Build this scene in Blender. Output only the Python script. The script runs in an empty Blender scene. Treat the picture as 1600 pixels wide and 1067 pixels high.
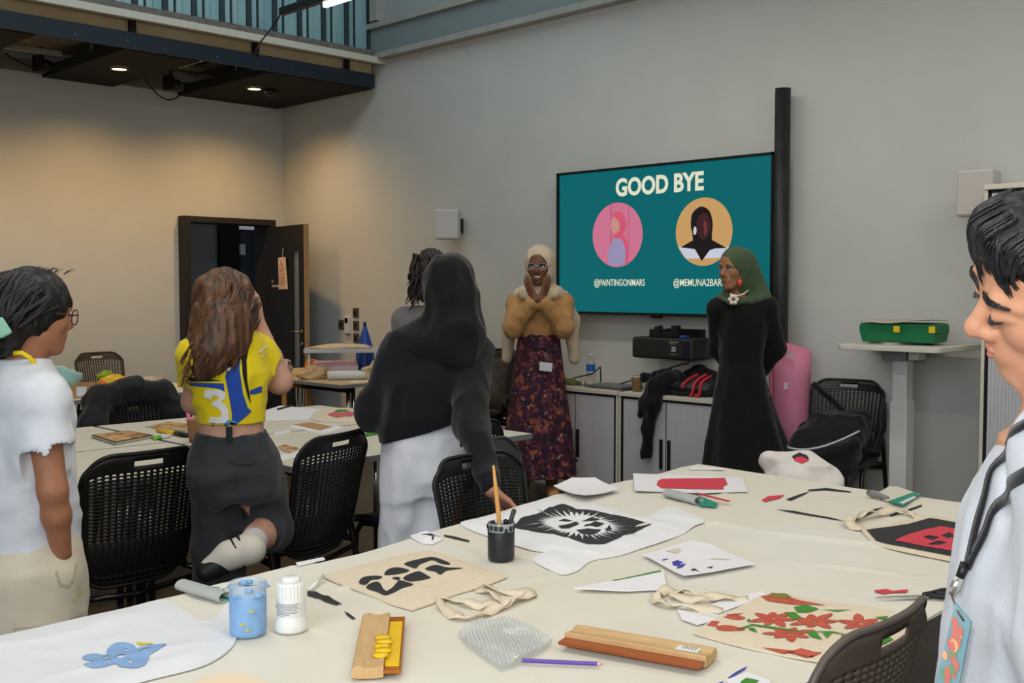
import bpy, bmesh, math, random
import numpy as np
from mathutils import Vector, Matrix, Euler, geometry
from mathutils.bvhtree import BVHTree
PI = math.pi
R = math.radians
sc = bpy.context.scene
COL = sc.collection

# ------------------------------------------------------------------ camera
CAMZ, FPX, PITCH = 1.45, 1690.0, R(2.91)
cam_d = bpy.data.cameras.new('camera')
cam_d.sensor_width = 36.0
cam_d.lens = FPX / 1600 * 36.0
cam_d.clip_start = 0.05
cam = bpy.data.objects.new('camera', cam_d)
COL.objects.link(cam)
cam.location = (0, 0, CAMZ)
cam.rotation_euler = (PI / 2 - PITCH, 0, -PI / 4)
sc.camera = cam

# ------------------------------------------------------------------ world, view, lights
sc.view_settings.view_transform = 'Standard'
sc.view_settings.look = 'None'
sc.view_settings.gamma = 1.0
sc.view_settings.use_curve_mapping = False
sc.view_settings.exposure = 0.0
wd = bpy.data.worlds.new('world')
sc.world = wd
wd.use_nodes = True
wd.node_tree.nodes['Background'].inputs[0].default_value = (0.75, 0.82, 0.9, 1)
wd.node_tree.nodes['Background'].inputs[1].default_value = 0.25
sc.cycles.max_bounces = 6
sc.cycles.diffuse_bounces = 3
sc.cycles.glossy_bounces = 3
sc.cycles.transmission_bounces = 6
sc.cycles.transparent_max_bounces = 8
sc.cycles.sample_clamp_indirect = 5.0
sc.cycles.caustics_reflective = False
sc.cycles.caustics_refractive = False
sc.cycles.use_denoising = True


def lamp(name, kind, loc, energy, color, rot=(0, 0, 0), **kw):
    l = bpy.data.lights.new(name, kind)
    l.energy = energy
    l.color = color
    for k, v in kw.items():
        setattr(l, k, v)
    o = bpy.data.objects.new(name, l)
    o.location = loc
    o.rotation_euler = rot
    COL.objects.link(o)
    return o


WARM = (1.0, 0.60, 0.24)
# rows of linear pendants hung over the room, out of the frame (the one in the frame is built below)
for lx, ly, e in ((4.4, 3.6, 26), (4.4, 0.2, 28), (1.4, 6.4, 9), (1.4, 2.6, 30), (1.4, -1.0, 28)):
    lamp('pendant_light', 'AREA', (lx, ly, 3.5), e, (1.0, 0.93, 0.83), shape='RECTANGLE', size=0.12, size_y=2.6)
# cool fill light added behind the photographer, no window built there
lamp('camera_side_fill', 'AREA', (-2.2, -0.6, 2.6), 180, (0.84, 0.93, 1.0), (0, R(-86), R(-18)), shape='RECTANGLE', size=3.0, size_y=5.0)
# the photographer's flash, just above the camera
lamp('camera_flash', 'AREA', (-0.08, 0.02, 1.66), 17, (1.0, 0.97, 0.93), (R(86), 0, R(-45)), shape='RECTANGLE', size=0.12, size_y=0.09)
# warm recessed downlights in the soffit
for lx, ly, e in ((5.35, 8.66, 120), (4.08, 8.64, 105), (2.6, 8.64, 125)):
    lamp('soffit_downlight', 'SPOT', (lx, ly, 3.235), e, WARM, spot_size=R(150), spot_blend=1.0, shadow_soft_size=0.05)
# cool light added on the room side to brighten the corrugated sheet
lamp('cladding_fill', 'AREA', (3.0, 5.2, 5.4), 60, (0.72, 0.9, 1.0), (R(50), 0, 0), shape='RECTANGLE', size=5.0, size_y=1.2)

# ------------------------------------------------------------------ pixel -> place helpers
_F = Vector((math.cos(PITCH) * math.sqrt(.5), math.cos(PITCH) * math.sqrt(.5), -math.sin(PITCH)))
_RT = Vector((math.sqrt(.5), -math.sqrt(.5), 0))
_UP = _RT.cross(_F)
CP = Vector((0, 0, CAMZ))


def ray(px, py):
    return _F * FPX + _RT * (px - 800) + _UP * (533.5 - py)


def PZ(px, py, z=0.745):
    d = ray(px, py)
    return CP + d * ((z - CAMZ) / d.z)


def PX(px, py, x):
    d = ray(px, py)
    return CP + d * (x / d.x)


def PY(px, py, y):
    d = ray(px, py)
    return CP + d * (y / d.y)


class Frame:
    """a standing place seen at picture column px, `depth` metres into the room; local y points away from the viewer"""

    def __init__(s, px, depth):
        th = math.atan((px - 800) / 1692.2)
        s.az = th + PI / 4
        s.D = depth / math.cos(th)
        s.n = Vector((math.sin(s.az), math.cos(s.az), 0))
        s.x = Vector((math.cos(s.az), -math.sin(s.az), 0))
        s.o = s.n * s.D
        s.rz = -s.az

    def L(s, px, py, dy=0.0):
        d = ray(px, py)
        p = CP + d * ((s.D + dy) / d.dot(s.n))
        q = p - s.o
        return np.array((q.dot(s.x), q.dot(s.n), p.z))


# ------------------------------------------------------------------ materials
def lin(c):
    return tuple(((v / 255) / 12.92 if v / 255 <= 0.04045 else ((v / 255 + 0.055) / 1.055) ** 2.4) for v in c)


_mats = {}


def mat(name, rgb, rough=0.6, metal=0.0, rgb2=None, scale=40, bump=0.0, bscale=200, spec=0.5, emit=0.0, trans=0.0, alpha=1.0,
        sss=0.0, stretch=(1, 1, 1), sheen=0.0, ior=1.45, detail=4, lo=0.35, hi=0.65):
    if name in _mats:
        return _mats[name]
    m = bpy.data.materials.new(name)
    m.use_nodes = True
    nt = m.node_tree
    b = nt.nodes['Principled BSDF']
    c = (*lin(rgb), 1)
    b.inputs['Base Color'].default_value = c
    b.inputs['Roughness'].default_value = rough
    b.inputs['Metallic'].default_value = metal
    b.inputs['Specular IOR Level'].default_value = spec
    b.inputs['IOR'].default_value = ior
    if trans:
        b.inputs['Transmission Weight'].default_value = trans
    if alpha < 1:
        b.inputs['Alpha'].default_value = alpha
    if sheen:
        b.inputs['Sheen Weight'].default_value = sheen
    if sss:
        b.inputs['Subsurface Weight'].default_value = sss
        b.inputs['Subsurface Radius'].default_value = (0.012, 0.005, 0.003)
        b.inputs['Subsurface Scale'].default_value = 0.6
    if emit:
        b.inputs['Emission Color'].default_value = c
        b.inputs['Emission Strength'].default_value = emit
    if rgb2 is not None or bump:
        tc = nt.nodes.new('ShaderNodeTexCoord')
        mp = nt.nodes.new('ShaderNodeMapping')
        mp.inputs['Scale'].default_value = stretch
        nt.links.new(tc.outputs['Object'], mp.inputs['Vector'])
    if rgb2 is not None:
        n = nt.nodes.new('ShaderNodeTexNoise')
        n.inputs['Scale'].default_value = scale
        n.inputs['Detail'].default_value = detail
        nt.links.new(mp.outputs['Vector'], n.inputs['Vector'])
        r = nt.nodes.new('ShaderNodeValToRGB')
        r.color_ramp.elements[0].position = lo
        r.color_ramp.elements[0].color = c
        r.color_ramp.elements[1].position = hi
        r.color_ramp.elements[1].color = (*lin(rgb2), 1)
        nt.links.new(n.outputs['Fac'], r.inputs['Fac'])
        nt.links.new(r.outputs['Color'], b.inputs['Base Color'])
        if emit:
            nt.links.new(r.outputs['Color'], b.inputs['Emission Color'])
    if bump:
        n2 = nt.nodes.new('ShaderNodeTexNoise')
        n2.inputs['Scale'].default_value = bscale
        n2.inputs['Detail'].default_value = 6
        nt.links.new(mp.outputs['Vector'], n2.inputs['Vector'])
        bp = nt.nodes.new('ShaderNodeBump')
        bp.inputs['Strength'].default_value = bump
        bp.inputs['Distance'].default_value = 0.004
        nt.links.new(n2.outputs['Fac'], bp.inputs['Height'])
        nt.links.new(bp.outputs['Normal'], b.inputs['Normal'])
    _mats[name] = m
    return m


# ------------------------------------------------------------------ objects
def tag(o, label=None, cat=None, group=None, kind=None):
    if label:
        o['label'] = label
    if cat:
        o['category'] = cat
    if group:
        o['group'] = group
    if kind:
        o['kind'] = kind
    return o


def thing(name, label, cat, loc=(0, 0, 0), rz=0.0, group=None):
    o = bpy.data.objects.new(name, None)
    o.empty_display_size = 0.1
    o.location = loc
    o.rotation_euler = (0, 0, rz)
    COL.objects.link(o)
    return tag(o, label, cat, group)


def mesh_obj(name, verts, faces, m, parent=None, smooth=False, loc=None, rz=0.0):
    me = bpy.data.meshes.new(name)
    me.from_pydata([tuple(v) for v in verts], [], [tuple(int(i) for i in f) for f in faces])
    ms = m if isinstance(m, (list, tuple)) else [m]
    for x in ms:
        me.materials.append(x)
    if smooth:
        me.polygons.foreach_set('use_smooth', [True] * len(me.polygons))
    me.update()
    o = bpy.data.objects.new(name, me)
    COL.objects.link(o)
    if parent:
        o.parent = parent
    if loc is not None:
        o.location = loc
    o.rotation_euler = (0, 0, rz)
    return o


class MB:
    """collects shapes and links them as one mesh object"""

    def __init__(s):
        s.v, s.f, s.mi, s.cur = [], [], [], 0

    def add(s, vs, fs):
        n = len(s.v)
        s.v += [tuple(map(float, q)) for q in vs]
        s.f += [tuple(i + n for i in f) for f in fs]
        s.mi += [s.cur] * len(fs)
        return s

    def box(s, c, d, rz=0.0, rot=None, taper=1.0):
        x, y, z = (q / 2 for q in d)
        vs = [Vector((sx * x * (taper if sz > 0 else 1), sy * y * (taper if sz > 0 else 1), sz * z)) for sz in (-1, 1) for sx, sy in ((-1, -1), (1, -1), (1, 1), (-1, 1))]
        M = rot if rot is not None else Matrix.Rotation(rz, 3, 'Z')
        c = Vector(c)
        return s.add([M @ v + c for v in vs], [(3, 2, 1, 0), (4, 5, 6, 7), (0, 1, 5, 4), (1, 2, 6, 5), (2, 3, 7, 6), (3, 0, 4, 7)])

    def tube(s, pts, r, n=10, cap=True, closed=False):
        pts = [Vector(p) for p in pts]
        rr = r if isinstance(r, (list, tuple)) else [r] * len(pts)
        N = len(pts)
        t0 = (pts[1] - pts[0]).normalized()
        ref = Vector((0, 0, 1)) if abs(t0.z) < 0.9 else Vector((1, 0, 0))
        u = t0.cross(ref).normalized()
        vs = []
        for i in range(N):
            a = pts[i - 1] if (i > 0 or closed) else pts[i]
            b = pts[(i + 1) % N] if (i < N - 1 or closed) else pts[i]
            t = (b - a).normalized()
            u = (u - t * u.dot(t)).normalized()
            w = t.cross(u)
            for k in range(n):
                an = 2 * PI * k / n
                vs.append(pts[i] + (u * math.cos(an) + w * math.sin(an)) * rr[i])
        fs = []
        for i in range(N if closed else N - 1):
            j = (i + 1) % N
            for k in range(n):
                l = (k + 1) % n
                fs.append((i * n + k, i * n + l, j * n + l, j * n + k))
        if cap and not closed:
            fs.append(tuple(reversed(range(n))))
            fs.append(tuple((N - 1) * n + k for k in range(n)))
        return s.add(vs, fs)

    def cyl(s, p1, p2, r1, r2=None, n=20):
        return s.tube([p1, p2], [r1, r1 if r2 is None else r2], n)

    def lathe(s, prof, c=(0, 0, 0), n=28, cap=True):
        vs = []
        for r, z in prof:
            for k in range(n):
                a = 2 * PI * k / n
                vs.append((c[0] + r * math.cos(a), c[1] + r * math.sin(a), c[2] + z))
        fs = []
        for i in range(len(prof) - 1):
            for k in range(n):
                l = (k + 1) % n
                fs.append((i * n + k, i * n + l, (i + 1) * n + l, (i + 1) * n + k))
        if cap:
            fs.append(tuple(reversed(range(n))))
            fs.append(tuple((len(prof) - 1) * n + k for k in range(n)))
        return s.add(vs, fs)

    def prism(s, poly, z0, z1):
        n = len(poly)
        vs = [(p[0], p[1], z0) for p in poly] + [(p[0], p[1], z1) for p in poly]
        fs = [tuple(reversed(range(n))), tuple(range(n, 2 * n))] + [(i, (i + 1) % n, (i + 1) % n + n, i + n) for i in range(n)]
        return s.add(vs, fs)

    def grid(s, fn, nu, nv, skip=None):
        vs = [fn(i / nu, j / nv) for j in range(nv + 1) for i in range(nu + 1)]
        fs = [(j * (nu + 1) + i, j * (nu + 1) + i + 1, (j + 1) * (nu + 1) + i + 1, (j + 1) * (nu + 1) + i)
              for j in range(nv) for i in range(nu) if not (skip and skip(i, j))]
        return s.add(vs, fs)

    def build(s, name, m, parent=None, smooth=False, bevel=0.0, solid=0.0, loc=None, rz=0.0, sub=0, seg=2, angle=40):
        o = mesh_obj(name, s.v, s.f, m, parent, smooth, loc, rz)
        if any(s.mi):
            o.data.polygons.foreach_set('material_index', s.mi)
        if solid:
            q = o.modifiers.new('solid', 'SOLIDIFY')
            q.thickness = solid
            q.offset = 0
        if bevel:
            q = o.modifiers.new('bevel', 'BEVEL')
            q.width = bevel
            q.segments = seg
            q.limit_method = 'ANGLE'
            q.angle_limit = R(angle)
            if not smooth:
                o.data.polygons.foreach_set('use_smooth', [True] * len(o.data.polygons))
                w = o.modifiers.new('wn', 'WEIGHTED_NORMAL')
        if sub:
            q = o.modifiers.new('sub', 'SUBSURF')
            q.levels = q.render_levels = sub
        return o


def dup(root, loc=None, rz=None, label=None, group=None):
    r = root.copy()
    COL.objects.link(r)
    if loc is not None:
        r.location = loc
    if rz is not None:
        r.rotation_euler = (0, 0, rz)
    if label:
        r['label'] = label
    if group:
        r['group'] = group
    for ch in list(root.children):
        c = ch.copy()
        COL.objects.link(c)
        c.parent = r
        for g in list(ch.children):
            d = g.copy()
            COL.objects.link(d)
            d.parent = c
    return r


# ------------------------------------------------------------------ flat shapes and cloth
def smooth_loop(pts, k=5):
    n = len(pts)
    out = []
    P_ = [np.array(p, float) for p in pts]
    for i in range(n):
        a, b, c, d = P_[i - 1], P_[i], P_[(i + 1) % n], P_[(i + 2) % n]
        for t in np.arange(k) / k:
            out.append(tuple(0.5 * ((2 * b) + (c - a) * t + (2 * a - 5 * b + 4 * c - d) * t * t + (3 * b - a - 3 * c + d) * t ** 3)))
    return out


def _inside(x, y, poly):
    c = False
    n = len(poly)
    for i in range(n):
        x1, y1 = poly[i - 1][:2]
        x2, y2 = poly[i][:2]
        if (y1 > y) != (y2 > y) and x < (x2 - x1) * (y - y1) / (y2 - y1) + x1:
            c = not c
    return c


def tri_fill(loops, res=None):
    """constrained triangulation of an outline with holes (even-odd)"""
    vs, es = [], []
    for lp in loops:
        n0 = len(vs)
        lp = [tuple(p[:2]) for p in lp]
        q = []
        for i, p in enumerate(lp):
            q.append(p)
            if res:
                b = lp[(i + 1) % len(lp)]
                L = math.dist(p, b)
                for k in range(1, int(L / res)):
                    t = k / int(L / res)
                    q.append((p[0] + (b[0] - p[0]) * t, p[1] + (b[1] - p[1]) * t))
        vs += q
        es += [(n0 + i, n0 + (i + 1) % len(q)) for i in range(len(q))]
    if res:
        xs = [v[0] for v in vs]
        ys = [v[1] for v in vs]
        nx, ny = int((max(xs) - min(xs)) / res), int((max(ys) - min(ys)) / res)
        rnd = random.Random(3)
        for i in range(1, nx + 1):
            for j in range(1, ny + 1):
                vs.append((min(xs) + (i + rnd.uniform(-.2, .2)) * res, min(ys) + (j + rnd.uniform(-.2, .2)) * res))
    v, e, f, *_ = geometry.delaunay_2d_cdt([Vector(q) for q in vs], es, [], 0, 1e-6)
    keep = []
    for t in f:
        cx = sum(v[i][0] for i in t) / len(t)
        cy = sum(v[i][1] for i in t) / len(t)
        if sum(_inside(cx, cy, lp) for lp in loops) % 2:
            keep.append(tuple(t))
    used = sorted({i for t in keep for i in t})
    ix = {k: n for n, k in enumerate(used)}
    V = [tuple(v[k]) for k in used]
    Fc = []
    for t in keep:
        q = [ix[i] for i in t]
        ar = sum(V[q[i - 1]][0] * V[q[i]][1] - V[q[i]][0] * V[q[i - 1]][1] for i in range(len(q)))
        Fc.append(tuple(q if ar > 0 else reversed(q)))
    return V, Fc


def plate(V2, F2, top, bottom, m, name, parent=None, smooth=True):
    """closed slab over a 2D triangulation; top and bottom are functions of (x, y)"""
    n = len(V2)
    vs = [(x, y, top(x, y)) for x, y in V2] + [(x, y, bottom(x, y)) for x, y in V2]
    fs = list(F2) + [tuple(i + n for i in reversed(f)) for f in F2]
    cnt = {}
    for f in F2:
        for i in range(len(f)):
            a, b = f[i], f[(i + 1) % len(f)]
            cnt[(a, b)] = 1
    for (a, b) in cnt:
        if (b, a) not in cnt:
            fs.append((b, a, a + n, b + n))
    o = mesh_obj(name, vs, fs, m, parent, smooth)
    if smooth:
        me = o.data
        me.set_sharp_from_angle(angle=R(50))
    return o


def hash3(i, j, k, seed):
    h = (i * 374761393 + j * 668265263 + k * 2147483647 + seed * 974634777) & 0xffffffff
    h = ((h ^ (h >> 13)) * 1274126177) & 0xffffffff
    return ((h ^ (h >> 16)) & 0xffff) / 32767.5 - 1.0


def vnoise(x, y, z, seed=0):
    x, y, z = np.broadcast_arrays(np.asarray(x, float), np.asarray(y, float), np.asarray(z, float))
    fx, fy, fz = np.floor(x), np.floor(y), np.floor(z)
    i, j, k = fx.astype(np.int64), fy.astype(np.int64), fz.astype(np.int64)
    u, v, w = x - fx, y - fy, z - fz
    u, v, w = (q * q * (3 - 2 * q) for q in (u, v, w))
    r = 0
    for a in (0, 1):
        for b in (0, 1):
            for c in (0, 1):
                r = r + hash3(i + a, j + b, k + c, seed) * (u if a else 1 - u) * (v if b else 1 - v) * (w if c else 1 - w)
    return r


def n2(x, y, s, seed=0):
    return float(vnoise(x * s, y * s, 0.37, seed))


def edge_dist(xy, loop):
    d = np.full(len(xy), 9.0)
    L_ = np.array([q[:2] for q in loop])
    for a, b in zip(L_, np.roll(L_, -1, 0)):
        ab = b - a
        t = np.clip(((xy - a) @ ab) / max(1e-12, ab @ ab), 0, 1)
        d = np.minimum(d, np.linalg.norm(xy - a - t[:, None] * ab, axis=1))
    return d


def sheet(name, outline, m, z0=0.743, thick=0.002, amp=0.0, wl=0.06, res=0.03, parent=None, seed=0, holes=(), extra=None, aniso=(1, 1), fall=0.0, shell=0.0):
    """a lying piece of cloth or paper: outline in plan, soft wrinkles on top"""
    V2, F2 = tri_fill([outline, *holes], res)
    xy = np.array(V2)
    n1 = vnoise(xy[:, 0] / wl * aniso[0], xy[:, 1] / wl * aniso[1], 0.3, seed)
    nb = vnoise(xy[:, 0] / wl * 2.3, xy[:, 1] / wl * 2.1, .7, seed + 5)
    nc = vnoise(xy[:, 0] / wl * .45, xy[:, 1] / wl * .45, .2, seed + 9)
    h = (1 - np.abs(n1)) ** 3 * .55 + (nc * .5 + .5) * .35 + (1 - np.abs(nb)) ** 4 * .2
    if fall:
        h = h * np.minimum(1, edge_dist(xy, outline) / fall)
    hh = {tuple(v): z0 + thick + amp * float(q) for v, q in zip(V2, h)}
    if extra:
        for v in V2:
            hh[tuple(v)] += extra(*v)
    return plate(V2, F2, lambda x, y: hh[(x, y)], (lambda x, y: max(z0 - .0005, hh[(x, y)] - shell)) if shell else (lambda x, y: z0 - 0.0005), m, name, parent)


def bvh_of(o):
    me = o.data
    return BVHTree.FromPolygons([v.co.copy() for v in me.vertices], [tuple(p.vertices) for p in me.polygons])


def decal(name, loops, m, target, direction, to3d, parent, lift=0.0012, res=0.02, far=3.0):
    """thin print lying on a target mesh: 2D loops -> to3d -> dropped along direction on to the surface"""
    V2, F2 = tri_fill(loops, res)
    tree = bvh_of(target)
    d = Vector(direction).normalized()
    vs = []
    for p in V2:
        o = Vector(to3d(*p))
        h, nrm, _, _ = tree.ray_cast(o - d * far, d)
        if h is None:
            h, nrm, _, _ = tree.find_nearest(o)
        if nrm.dot(d) > 0:
            nrm = -nrm
        vs.append(h + nrm * lift)
    return mesh_obj(name, vs, F2, m, parent, True)


def text_mesh(name, body, m, size=0.1, depth=0.001, bold=0.0, parent=None, M=None, width=None, align='CENTER', shear=0.0):
    cu = bpy.data.curves.new(name, 'FONT')
    cu.body = body
    cu.size = size
    cu.extrude = depth
    cu.offset = bold
    cu.shear = shear
    cu.align_x = align
    cu.align_y = 'CENTER'
    cu.resolution_u = 4
    t = bpy.data.objects.new(name, cu)
    COL.objects.link(t)
    bpy.context.view_layer.update()
    me = bpy.data.meshes.new_from_object(t.evaluated_get(bpy.context.evaluated_depsgraph_get()))
    bpy.data.objects.remove(t)
    if width:
        xs = [v.co.x for v in me.vertices]
        s_ = width / (max(xs) - min(xs))
        for v in me.vertices:
            v.co.x *= s_
    me.materials.clear()
    me.materials.append(m)
    o = bpy.data.objects.new(name, me)
    COL.objects.link(o)
    if parent:
        o.parent = parent
    if M is not None:
        o.matrix_basis = M
    return o


def basis(o, x, y, z):
    return Matrix(((x[0], y[0], z[0], o[0]), (x[1], y[1], z[1], o[1]), (x[2], y[2], z[2], o[2]), (0, 0, 0, 1)))

# ------------------------------------------------------------------ the room
WX, WY = 6.2, 9.5
M_wall = mat('wall_paint', (203, 203, 198), 0.85, rgb2=(199, 199, 194), scale=3, bump=0.05, bscale=300)
M_floor = mat('dark_vinyl_floor', (66, 60, 52), 0.35, rgb2=(56, 51, 45), scale=6, bump=0.03, bscale=90)
M_ceil = mat('ceiling_paint', (205, 205, 202), 0.9)
M_steel_white = mat('painted_steel', (176, 174, 166), 0.6, rgb2=(166, 163, 155), scale=9)
M_steel_grey = mat('grey_web', (138, 146, 148), 0.6)
M_navy = mat('navy_steel', (25, 36, 46), 0.55)
M_panel = mat('black_acoustic_panel', (26, 24, 20), 0.9, rgb2=(21, 19, 16), scale=60)
M_black = mat('black_plastic', (17, 17, 18), 0.45)
M_blackmat = mat('matt_black', (15, 15, 15), 0.8)
M_chrome = mat('chrome', (200, 200, 200), 0.2, 1.0)
M_frame = mat('dark_door_frame', (34, 31, 28), 0.6)
M_oak = mat('oak_lipping', (176, 140, 98), 0.6, rgb2=(160, 124, 84), scale=14, stretch=(6, 6, 1))
M_deck = mat('deck_underside', (178, 160, 130), 0.8)


def struct(name, mb, m, parent=None, **k):
    o = mb.build(name, m, parent, **k)
    if not parent:
        o['kind'] = 'structure'
    return o


struct('floor', MB().box((1.85, 4.6, -.05), (9.7, 13.2, .1)), M_floor)
struct('ceiling', MB().box((1.85, 3.5, 6.05), (8.9, 12.2, .1)), M_ceil)
struct('wall_right', MB().box((WX + .1, 3.5, 1.75), (.2, 12.2, 3.5)), M_wall)
struct('wall_upper_right', MB().box((WX + .12, 3.5, 4.92), (.2, 12.2, 2.2)), mat('upper_wall', (168, 172, 170), .8))
wl = MB()
DX0, DX1, DZ = 5.08, 5.985, 2.112
wl.box(((-2.5 + DX0) / 2, WY + .1, 3.0), (DX0 + 2.5, .2, 6.0)).box(((DX1 + WX + .2) / 2, WY + .1, 3.0), (WX + .2 - DX1, .2, 6.0)).box(((DX0 + DX1) / 2, WY + .1, (DZ + 6) / 2), (DX1 - DX0, .2, 6 - DZ))
struct('wall_back', wl, M_wall)
struct('wall_left', MB().box((-2.6, 3.5, 3), (.2, 12.2, 6)), M_wall)
struct('wall_front', MB().box((1.85, -2.6, 3), (8.9, .2, 6)), M_wall)
# steel beam running along the head of the right-hand wall
bm_ = MB().box((WX - .02, 2.78, 3.525), (.16, 10.7, .05)).box((WX - .0, 2.78, 3.815), (.12, 10.7, .05))
struct('trim_beam', bm_, M_steel_white)
struct('trim_beam_web', MB().box((WX + .0, 2.78, 3.67), (.04, 10.7, .24)), M_steel_grey)
struct('trim_post', MB().box((WX - .03, 7.9, 4.9), (.1, .1, 2.1)), M_steel_white)

# corridor behind the open door
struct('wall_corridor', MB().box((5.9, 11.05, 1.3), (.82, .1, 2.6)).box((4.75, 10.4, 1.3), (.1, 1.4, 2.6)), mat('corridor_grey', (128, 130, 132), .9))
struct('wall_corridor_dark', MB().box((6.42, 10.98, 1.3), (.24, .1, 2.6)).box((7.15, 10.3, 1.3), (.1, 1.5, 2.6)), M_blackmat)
d2 = struct('door_2', MB().box((6.84, 10.95, 1.05), (.58, .05, 2.1)), mat('navy_door', (58, 64, 76), .35))
tag(MB().box((6.56, 10.90, 1.87), (.06, .03, .12)).build('door_closer', mat('white_plastic', (215, 215, 212), .5), d2))
MB().box((6.82, 10.922, 1.52), (.16, .004, .014)).box((6.78, 10.922, 1.55), (.08, .004, .014)).build('notice', mat('sign_blue', (90, 110, 150), .6), d2)

# door frame and open leaf
fr = MB()
fr.box((DX0 - .0145, WY + .04, 1.03), (.065, .3, 2.06)).box((DX1 + .0185, WY + .04, 1.03), (.065, .3, 2.06)).box(((DX0 + DX1) / 2 + .002, WY + .04, 2.088), (DX1 - DX0 + .098, .3, .055))
dfr = struct('door_frame', fr, M_frame)
door = thing('door_1', None, None, (5.955, 9.40, 0))
door['kind'] = 'structure'
lv = Vector((5.835 - 5.955, 8.565 - 9.40, 0))
LW = lv.length
door.rotation_euler = (0, 0, math.atan2(lv.y, lv.x))     # local x runs from hinge to latch edge; -y side faces the viewer
M_leaf = mat('black_door_leaf', (24, 23, 20), .55)
lf = MB()
gx0, gx1, gz0, gz1 = LW - .26, LW - .12, .35, 1.78
lf.box((gx0 / 2, 0, 1.02), (gx0, .044, 2.03)).box(((gx1 + LW - .008) / 2, 0, 1.02), (LW - .008 - gx1, .044, 2.03))
lf.box(((gx0 + gx1) / 2, 0, (gz1 + 2.035) / 2), (gx1 - gx0, .044, 2.035 - gz1)).box(((gx0 + gx1) / 2, 0, gz0 / 2), (gx1 - gx0, .044, gz0 - .01))
lf.build('leaf', M_leaf, door)
MB().box((LW, 0, 1.02), (.012, .046, 2.03)).build('lipping', M_oak, door)
MB().box(((gx0 + gx1) / 2, 0, (gz0 + gz1) / 2), (gx1 - gx0, .01, gz1 - gz0)).build('vision_panel', mat('door_glass', (150, 165, 180), .05, trans=.6, spec=.6), door)
hd = MB().cyl((LW - .06, -.022, 1.02), (LW - .06, -.075, 1.02), .010).cyl((LW - .06, -.07, 1.02), (LW - .20, -.07, 1.02), .010).cyl((LW - .06, -.022, 1.02), (LW - .06, -.032, 1.02), .026)
hd.build('handle', mat('satin_steel', (150, 135, 110), .35, 1), door, True)
MB().cyl((LW - .06, -.022, .90), (LW - .06, -.034, .90), .024).build('lock_rose', mat('satin_steel', (150, 135, 110), .35, 1), door, True)
sgn = MB().box((.135, -.024, 1.50), (.03, .003, .02))
for k_ in range(9):
    sgn.box((.13 + .021 * k_, -.024, 1.455), (.012, .003, .020 + .006 * (k_ % 3 == 0)))
sgn.build('room_sign', mat('sign_white', (190, 185, 172), .6), door)
tagp = thing('paper_sign', 'pink paper notice with red handwriting hanging on the black door', 'sign', (door.matrix_basis @ Vector((.39, -.03, 1.59))), door.rotation_euler.z)
V_, F_ = tri_fill([[(-.10, -.17), (.10, -.165), (.082, .145), (-.085, .14)]], .05)
pp = mesh_obj('paper', [(x, -.004 - .006 * math.sin(9 * y), y) for x, y in V_] + [(x, -.002 - .006 * math.sin(9 * y), y) for x, y in V_],
              list(F_) + [tuple(i + len(V_) for i in reversed(f)) for f in F_], mat('pink_paper', (240, 218, 192), .8, rgb2=(232, 208, 182), scale=20), tagp)
text_mesh('writing', 'Do\nNOT\nCLOSE\nDOOR', mat('red_marker', (216, 124, 112), .7), .062, .0008, -.0005, tagp, basis((0, -.0125, -.01), (1, 0, 0), (0, 0, 1), (0, -1, 0)), width=.11)
MB().tube([(0, -.003, .14), (.012, -.004, .19), (.02, -.003, .235)], .0035).build('string', mat('pale_string', (196, 170, 130), .8), tagp)

# ------------------------------------------------------------------ soffit under the gallery
SZ = 3.25
struct('ceiling_gallery_deck', MB().box((1.9, 8.72, 3.5), (8.8, 1.7, .06)), M_deck)
struct('trim_deck_edge', MB().box((1.87, 7.84, 3.485), (8.74, .05, .055)), mat('cream_edge', (214, 206, 188), .6))
struct('trim_deck_kerb', MB().box((1.85, 7.9, 3.54), (8.7, .1, .06)), mat('kerb_grey', (128, 120, 110), .8, rgb2=(105, 98, 90), scale=20))
struct('trim_deck_board', MB().box((1.85, 7.975, 3.415), (8.6, .02, .11)), mat('deck_board', (206, 184, 146), .8, rgb2=(192, 168, 130), scale=4))
fs_ = tag(MB().box((1.8, 7.92, 3.312), (8.68, .02, .125)).build('soffit_fascia', M_navy), 'long navy steel fascia beam along the front of the dark ceiling panels', 'beam')
for x in (2.3, 3.85, 4.92, 5.85):
    MB().box((x, 7.935, 3.42), (.05, .03, .096)).build('bracket', M_blackmat, fs_)
for x in (3.4, 3.8, 4.55, 5.25, 5.35, 4.1):
    MB().cyl((x, 7.911, 3.30 + .02 * math.sin(9 * x)), (x, 7.905, 3.30 + .02 * math.sin(9 * x)), .006, n=8).build('bolt', M_chrome, fs_)


def soffit_panel(x0, x1, lab, lx):
    p = thing('ceiling_panel', lab, 'ceiling panel', ((x0 + x1) / 2, 8.725, SZ - .005), 0, 'dark suspended ceiling panels')
    w = x1 - x0
    MB().box((0, 0, .02), (w, 1.55, .04)).build('panel', M_panel, p)
    MB().box((-w / 2 + .02, 0, .065), (.03, 1.5, .05)).box((w / 2 - .02, 0, .065), (.03, 1.5, .05)).build('side_rail', M_navy, p)
    MB().cyl((-w * .35, 0, .04), (-w * .35, 0, .2), .012, n=8).cyl((w * .35, 0, .04), (w * .35, 0, .2), .012, n=8).build('hanger', M_steel_white, p)
    if lx:
        d = thing('downlight', None, None, (lx, 8.65, SZ - .006))
        MB().lathe([(.075, .0), (.075, -.012), (.062, -.014), (.06, -.004)], n=32, cap=False).build('bezel', mat('bezel', (70, 62, 50), .5), d, True)
        MB().cyl((0, 0, -.001), (0, 0, -.006), .061, n=32).build('lamp_lens', mat('warm_lens', (255, 226, 170), .5, emit=14), d)
        return d


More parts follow.
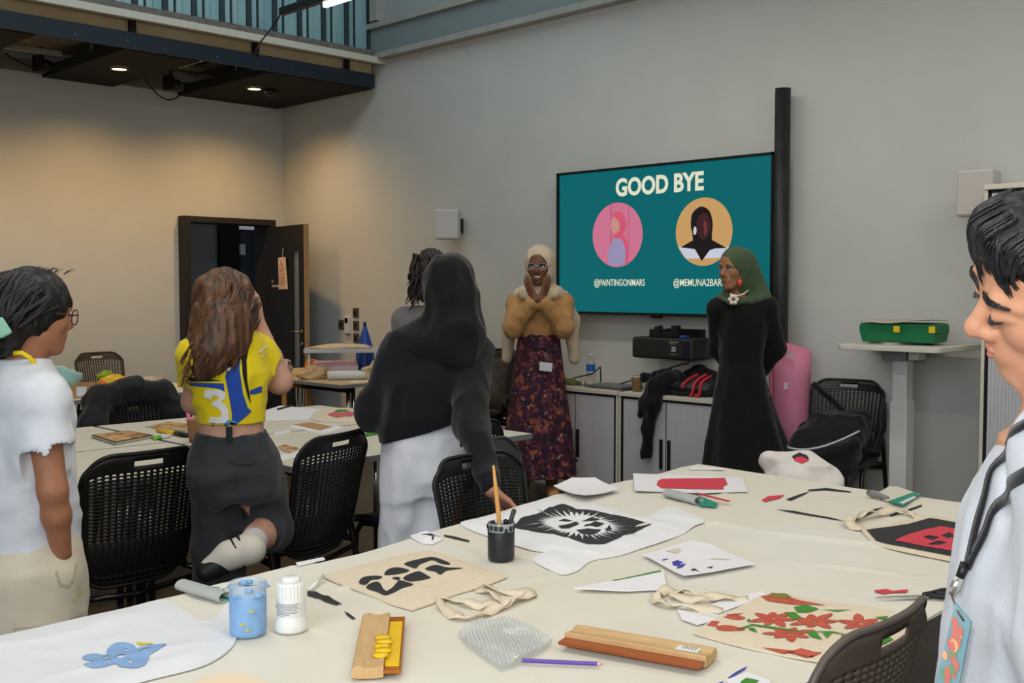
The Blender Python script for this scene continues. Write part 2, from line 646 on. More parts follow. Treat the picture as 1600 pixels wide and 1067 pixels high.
d = soffit_panel(5.05, 6.14, 'black ceiling panel in the corner above the open door', 5.35)
tag(d, 'lit round downlight in the corner ceiling panel beside a black sensor', 'downlight', 'soffit downlights')
d = soffit_panel(3.79, 4.42, 'narrow black ceiling panel, second from the corner', 4.08)
tag(d, 'lit round downlight in the narrow ceiling panel, second from the corner', 'downlight', 'soffit downlights')
soffit_panel(1.4, 3.13, 'black ceiling panel at the left edge of the photo', None)
s_ = thing('ceiling_sensor', 'round black sensor beside the downlight in the corner panel', 'sensor', (5.50, 8.62, SZ - .006))
MB().lathe([(.06, 0), (.062, -.03), (.05, -.045)], n=24).build('body', M_black, s_, True)
MB().lathe([(.035, -.044), (.028, -.055), (.0, -.058)], n=20).build('lens', mat('sensor_lens', (60, 56, 50), .3), s_, True)
# services seen in the gaps between the panels
struct('trim_service_beam', MB().box((3.46, 8.05, 3.40), (.64, .12, .10)).box((4.72, 8.05, 3.40), (.62, .12, .10)).box((3.46, 9.1, 3.38), (.66, .05, .04)).box((4.72, 8.55, 3.40), (.08, .8, .05)), M_steel_white)
struct('trim_wall_head', MB().box((1.8, 9.44, 3.315), (8.7, .1, .09)), mat('head_grey', (112, 108, 100), .8))
struct('trim_cable_tray', MB().box((3.46, 8.75, 3.42), (.66, .25, .03)).box((4.75, 9.0, 3.42), (.6, .2, .03)), mat('tray_grey', (96, 90, 80), .6, .3))


def track_spot(px, py, lab):
    q = PZ(px, py, 3.30)
    t = thing('spotlight', lab, 'spotlight', (q.x, q.y, 3.24), R(25), 'black spotlights in the ceiling gaps')
    MB().box((-.03, 0, .05), (.035, .10, .13)).build('gear_box', M_blackmat, t, bevel=.004)
    MB().cyl((.03, -.05, .04), (.035, .06, .075), .042, n=20).build('lamp_head', M_black, t, True)
    MB().tube([(0, 0, .115), (0, 0, .19)], .012, 8).build('stem', M_black, t, True)


track_spot(64, 98, 'black spotlight in the ceiling gap nearest the left edge')
track_spot(267, 128, 'black spotlight in the ceiling gap beside the corner panel')


def hung_cable(pts, sag, lab, r=.006):
    a, b = Vector(pts[0]), Vector(pts[1])
    o = MB().tube([a.lerp(b, t) - Vector((0, 0, sag * 4 * t * (1 - t))) for t in np.linspace(0, 1, 18)], r, 8).build('cable', M_blackmat, None, True)
    return tag(o, lab, 'cable', 'black cables looped above the panels')


hung_cable((PZ(8, 83, 3.30), PZ(128, 92, 3.30)), .10, 'black cable looping under the gap beside the left-edge panel')
hung_cable((PZ(226, 121, 3.28), PZ(285, 145, 3.28)), .12, 'black cable hanging down beside the corner ceiling panel')
hung_cable(((4.40, 8.45, 3.30), (5.07, 8.62, 3.30)), .05, 'thin black cable crossing the gap beside the corner panel')

# corrugated translucent sheet on the gallery edge
cg = MB()
prof = []
x = -2.4
while x < 6.15:
    prof += [(x, 0), (x + .035, 0), (x + .045, .035), (x + .085, .035), (x + .095, 0), (x + .135, 0), (x + .14, .012), (x + .155, .012), (x + .16, 0), (x + .195, 0), (x + .20, .012), (x + .215, .012), (x + .22, 0)]
    x += .25
prof = [q for q in prof if q[0] < 6.2]
n = len(prof)
cg.add([(a, 8.02 + b, 3.55) for a, b in prof] + [(a, 8.02 + b, 5.9) for a, b in prof], [(i, i + 1, i + 1 + n, i + n) for i in range(n - 1)])
struct('wall_gallery_cladding', cg, mat('corrugated_sheet', (176, 206, 206), .35, rgb2=(140, 178, 182), scale=5, stretch=(1, 1, .15), metal=.1), solid=.004)
rb = MB()
x = -2.4
while x < 6.15:
    rb.box((x + .065, 8.035, 4.72), (.046, .05, 2.34)).box((x + .147, 8.022, 4.72), (.012, .03, 2.34))
    x += .25
struct('trim_cladding_ribs', rb, mat('rib_slate', (52, 66, 74), .5))

# linear pendant in the frame
pl = thing('pendant_lamp', 'long black linear pendant lamp with a bright strip, by the cladding', 'pendant lamp', (4.4, 6.74, 3.42))
MB().box((0, -1.5, 0), (.05, 3.0, .05)).build('housing', M_black, pl, bevel=.004)
MB().box((.02, -1.75, -.04), (.03, 2.5, .03)).build('diffuser', mat('pendant_diffuser', (255, 250, 240), .5, emit=5), pl)
MB().tube([(0, -.9, .02), (0, -.9, 2.58)], .003, 6).build('suspension_wire', M_chrome, pl)
MB().tube([(0, -2.9, .02), (0, -2.9, 2.58)], .003, 6).build('suspension_wire', M_chrome, pl)
q = PZ(410, 88, 3.44)
cpts = [Vector((0, 0, 0)), Vector((-.02, .12, -.16)), Vector((-.02, .5, -.22)), Vector((q.x - 4.4, q.y - 6.74, q.z - 3.42))]
MB().tube([cpts[0] * (1 - t) ** 3 + cpts[1] * 3 * t * (1 - t) ** 2 + cpts[2] * 3 * t * t * (1 - t) + cpts[3] * t ** 3 for t in np.linspace(0, 1, 16)], .006, 8).build('power_cable', M_black, pl, True)

# ------------------------------------------------------------------ things on the right-hand wall
def screen_mat(name, rgb, k=1.0):
    m = mat(name, rgb, .35, emit=k, spec=.3)
    m.node_tree.nodes['Principled BSDF'].inputs['Base Color'].default_value = (.004, .004, .004, 1)
    return m


TX = 6.05
tl, tr_, bl_, br = PX(868, 271, TX), PX(1208.5, 237, TX), PX(870, 490, TX), PX(1206, 497, TX)
ty0, ty1 = (tl.y + bl_.y) / 2, (tr_.y + br.y) / 2
tz1, tz0 = (tl.z + tr_.z) / 2, (bl_.z + br.z) / 2
tv = thing('television', 'large wall television showing a teal goodbye slide', 'television', (TX, (ty0 + ty1) / 2, tz0))
TW, TH = ty0 - ty1, tz1 - tz0
b_ = .018
bz = MB().box((.03, 0, TH - b_ / 2), (.06, TW, b_)).box((.03, 0, b_ / 2), (.06, TW, b_)).box((.03, TW / 2 - b_ / 2, TH / 2), (.06, b_, TH)).box((.03, -TW / 2 + b_ / 2, TH / 2), (.06, b_, TH))
bz.box((.045, 0, TH / 2), (.03, TW - .01, TH - .01)).box((.025, 0, -.008), (.03, .08, .018))
bz.build('casing', M_black, tv)
MB().box((.11, 0, TH / 2), (.09, .7, .5)).build('wall_mount', M_blackmat, tv)
scr = MB().box((.022, 0, TH / 2), (.01, TW - 2 * b_, TH - 2 * b_)).build('screen', screen_mat('screen_teal', (0, 98, 104)), tv)
cream = screen_mat('slide_cream', (222, 222, 196))


def onscreen(px, py, lift=0.014):
    w = PX(px, py, TX + .014)
    return (lift, w.y - tv.location.y, w.z - tz0)


def TVM(px, py, lift):
    return basis(onscreen(px, py, lift), (0, -1, 0), (0, 0, 1), (-1, 0, 0))


def wd_(px0, px1, py):
    return onscreen(px0, py)[1] - onscreen(px1, py)[1]


text_mesh('heading', 'GOOD BYE', cream, .17, .0005, .006, scr, TVM(1028, 289.5, .015), width=wd_(959, 1096, 290))
text_mesh('handle_text', '@PAINTINGONMARS', cream, .068, .0005, .0005, scr, TVM(967, 442, .015), width=wd_(928, 1007, 442))
text_mesh('handle_text', '@MEMUNA2BARRY', cream, .068, .0005, .0005, scr, TVM(1095, 442, .015), width=wd_(1051, 1139, 442))


def disc_poly(r, n=48):
    return [(r * math.cos(2 * PI * k / n), r * math.sin(2 * PI * k / n)) for k in range(n)]


def clip_disc(poly, r):
    out = []
    for x, y in poly:
        d = math.hypot(x, y)
        out.append((x * r / d, y * r / d) if d > r else (x, y))
    return out


def flat(name, loops, m, parent, M, th=.0006):
    V2, F2 = tri_fill(loops)
    o = plate(V2, F2, lambda x, y: th, lambda x, y: 0, m, name, parent, False)
    o.matrix_basis = M
    return o


def portrait(px, py, layers, rad, bg):
    M = TVM(px, py, .0165)
    o = flat('portrait', [disc_poly(rad)], bg, scr, M)
    lift = .0008
    for nm, poly, m, sm in layers:
        q = [(x * rad, y * rad) for x, y in poly]
        q = smooth_loop(q, 5) if sm else q
        q = clip_disc(q, rad * .995)
        flat('picture_' + nm, [q], m, o, Matrix.Translation((0, 0, lift)), .0004)
        lift += .0006
    return o


rad = wd_(925, 1003, 367) / 2
portrait(964, 367, [
    ('wall', [(-.28, 1), (-.22, 1), (-.22, -1), (-.28, -1)], screen_mat('pink_c', (178, 92, 118)), 0),
    ('wall', [(.5, 1), (.54, 1), (.54, -1), (.5, -1)], screen_mat('pink_c', (178, 92, 118)), 0),
    ('gown', [(-.35, -1), (-.38, -.55), (-.2, -.2), (0, -.05), (.15, -.02), (.3, -.15), (.36, -.5), (.36, -1)], screen_mat('lilac', (150, 140, 176)), 0),
    ('scarf', [(.12, -.1), (.32, -.02), (.46, -.4), (.45, -.95), (.34, -1), (.36, -.5), (.24, -.2)], screen_mat('rose', (205, 84, 110)), 0),
    ('face', [(-.12, .55), (-.25, .42), (-.22, .36), (-.28, .25), (-.22, .2), (-.2, .1), (-.05, .05), (.1, .1), (.1, .5)], screen_mat('skin_b', (196, 140, 126)), 0),
    ('hood', [(-.18, .62), (-.02, .72), (.2, .68), (.34, .45), (.38, .25), (.25, .05), (.2, -.1), (-.1, -.08), (-.1, .02), (.08, .1), (.1, .35), (-.02, .5)], screen_mat('rose', (205, 84, 110)), 1),
], rad, screen_mat('pink_a', (200, 112, 140)))
rad2 = wd_(1054.5, 1143, 362) / 2
dk = screen_mat('pic_black', (26, 20, 22))
portrait(1099, 362, [
    ('shirt', [(-1, -.45), (-.6, -.42), (0, -.4), (.6, -.5), (1, -.5), (.8, -1), (-.8, -1)], screen_mat('pic_white', (196, 200, 214)), 0),
    ('scarf', [(-.82, -.44), (-.4, -.25), (.2, -.2), (.82, -.5), (.4, -.5), (.22, -.55), (-.05, -.86), (-.3, -.5)], dk, 0),
    ('hood', [(-.45, .2), (-.4, .55), (-.1, .74), (.2, .6), (.32, .25), (.3, -.05), (.24, -.3), (-.3, -.32), (-.4, 0)], dk, 1),
    ('face', [(-.2, .4), (-.02, .56), (.18, .42), (.25, .1), (.14, -.16), (-.02, -.24), (-.18, -.1), (-.24, .15)], screen_mat('pic_brown', (62, 30, 32)), 1),
    ('cheek', [(.02, .3), (.12, .26), (.14, .05), (.08, -.1), (.02, .0)], screen_mat('pic_brown2', (104, 52, 52)), 1),
    ('earring', [(-.34, .12), (-.28, .16), (-.24, .08), (-.26, -.06), (-.34, -.06)], screen_mat('pic_white', (196, 200, 214)), 1),
], rad2, screen_mat('pic_tan', (196, 152, 96)))

# ultra short throw projector on the wall
pj = thing('projector', 'dark grey box projector fixed to the wall under the television', 'projector', (6.0, 4.53, .955))
y0, y1 = PX(985, 540, 5.88).y, PX(1080, 540, 5.88).y
hw = (y0 - y1) / 2
pj.location.y = (y0 + y1) / 2
M_proj = mat('projector_grey', (40, 39, 37), .55)
MB().box((.02, 0, .075), (.26, 2 * hw, .145)).build('body', M_proj, pj, bevel=.02, seg=3)
MB().box((.17, 0, .1), (.05, .3, .2)).build('wall_plate', M_black, pj)
MB().box((-.113, -hw * .42, .122), (.002, .075, .006)).box((-.113, -hw * .38, .110), (.002, .05, .004)).box((-.113, -hw * .42, .040), (.002, .05, .004)).build('label_print', mat('label_grey', (150, 150, 145), .6), pj)
MB().box((-.112, -hw * .42, .075), (.002, .035, .035)).build('label_square', mat('label_grey', (150, 150, 145), .6), pj)
MB().box((-.112, -hw * .84, .08), (.003, .05, .1)).build('port_panel', mat('port_navy', (30, 30, 52), .4), pj)
t = MB().box((-.02, .09, .175), (.10, .09, .055)).box((-.02, .0, .165), (.08, .10, .035)).box((-.01, -.05, .19), (.06, .05, .08), rz=.2).cyl((-.02, .12, .2), (-.02, .06, .215), .018)
tag(t.build('clutter_bag', M_blackmat, None, bevel=.008, loc=pj.location, rz=.0), 'black cables and bracket piled on top of the wall projector', 'cable bundle')
tag(MB().box((-.03, -.135, .158), (.05, .05, .014)).build('tape_roll', mat('blue_tape', (40, 80, 190), .5), None, bevel=.004, loc=pj.location), 'small blue object on top of the wall projector', 'tape')


def wall_speaker(px0, px1, py0, py1, lab, yaw, side):
    c = PX((px0 + px1) / 2, (py0 + py1) / 2, 5.98)
    hgt = PX(px0, py0, 5.98).z - PX(px0, py1, 5.98).z
    s = thing('wall_speaker', lab, 'speaker', (c.x, c.y, c.z - hgt / 2), yaw, 'white wall speakers')
    MB().box((0, 0, hgt / 2), (.15, .19, hgt)).build('cabinet', mat('speaker_white', (205, 203, 200), .6), s, bevel=.012)
    MB().box((-.077, 0, hgt / 2), (.006, .17, hgt - .02)).build('grille', mat('speaker_grille', (196, 190, 184), .8, bump=.1, bscale=500), s, bevel=.002)
    MB().box((.10, side * .02, hgt * .5), (.06, .05, .05)).cyl((.12, side * .05, hgt * .3), (.12, side * .05, hgt * .72), .02).build('bracket', M_black, s)
    MB().box((WX - c.x - .03, side * .05, hgt * .5), (.06, .09, .12)).build('wall_bracket', M_black, s)
    return s


wall_speaker(684, 716, 328, 374, 'white wall speaker on a black bracket near the door corner', R(38), -1)
wall_speaker(1506, 1552, 267, 338, 'white wall speaker beside the top of the tall cabinet', R(4), 1)


def wall_plate(px, py, lab, dark=True, h=.09):
    c = PX(px, py, WX - .006)
    s = thing('switch_plate', lab, 'socket', (c.x, c.y, c.z), 0, 'dark wall plates by the door')
    MB().box((0, 0, 0), (.012, .085, h)).build('plate', mat('plate_brown', (84, 78, 66), .5), s, bevel=.003)
    MB().box((-.008, 0, 0), (.006, .04, .045)).build('insert', mat('plate_black', (40, 36, 32), .4), s, bevel=.002)


wall_plate(533.5, 507, 'single dark wall plate to the left of the white controller')
wall_plate(556, 488.5, 'topmost of three dark wall plates right of the white controller')
wall_plate(556.3, 508.5, 'middle of three dark wall plates right of the white controller')
wall_plate(556.7, 528, 'lowest of three dark wall plates right of the white controller')
c = PX(543, 508, WX - .012)
s = thing('wall_controller', 'white wall controller with a black display among dark plates', 'controller', tuple(c))
MB().box((0, 0, 0), (.03, .075, .16)).build('body', mat('white_plastic', (215, 215, 212), .5), s, bevel=.006)
MB().box((-.016, 0, .045), (.004, .045, .05)).build('display', M_black, s)

# tall black roll standing against the wall
q = PX(1221, 330, 6.08)
rl = thing('backdrop_roll', 'tall black rolled tube standing upright beside the television', 'roll', (6.08, q.y, 0))
MB().lathe([(.049, 0), (.049, PX(1224, 139, 6.08).z)], n=32).build('tube', mat('black_roll', (40, 40, 42), .5, rgb2=(30, 30, 32), scale=8), rl, True)
o = MB().lathe([(.0495, -.0), (.030, .001), (.03, -.06)], c=(0, 0, PX(1224, 139, 6.08).z + .002), n=32, cap=False).build('tube_end', M_blackmat, rl, True)

# ------------------------------------------------------------------ tables
M_top = mat('table_laminate', (222, 218, 202), 0.45, rgb2=(216, 211, 194), scale=5)
M_tedge = mat('table_edge', (122, 126, 128), .5)
TOPZ = 0.735


def table(name, label, x0, x1, y0, y1, legm=None, rz=0.0, z=TOPZ, group=None, legs='tube'):
    t = thing(name, label, 'table', ((x0 + x1) / 2, (y0 + y1) / 2, 0), rz, group)
    a, b = (x1 - x0) / 2, (y1 - y0) / 2
    MB().box((0, 0, z - .013), (2 * a - .006, 2 * b - .006, .026)).build('tabletop', M_top, t, bevel=.003)
    e = MB()
    e.box((0, b - .002, z - .0145), (2 * a, .006, .025)).box((0, -b + .002, z - .0145), (2 * a, .006, .025)).box((a - .002, 0, z - .0145), (.006, 2 * b, .025)).box((-a + .002, 0, z - .0145), (.006, 2 * b, .025))
    e.build('edging', M_tedge, t)
    lm = legm or M_chrome
    for sx in (-1, 1):
        MB().box((sx * (a - .14), 0, z - .05), (.05, 2 * b - .16, .045)).build('rail', M_blackmat, t)
        for sy in (-1, 1):
            l = MB()
            x, y = sx * (a - .14), sy * (b - .10)
            l.tube([(x, y, z - .03), (x, y, 0.0)], .016, 12)
            l.tube([(x - sx * .045, y, z - .03), (x - sx * .045, y, .0)], .016, 12)
            l.build('leg', lm, t, True)
    return t


M_blk_leg = mat('black_leg', (24, 24, 25), .35)
for x0, x1, y0, y1, lab in ((.42, 2.0, 1.02, 1.64, 'table under the cream cloth beside the near chair and the photographer'),
                            (2.0, 3.56, 1.02, 1.74, 'table under the cream cloth at its right-hand end, behind the badge'),
                            (.42, 2.0, 1.65, 2.26, 'table under the cream cloth along the standing woman in white'),
                            (2.0, 3.56, 1.75, 2.38, 'table under the cream cloth along the woman in black, at the far corner')):
    table('folding_table', lab, x0, x1, y0, y1, M_blk_leg, group='tables pushed together under the cream cloth')
for x0, x1, y0, y1, lab in ((1.2, 2.38, 3.86, 4.62, 'middle white table behind the chair between the woman in white and the yellow jersey'),
                            (2.40, 3.78, 3.64, 4.52, 'middle white table between the yellow jersey and the white trousers, its front edge visible'),
                            (1.2, 2.38, 4.64, 5.42, 'middle white table under the picture books, next to the jacket chair'),
                            (2.40, 3.78, 4.54, 5.42, 'middle white table at the far side, under the paper and flower-print bag')):
    table('folding_table', lab, x0, x1, y0, y1, group='middle tables pushed together')
table('folding_table', 'white table by the back wall with a cardboard box on it', 2.2, 3.9, 6.75, 7.65)
table('folding_table', 'tan table by the open door crowded with craft materials', 4.66, 5.5, 6.42, 8.05)

# tablecloth over the near tables
edge_px = [(-60, 1008), (0, 990), (100, 968), (200, 945), (247, 932), (300, 921), (360, 907), (420, 889), (455, 881), (500, 876), (560, 862), (640, 838), (720, 815), (800, 791), (865, 770), (930, 757), (1000, 744), (1050, 732), (1090, 722), (1140, 729), (1200, 738), (1260, 747), (1320, 757), (1410, 769), (1505, 783)]
out = [tuple(PZ(x, y, .748)[:2]) for x, y in edge_px]
out = [(.32, 2.20)] + [p for p in out if p[0] > .5] + [(3.60, 1.3), (3.60, .985), (2.9, .99), (2.3, .985), (1.7, .975), (1.0, .98), (.32, .98)]
M_cloth = mat('cotton_cloth', (227, 224, 212), .9, rgb2=(222, 216, 199), scale=2.2, bump=.55, bscale=11, sheen=.1)
CZ = .7385
ridges = []
for (a, b, hh, w) in (((950, 838), (1065, 808), .010, .012), ((1065, 808), (1190, 826), .006, .02), ((1130, 822), (1480, 862), .005, .03), ((640, 975), (900, 880), .003, .008),
                      ((800, 985), (560, 890), .003, .01), ((890, 880), (1010, 838), .004, .01), ((460, 955), (600, 890), .003, .01), ((1190, 870), (1490, 905), .004, .015),
                      ((1010, 800), (1240, 745), .003, .01), ((1200, 765), (1480, 815), .0025, .008), ((420, 935), (620, 905), .003, .01), ((220, 950), (420, 890), .003, .02)):
    pa, pb = PZ(*a), PZ(*b)
    ridges.append((pa.x, pa.y, pb.x, pb.y, hh, w))


def cloth_extra(x, y):
    h = 0.0
    for ax, ay, bx, by, hh, w in ridges:
        dx, dy = bx - ax, by - ay
        L2 = dx * dx + dy * dy
        t = ((x - ax) * dx + (y - ay) * dy) / L2
        if -.05 < t < 1.05:
            d = abs((x - ax) * dy - (y - ay) * dx) / math.sqrt(L2)
            if d < w * 2:
                h += 2.0 * hh * math.exp(-(d / w) ** 2 * 2) * max(0, math.sin(PI * min(max(t, 0), 1)))
    return h


cloth = sheet('tablecloth', out, M_cloth, CZ - .003, .003, .0062, .30, .017, extra=cloth_extra, seed=4)
tag(cloth, 'large cream cotton cloth covering the near tables, stained with paint', 'tablecloth')

# ------------------------------------------------------------------ chairs
M_chair = mat('chair_black', (20, 20, 21), .42)
M_tube = mat('chair_tube_black', (14, 14, 15), .25)
NH, NV = 17, 19


def edges_u():
    e = [-1.0, -.93]
    w = 1.86 / (NH + (NH + 1) * .75 * 0 + NH * .8 + .8)
    x = -.93
    s_, h_ = .8 * w, w
    x += s_
    e.append(x)
    for i in range(NH):
        x += h_
        e.append(x)
        x += s_
        e.append(x)
    e[-1] = .93
    e.append(1.0)
    return e


UE = edges_u()


def build_back(width_top=.225, width_bot=.197):
    # rows: (v0, v1, kind) kind 0 solid, 1 holes, 2 handle
    rows = [0.0, .045]
    kinds = [0]
    for k in range(2):
        rows += [rows[-1] + .022, rows[-1] + .022 + .018]
        kinds += [1, 0]
    rows.append(.36)
    kinds.append(0)
    v = .36
    st = (.875 - .36) / (NV * 1.75)
    for k in range(NV):
        rows += [v + st, v + 1.75 * st]
        v += 1.75 * st
        kinds += [1, 0]
    rows += [.905, .945, 1.0]
    kinds += [0, 2, 0]
    us = UE

    def S(u, v):
        z = .415 + .47 * v
        hw = width_bot + (width_top - width_bot) * v
        c = max(0, (v - .86) / .14) ** 2
        hw -= .035 * c * abs(u) ** 2
        z -= .035 * max(0, (abs(u) - .55) / .45) ** 2 * min(1, max(0, (v - .6) / .4))
        b = min(1, max(0, (.12 - v) / .12))
        z += .05 * b * max(0, (abs(u) - .5) / .5) ** 2
        y = -.205 - .085 * v - .04 * (1 - u * u) + .02 * max(0, .25 - v) / .25
        return (u * hw, y, z)

    m = MB()
    nu, nv = len(us) - 1, len(rows) - 1
    m.v = [S(u, v) for v in rows for u in us]
    for j in range(nv):
        for i in range(nu):
            hole = 2 < i < nu - 1 and (i - 2) % 2 == 1 if False else (2 <= i <= nu - 3 and (i - 2) % 2 == 0)
            k = kinds[j]
            if k == 1 and hole:
                continue
            if k == 2 and abs((us[i] + us[i + 1]) / 2) < .24:
                continue
            a = j * (nu + 1) + i
            m.f.append((a, a + 1, a + nu + 2, a + nu + 1))
    m.mi = [0] * len(m.f)
    rim = [S(-1, v) for v in rows] + [S(u, 1) for u in us[1:-1]] + [S(1, v) for v in reversed(rows)] + [S(u, 0) for u in reversed(us[1:-1])]
    return m, rim, S


def make_chair(label, group, m=M_chair):
    c = thing('mesh_back_chair', label, 'chair', (0, 0, 0), 0, group)
    bk, rim, S = build_back()
    b = bk.build('backrest', m, c, True, solid=.005)
    MB().tube(rim, .0075, 8, closed=True).build('rim', m, b, True)
    for s in (-1, 1):      # side brackets wrapping forward from the lumbar band
        g = MB()
        def W(u, v, s=s):
            x, y, z = S(s * 1.0, .16 + .2 * v)
            return (x + s * (.028 * math.sin(u * PI / 2)), y + .075 * u, z - .03 * u)
        g.grid(W, 6, 4)
        g.build('side_bracket', m, c, True, solid=.012)
    seat = MB()
    def ST(u, v):
        a, bb = 2 * u - 1, 2 * v - 1
        rr = max(abs(a), abs(bb))
        ca = a * math.sqrt(1 - bb * bb / 2) * .35 + a * .65
        cb = bb * math.sqrt(1 - a * a / 2) * .35 + bb * .65
        return (ca * .235, cb * .225, .455 - .012 * (1 - a * a) - .02 * max(0, bb) ** 3)
    seat.grid(ST, 16, 16)
    seat.build('seat', m, c, True, solid=.03, loc=(0, 0.01, 0))
    for s in (-1, 1):
        MB().tube([(s * .243, -.165, .565), (s * .248, -.175, .5), (s * .25, -.195, .40), (s * .252, -.215, .30), (s * .255, -.25, .14), (s * .258, -.285, 0)], .0125, 10).build('leg', M_tube, c, True)
        MB().tube([(s * .23, .2, 0), (s * .225, .19, .2), (s * .22, .18, .38), (s * .215, .15, .425), (s * .21, .08, .432), (s * .215, -.08, .428), (s * .248, -.19, .415)], .0125, 10).build('leg', M_tube, c, True)
    MB().tube([(-.215, .02, .425), (.215, .02, .425)], .011, 8).build('seat_rail', M_tube, c, True)
    MB().tube([(-.25, -.2, .39), (0, -.215, .372), (.25, -.2, .39)], .011, 8).build('stretcher', M_tube, c, True)
    return c


GR = 'perforated back chairs'
chair0 = make_chair('black perforated chair with its back to us, between white T-shirt and yellow jersey', GR)
chair0.location = (1.71, 3.80, 0)
chair0.rotation_euler.z = R(2)
ch_b = dup(chair0, (2.36, 3.69, 0), R(17), 'black perforated chair with its back to us, between yellow jersey and white trousers')
ch_c = dup(chair0, (2.60, 2.47, 0), R(181), 'black chair beside the black sleeve, facing us behind the cream cloth')
ch_c.scale = (1, 1, .965)
ch_d = dup(chair0, (4.05, 8.72, 0), R(186), 'empty chair standing against the back wall behind the cardboard box')
ch_e = dup(chair0, (2.86, 5.62, 0), R(188), 'black chair with a jacket draped over its backrest')
ch_f = dup(chair0, (5.50, 5.97, 0), R(75), 'black chair against the wall behind the woman in the patterned skirt')
ch_f.scale = (1.04, 1.04, 1.09)
ch_g = dup(chair0, (5.75, 3.11, 0), R(102), 'black chair by the wall holding a black bag')
ch_r = dup(chair0, (1.745, 1.15, 0), R(2), 'brown-grey chair back in the right foreground, pushed under the cream cloth')
ch_k = dup(chair0, (2.99, 2.72, 0), R(200), 'black chair back, lit grey in its colour, with faint perforations, right of the black sleeve')
ch_k.scale = (1, 1, .96)
ch_h = dup(chair0, (3.04, 3.60, 0), R(0), 'black chair with only its seat showing, left of the white trousers')


def recolour(ch, m):
    for o in ch.children:
        for q in [o, *o.children]:
            if q.data.materials[0] is M_chair:
                q.data = q.data.copy()
                q.data.materials[0] = m


recolour(ch_r, mat('chair_taupe', (92, 82, 76), .45))
recolour(ch_k, mat('chair_black_lit', (62, 68, 68), .5))  # paler copy of the black chair, light on it put into the colour
recolour(ch_d, mat('chair_black_warm_lit', (70, 62, 52), .5))  # black chair tinted brown, warm light painted into its colour

# ------------------------------------------------------------------ wooden stool(s) by the far table
M_stool = mat('stool_wood', (196, 138, 66), .5, rgb2=(178, 120, 52), scale=18, stretch=(1, 1, .2))


def stool(loc, label, h=.62, rz=0.0, group=None, g=.17):
    t = thing('wooden_stool', label, 'stool', loc, rz, group)
    MB().box((0, 0, h - .016), (2 * g, 2 * g, .032)).build('seat', M_stool, t, bevel=.008)
    b = g - .02
    for sx in (-1, 1):
        for sy in (-1, 1):
            MB().tube([(sx * (b - .02), sy * (b - .02), h - .03), (sx * (b + .02), sy * (b + .02), 0)], .019, 8).build('leg', M_stool, t)
    for s in (-1, 1):
        MB().box((0, s * (b + .0), .24), (2 * b, .022, .035)).build('stretcher', M_stool, t)
        MB().box((s * (b + .0), 0, .30), (.022, 2 * b, .035)).build('stretcher', M_stool, t)
    return t


q = PZ(446, 640, .24)
stool((4.72, 7.25, 0), 'wooden stool under the tan table by the open door', .70, R(12))
stool((3.93, 2.27, 0), 'wooden stool hidden behind the far table edge, carrying a white cotton bag', .62, R(0))

# ------------------------------------------------------------------ tambour cabinets
M_cab = mat('cabinet_cream', (222, 216, 198), .5)
M_tamb = mat('tambour_grey', (204, 202, 207), .5)


def cabinet(label, y0, y1, h, depth=.45, group=None, fx=5.75, gap=0.0, open_=0.0):
    t = thing('tambour_cabinet', label, 'cabinet', (fx + depth / 2, (y0 + y1) / 2, 0), 0, group)
    w, d = y1 - y0 - .004, depth - .006
    T = .02
    b = MB()
    b.box((0, w / 2 - T / 2, h / 2), (d, T, h)).box((0, -w / 2 + T / 2, h / 2), (d, T, h)).box((d / 2 - T / 2, 0, h / 2), (T, w - 2 * T, h)).box((0, 0, .03), (d, w - 2 * T, .06))
    b.build('carcass', M_cab, t)
    MB().box((-.006, 0, h - .014), (d + .012, w, .028)).build('cabinet_top', M_cab, t, bevel=.003)
    f = MB()
    fxl = -d / 2 + .008
    f.box((fxl, w / 2 - T - .006, h / 2 + .015), (.02, .014, h - .09)).box((fxl, -w / 2 + T + .006, h / 2 + .015), (.02, .014, h - .09)).box((fxl, 0, h - .036), (.02, w - 2 * T, .014)).box((fxl, 0, .067), (.02, w - 2 * T, .014))
    f.build('track', M_blackmat, t)
    z0, z1 = .075, h - .045
    for s in (-1, 1):
        a0, a1 = .004 + gap, w / 2 - T - .014
        pts = []
        n = int((a1 - a0) / .018)
        for i in range(n):
            y = a0 + (a1 - a0) * i / n
            dy = (a1 - a0) / n
            pts += [(y, 0.0), (y + dy * .12, -.004), (y + dy * .85, -.004), (y + dy * .97, 0)]
        pts.append((a1, 0))
        k = len(pts)
        dm = MB()
        dm.add([(fxl + q, s * y, z0) for y, q in pts] + [(fxl + q, s * y, z1) for y, q in pts], [((i, i + 1, i + 1 + k, i + k) if s < 0 else (i + k, i + 1 + k, i + 1, i)) for i in range(k - 1)])
        dr = dm.build('door', M_tamb, t)
        hz = h * .46 if h < 1 else h * .5
        MB().box((fxl - .012, s * (a0 + .028), hz), (.018, .020, .20)).build('handle', M_black, dr, bevel=.004)
    lk = MB().cyl((fxl - .002, -.012, hz - .13), (fxl - .02, -.012, hz - .13), .012, n=12).box((fxl - .025, -.012, hz - .19), (.006, .02, .06))
    lk.build('lock_and_key', M_black, t)
    return t


cabinet('low tambour cabinet behind the patterned skirt, bottle and laptop on top', 4.72, 5.52, .73, group='low tambour cabinets')
cabinet('low tambour cabinet with black clothing hanging down its front', 3.92, 4.715, .73, group='low tambour cabinets')
cabinet('tall cream tambour cabinet standing behind the man with the lanyard', 1.27, 2.27, 1.98)

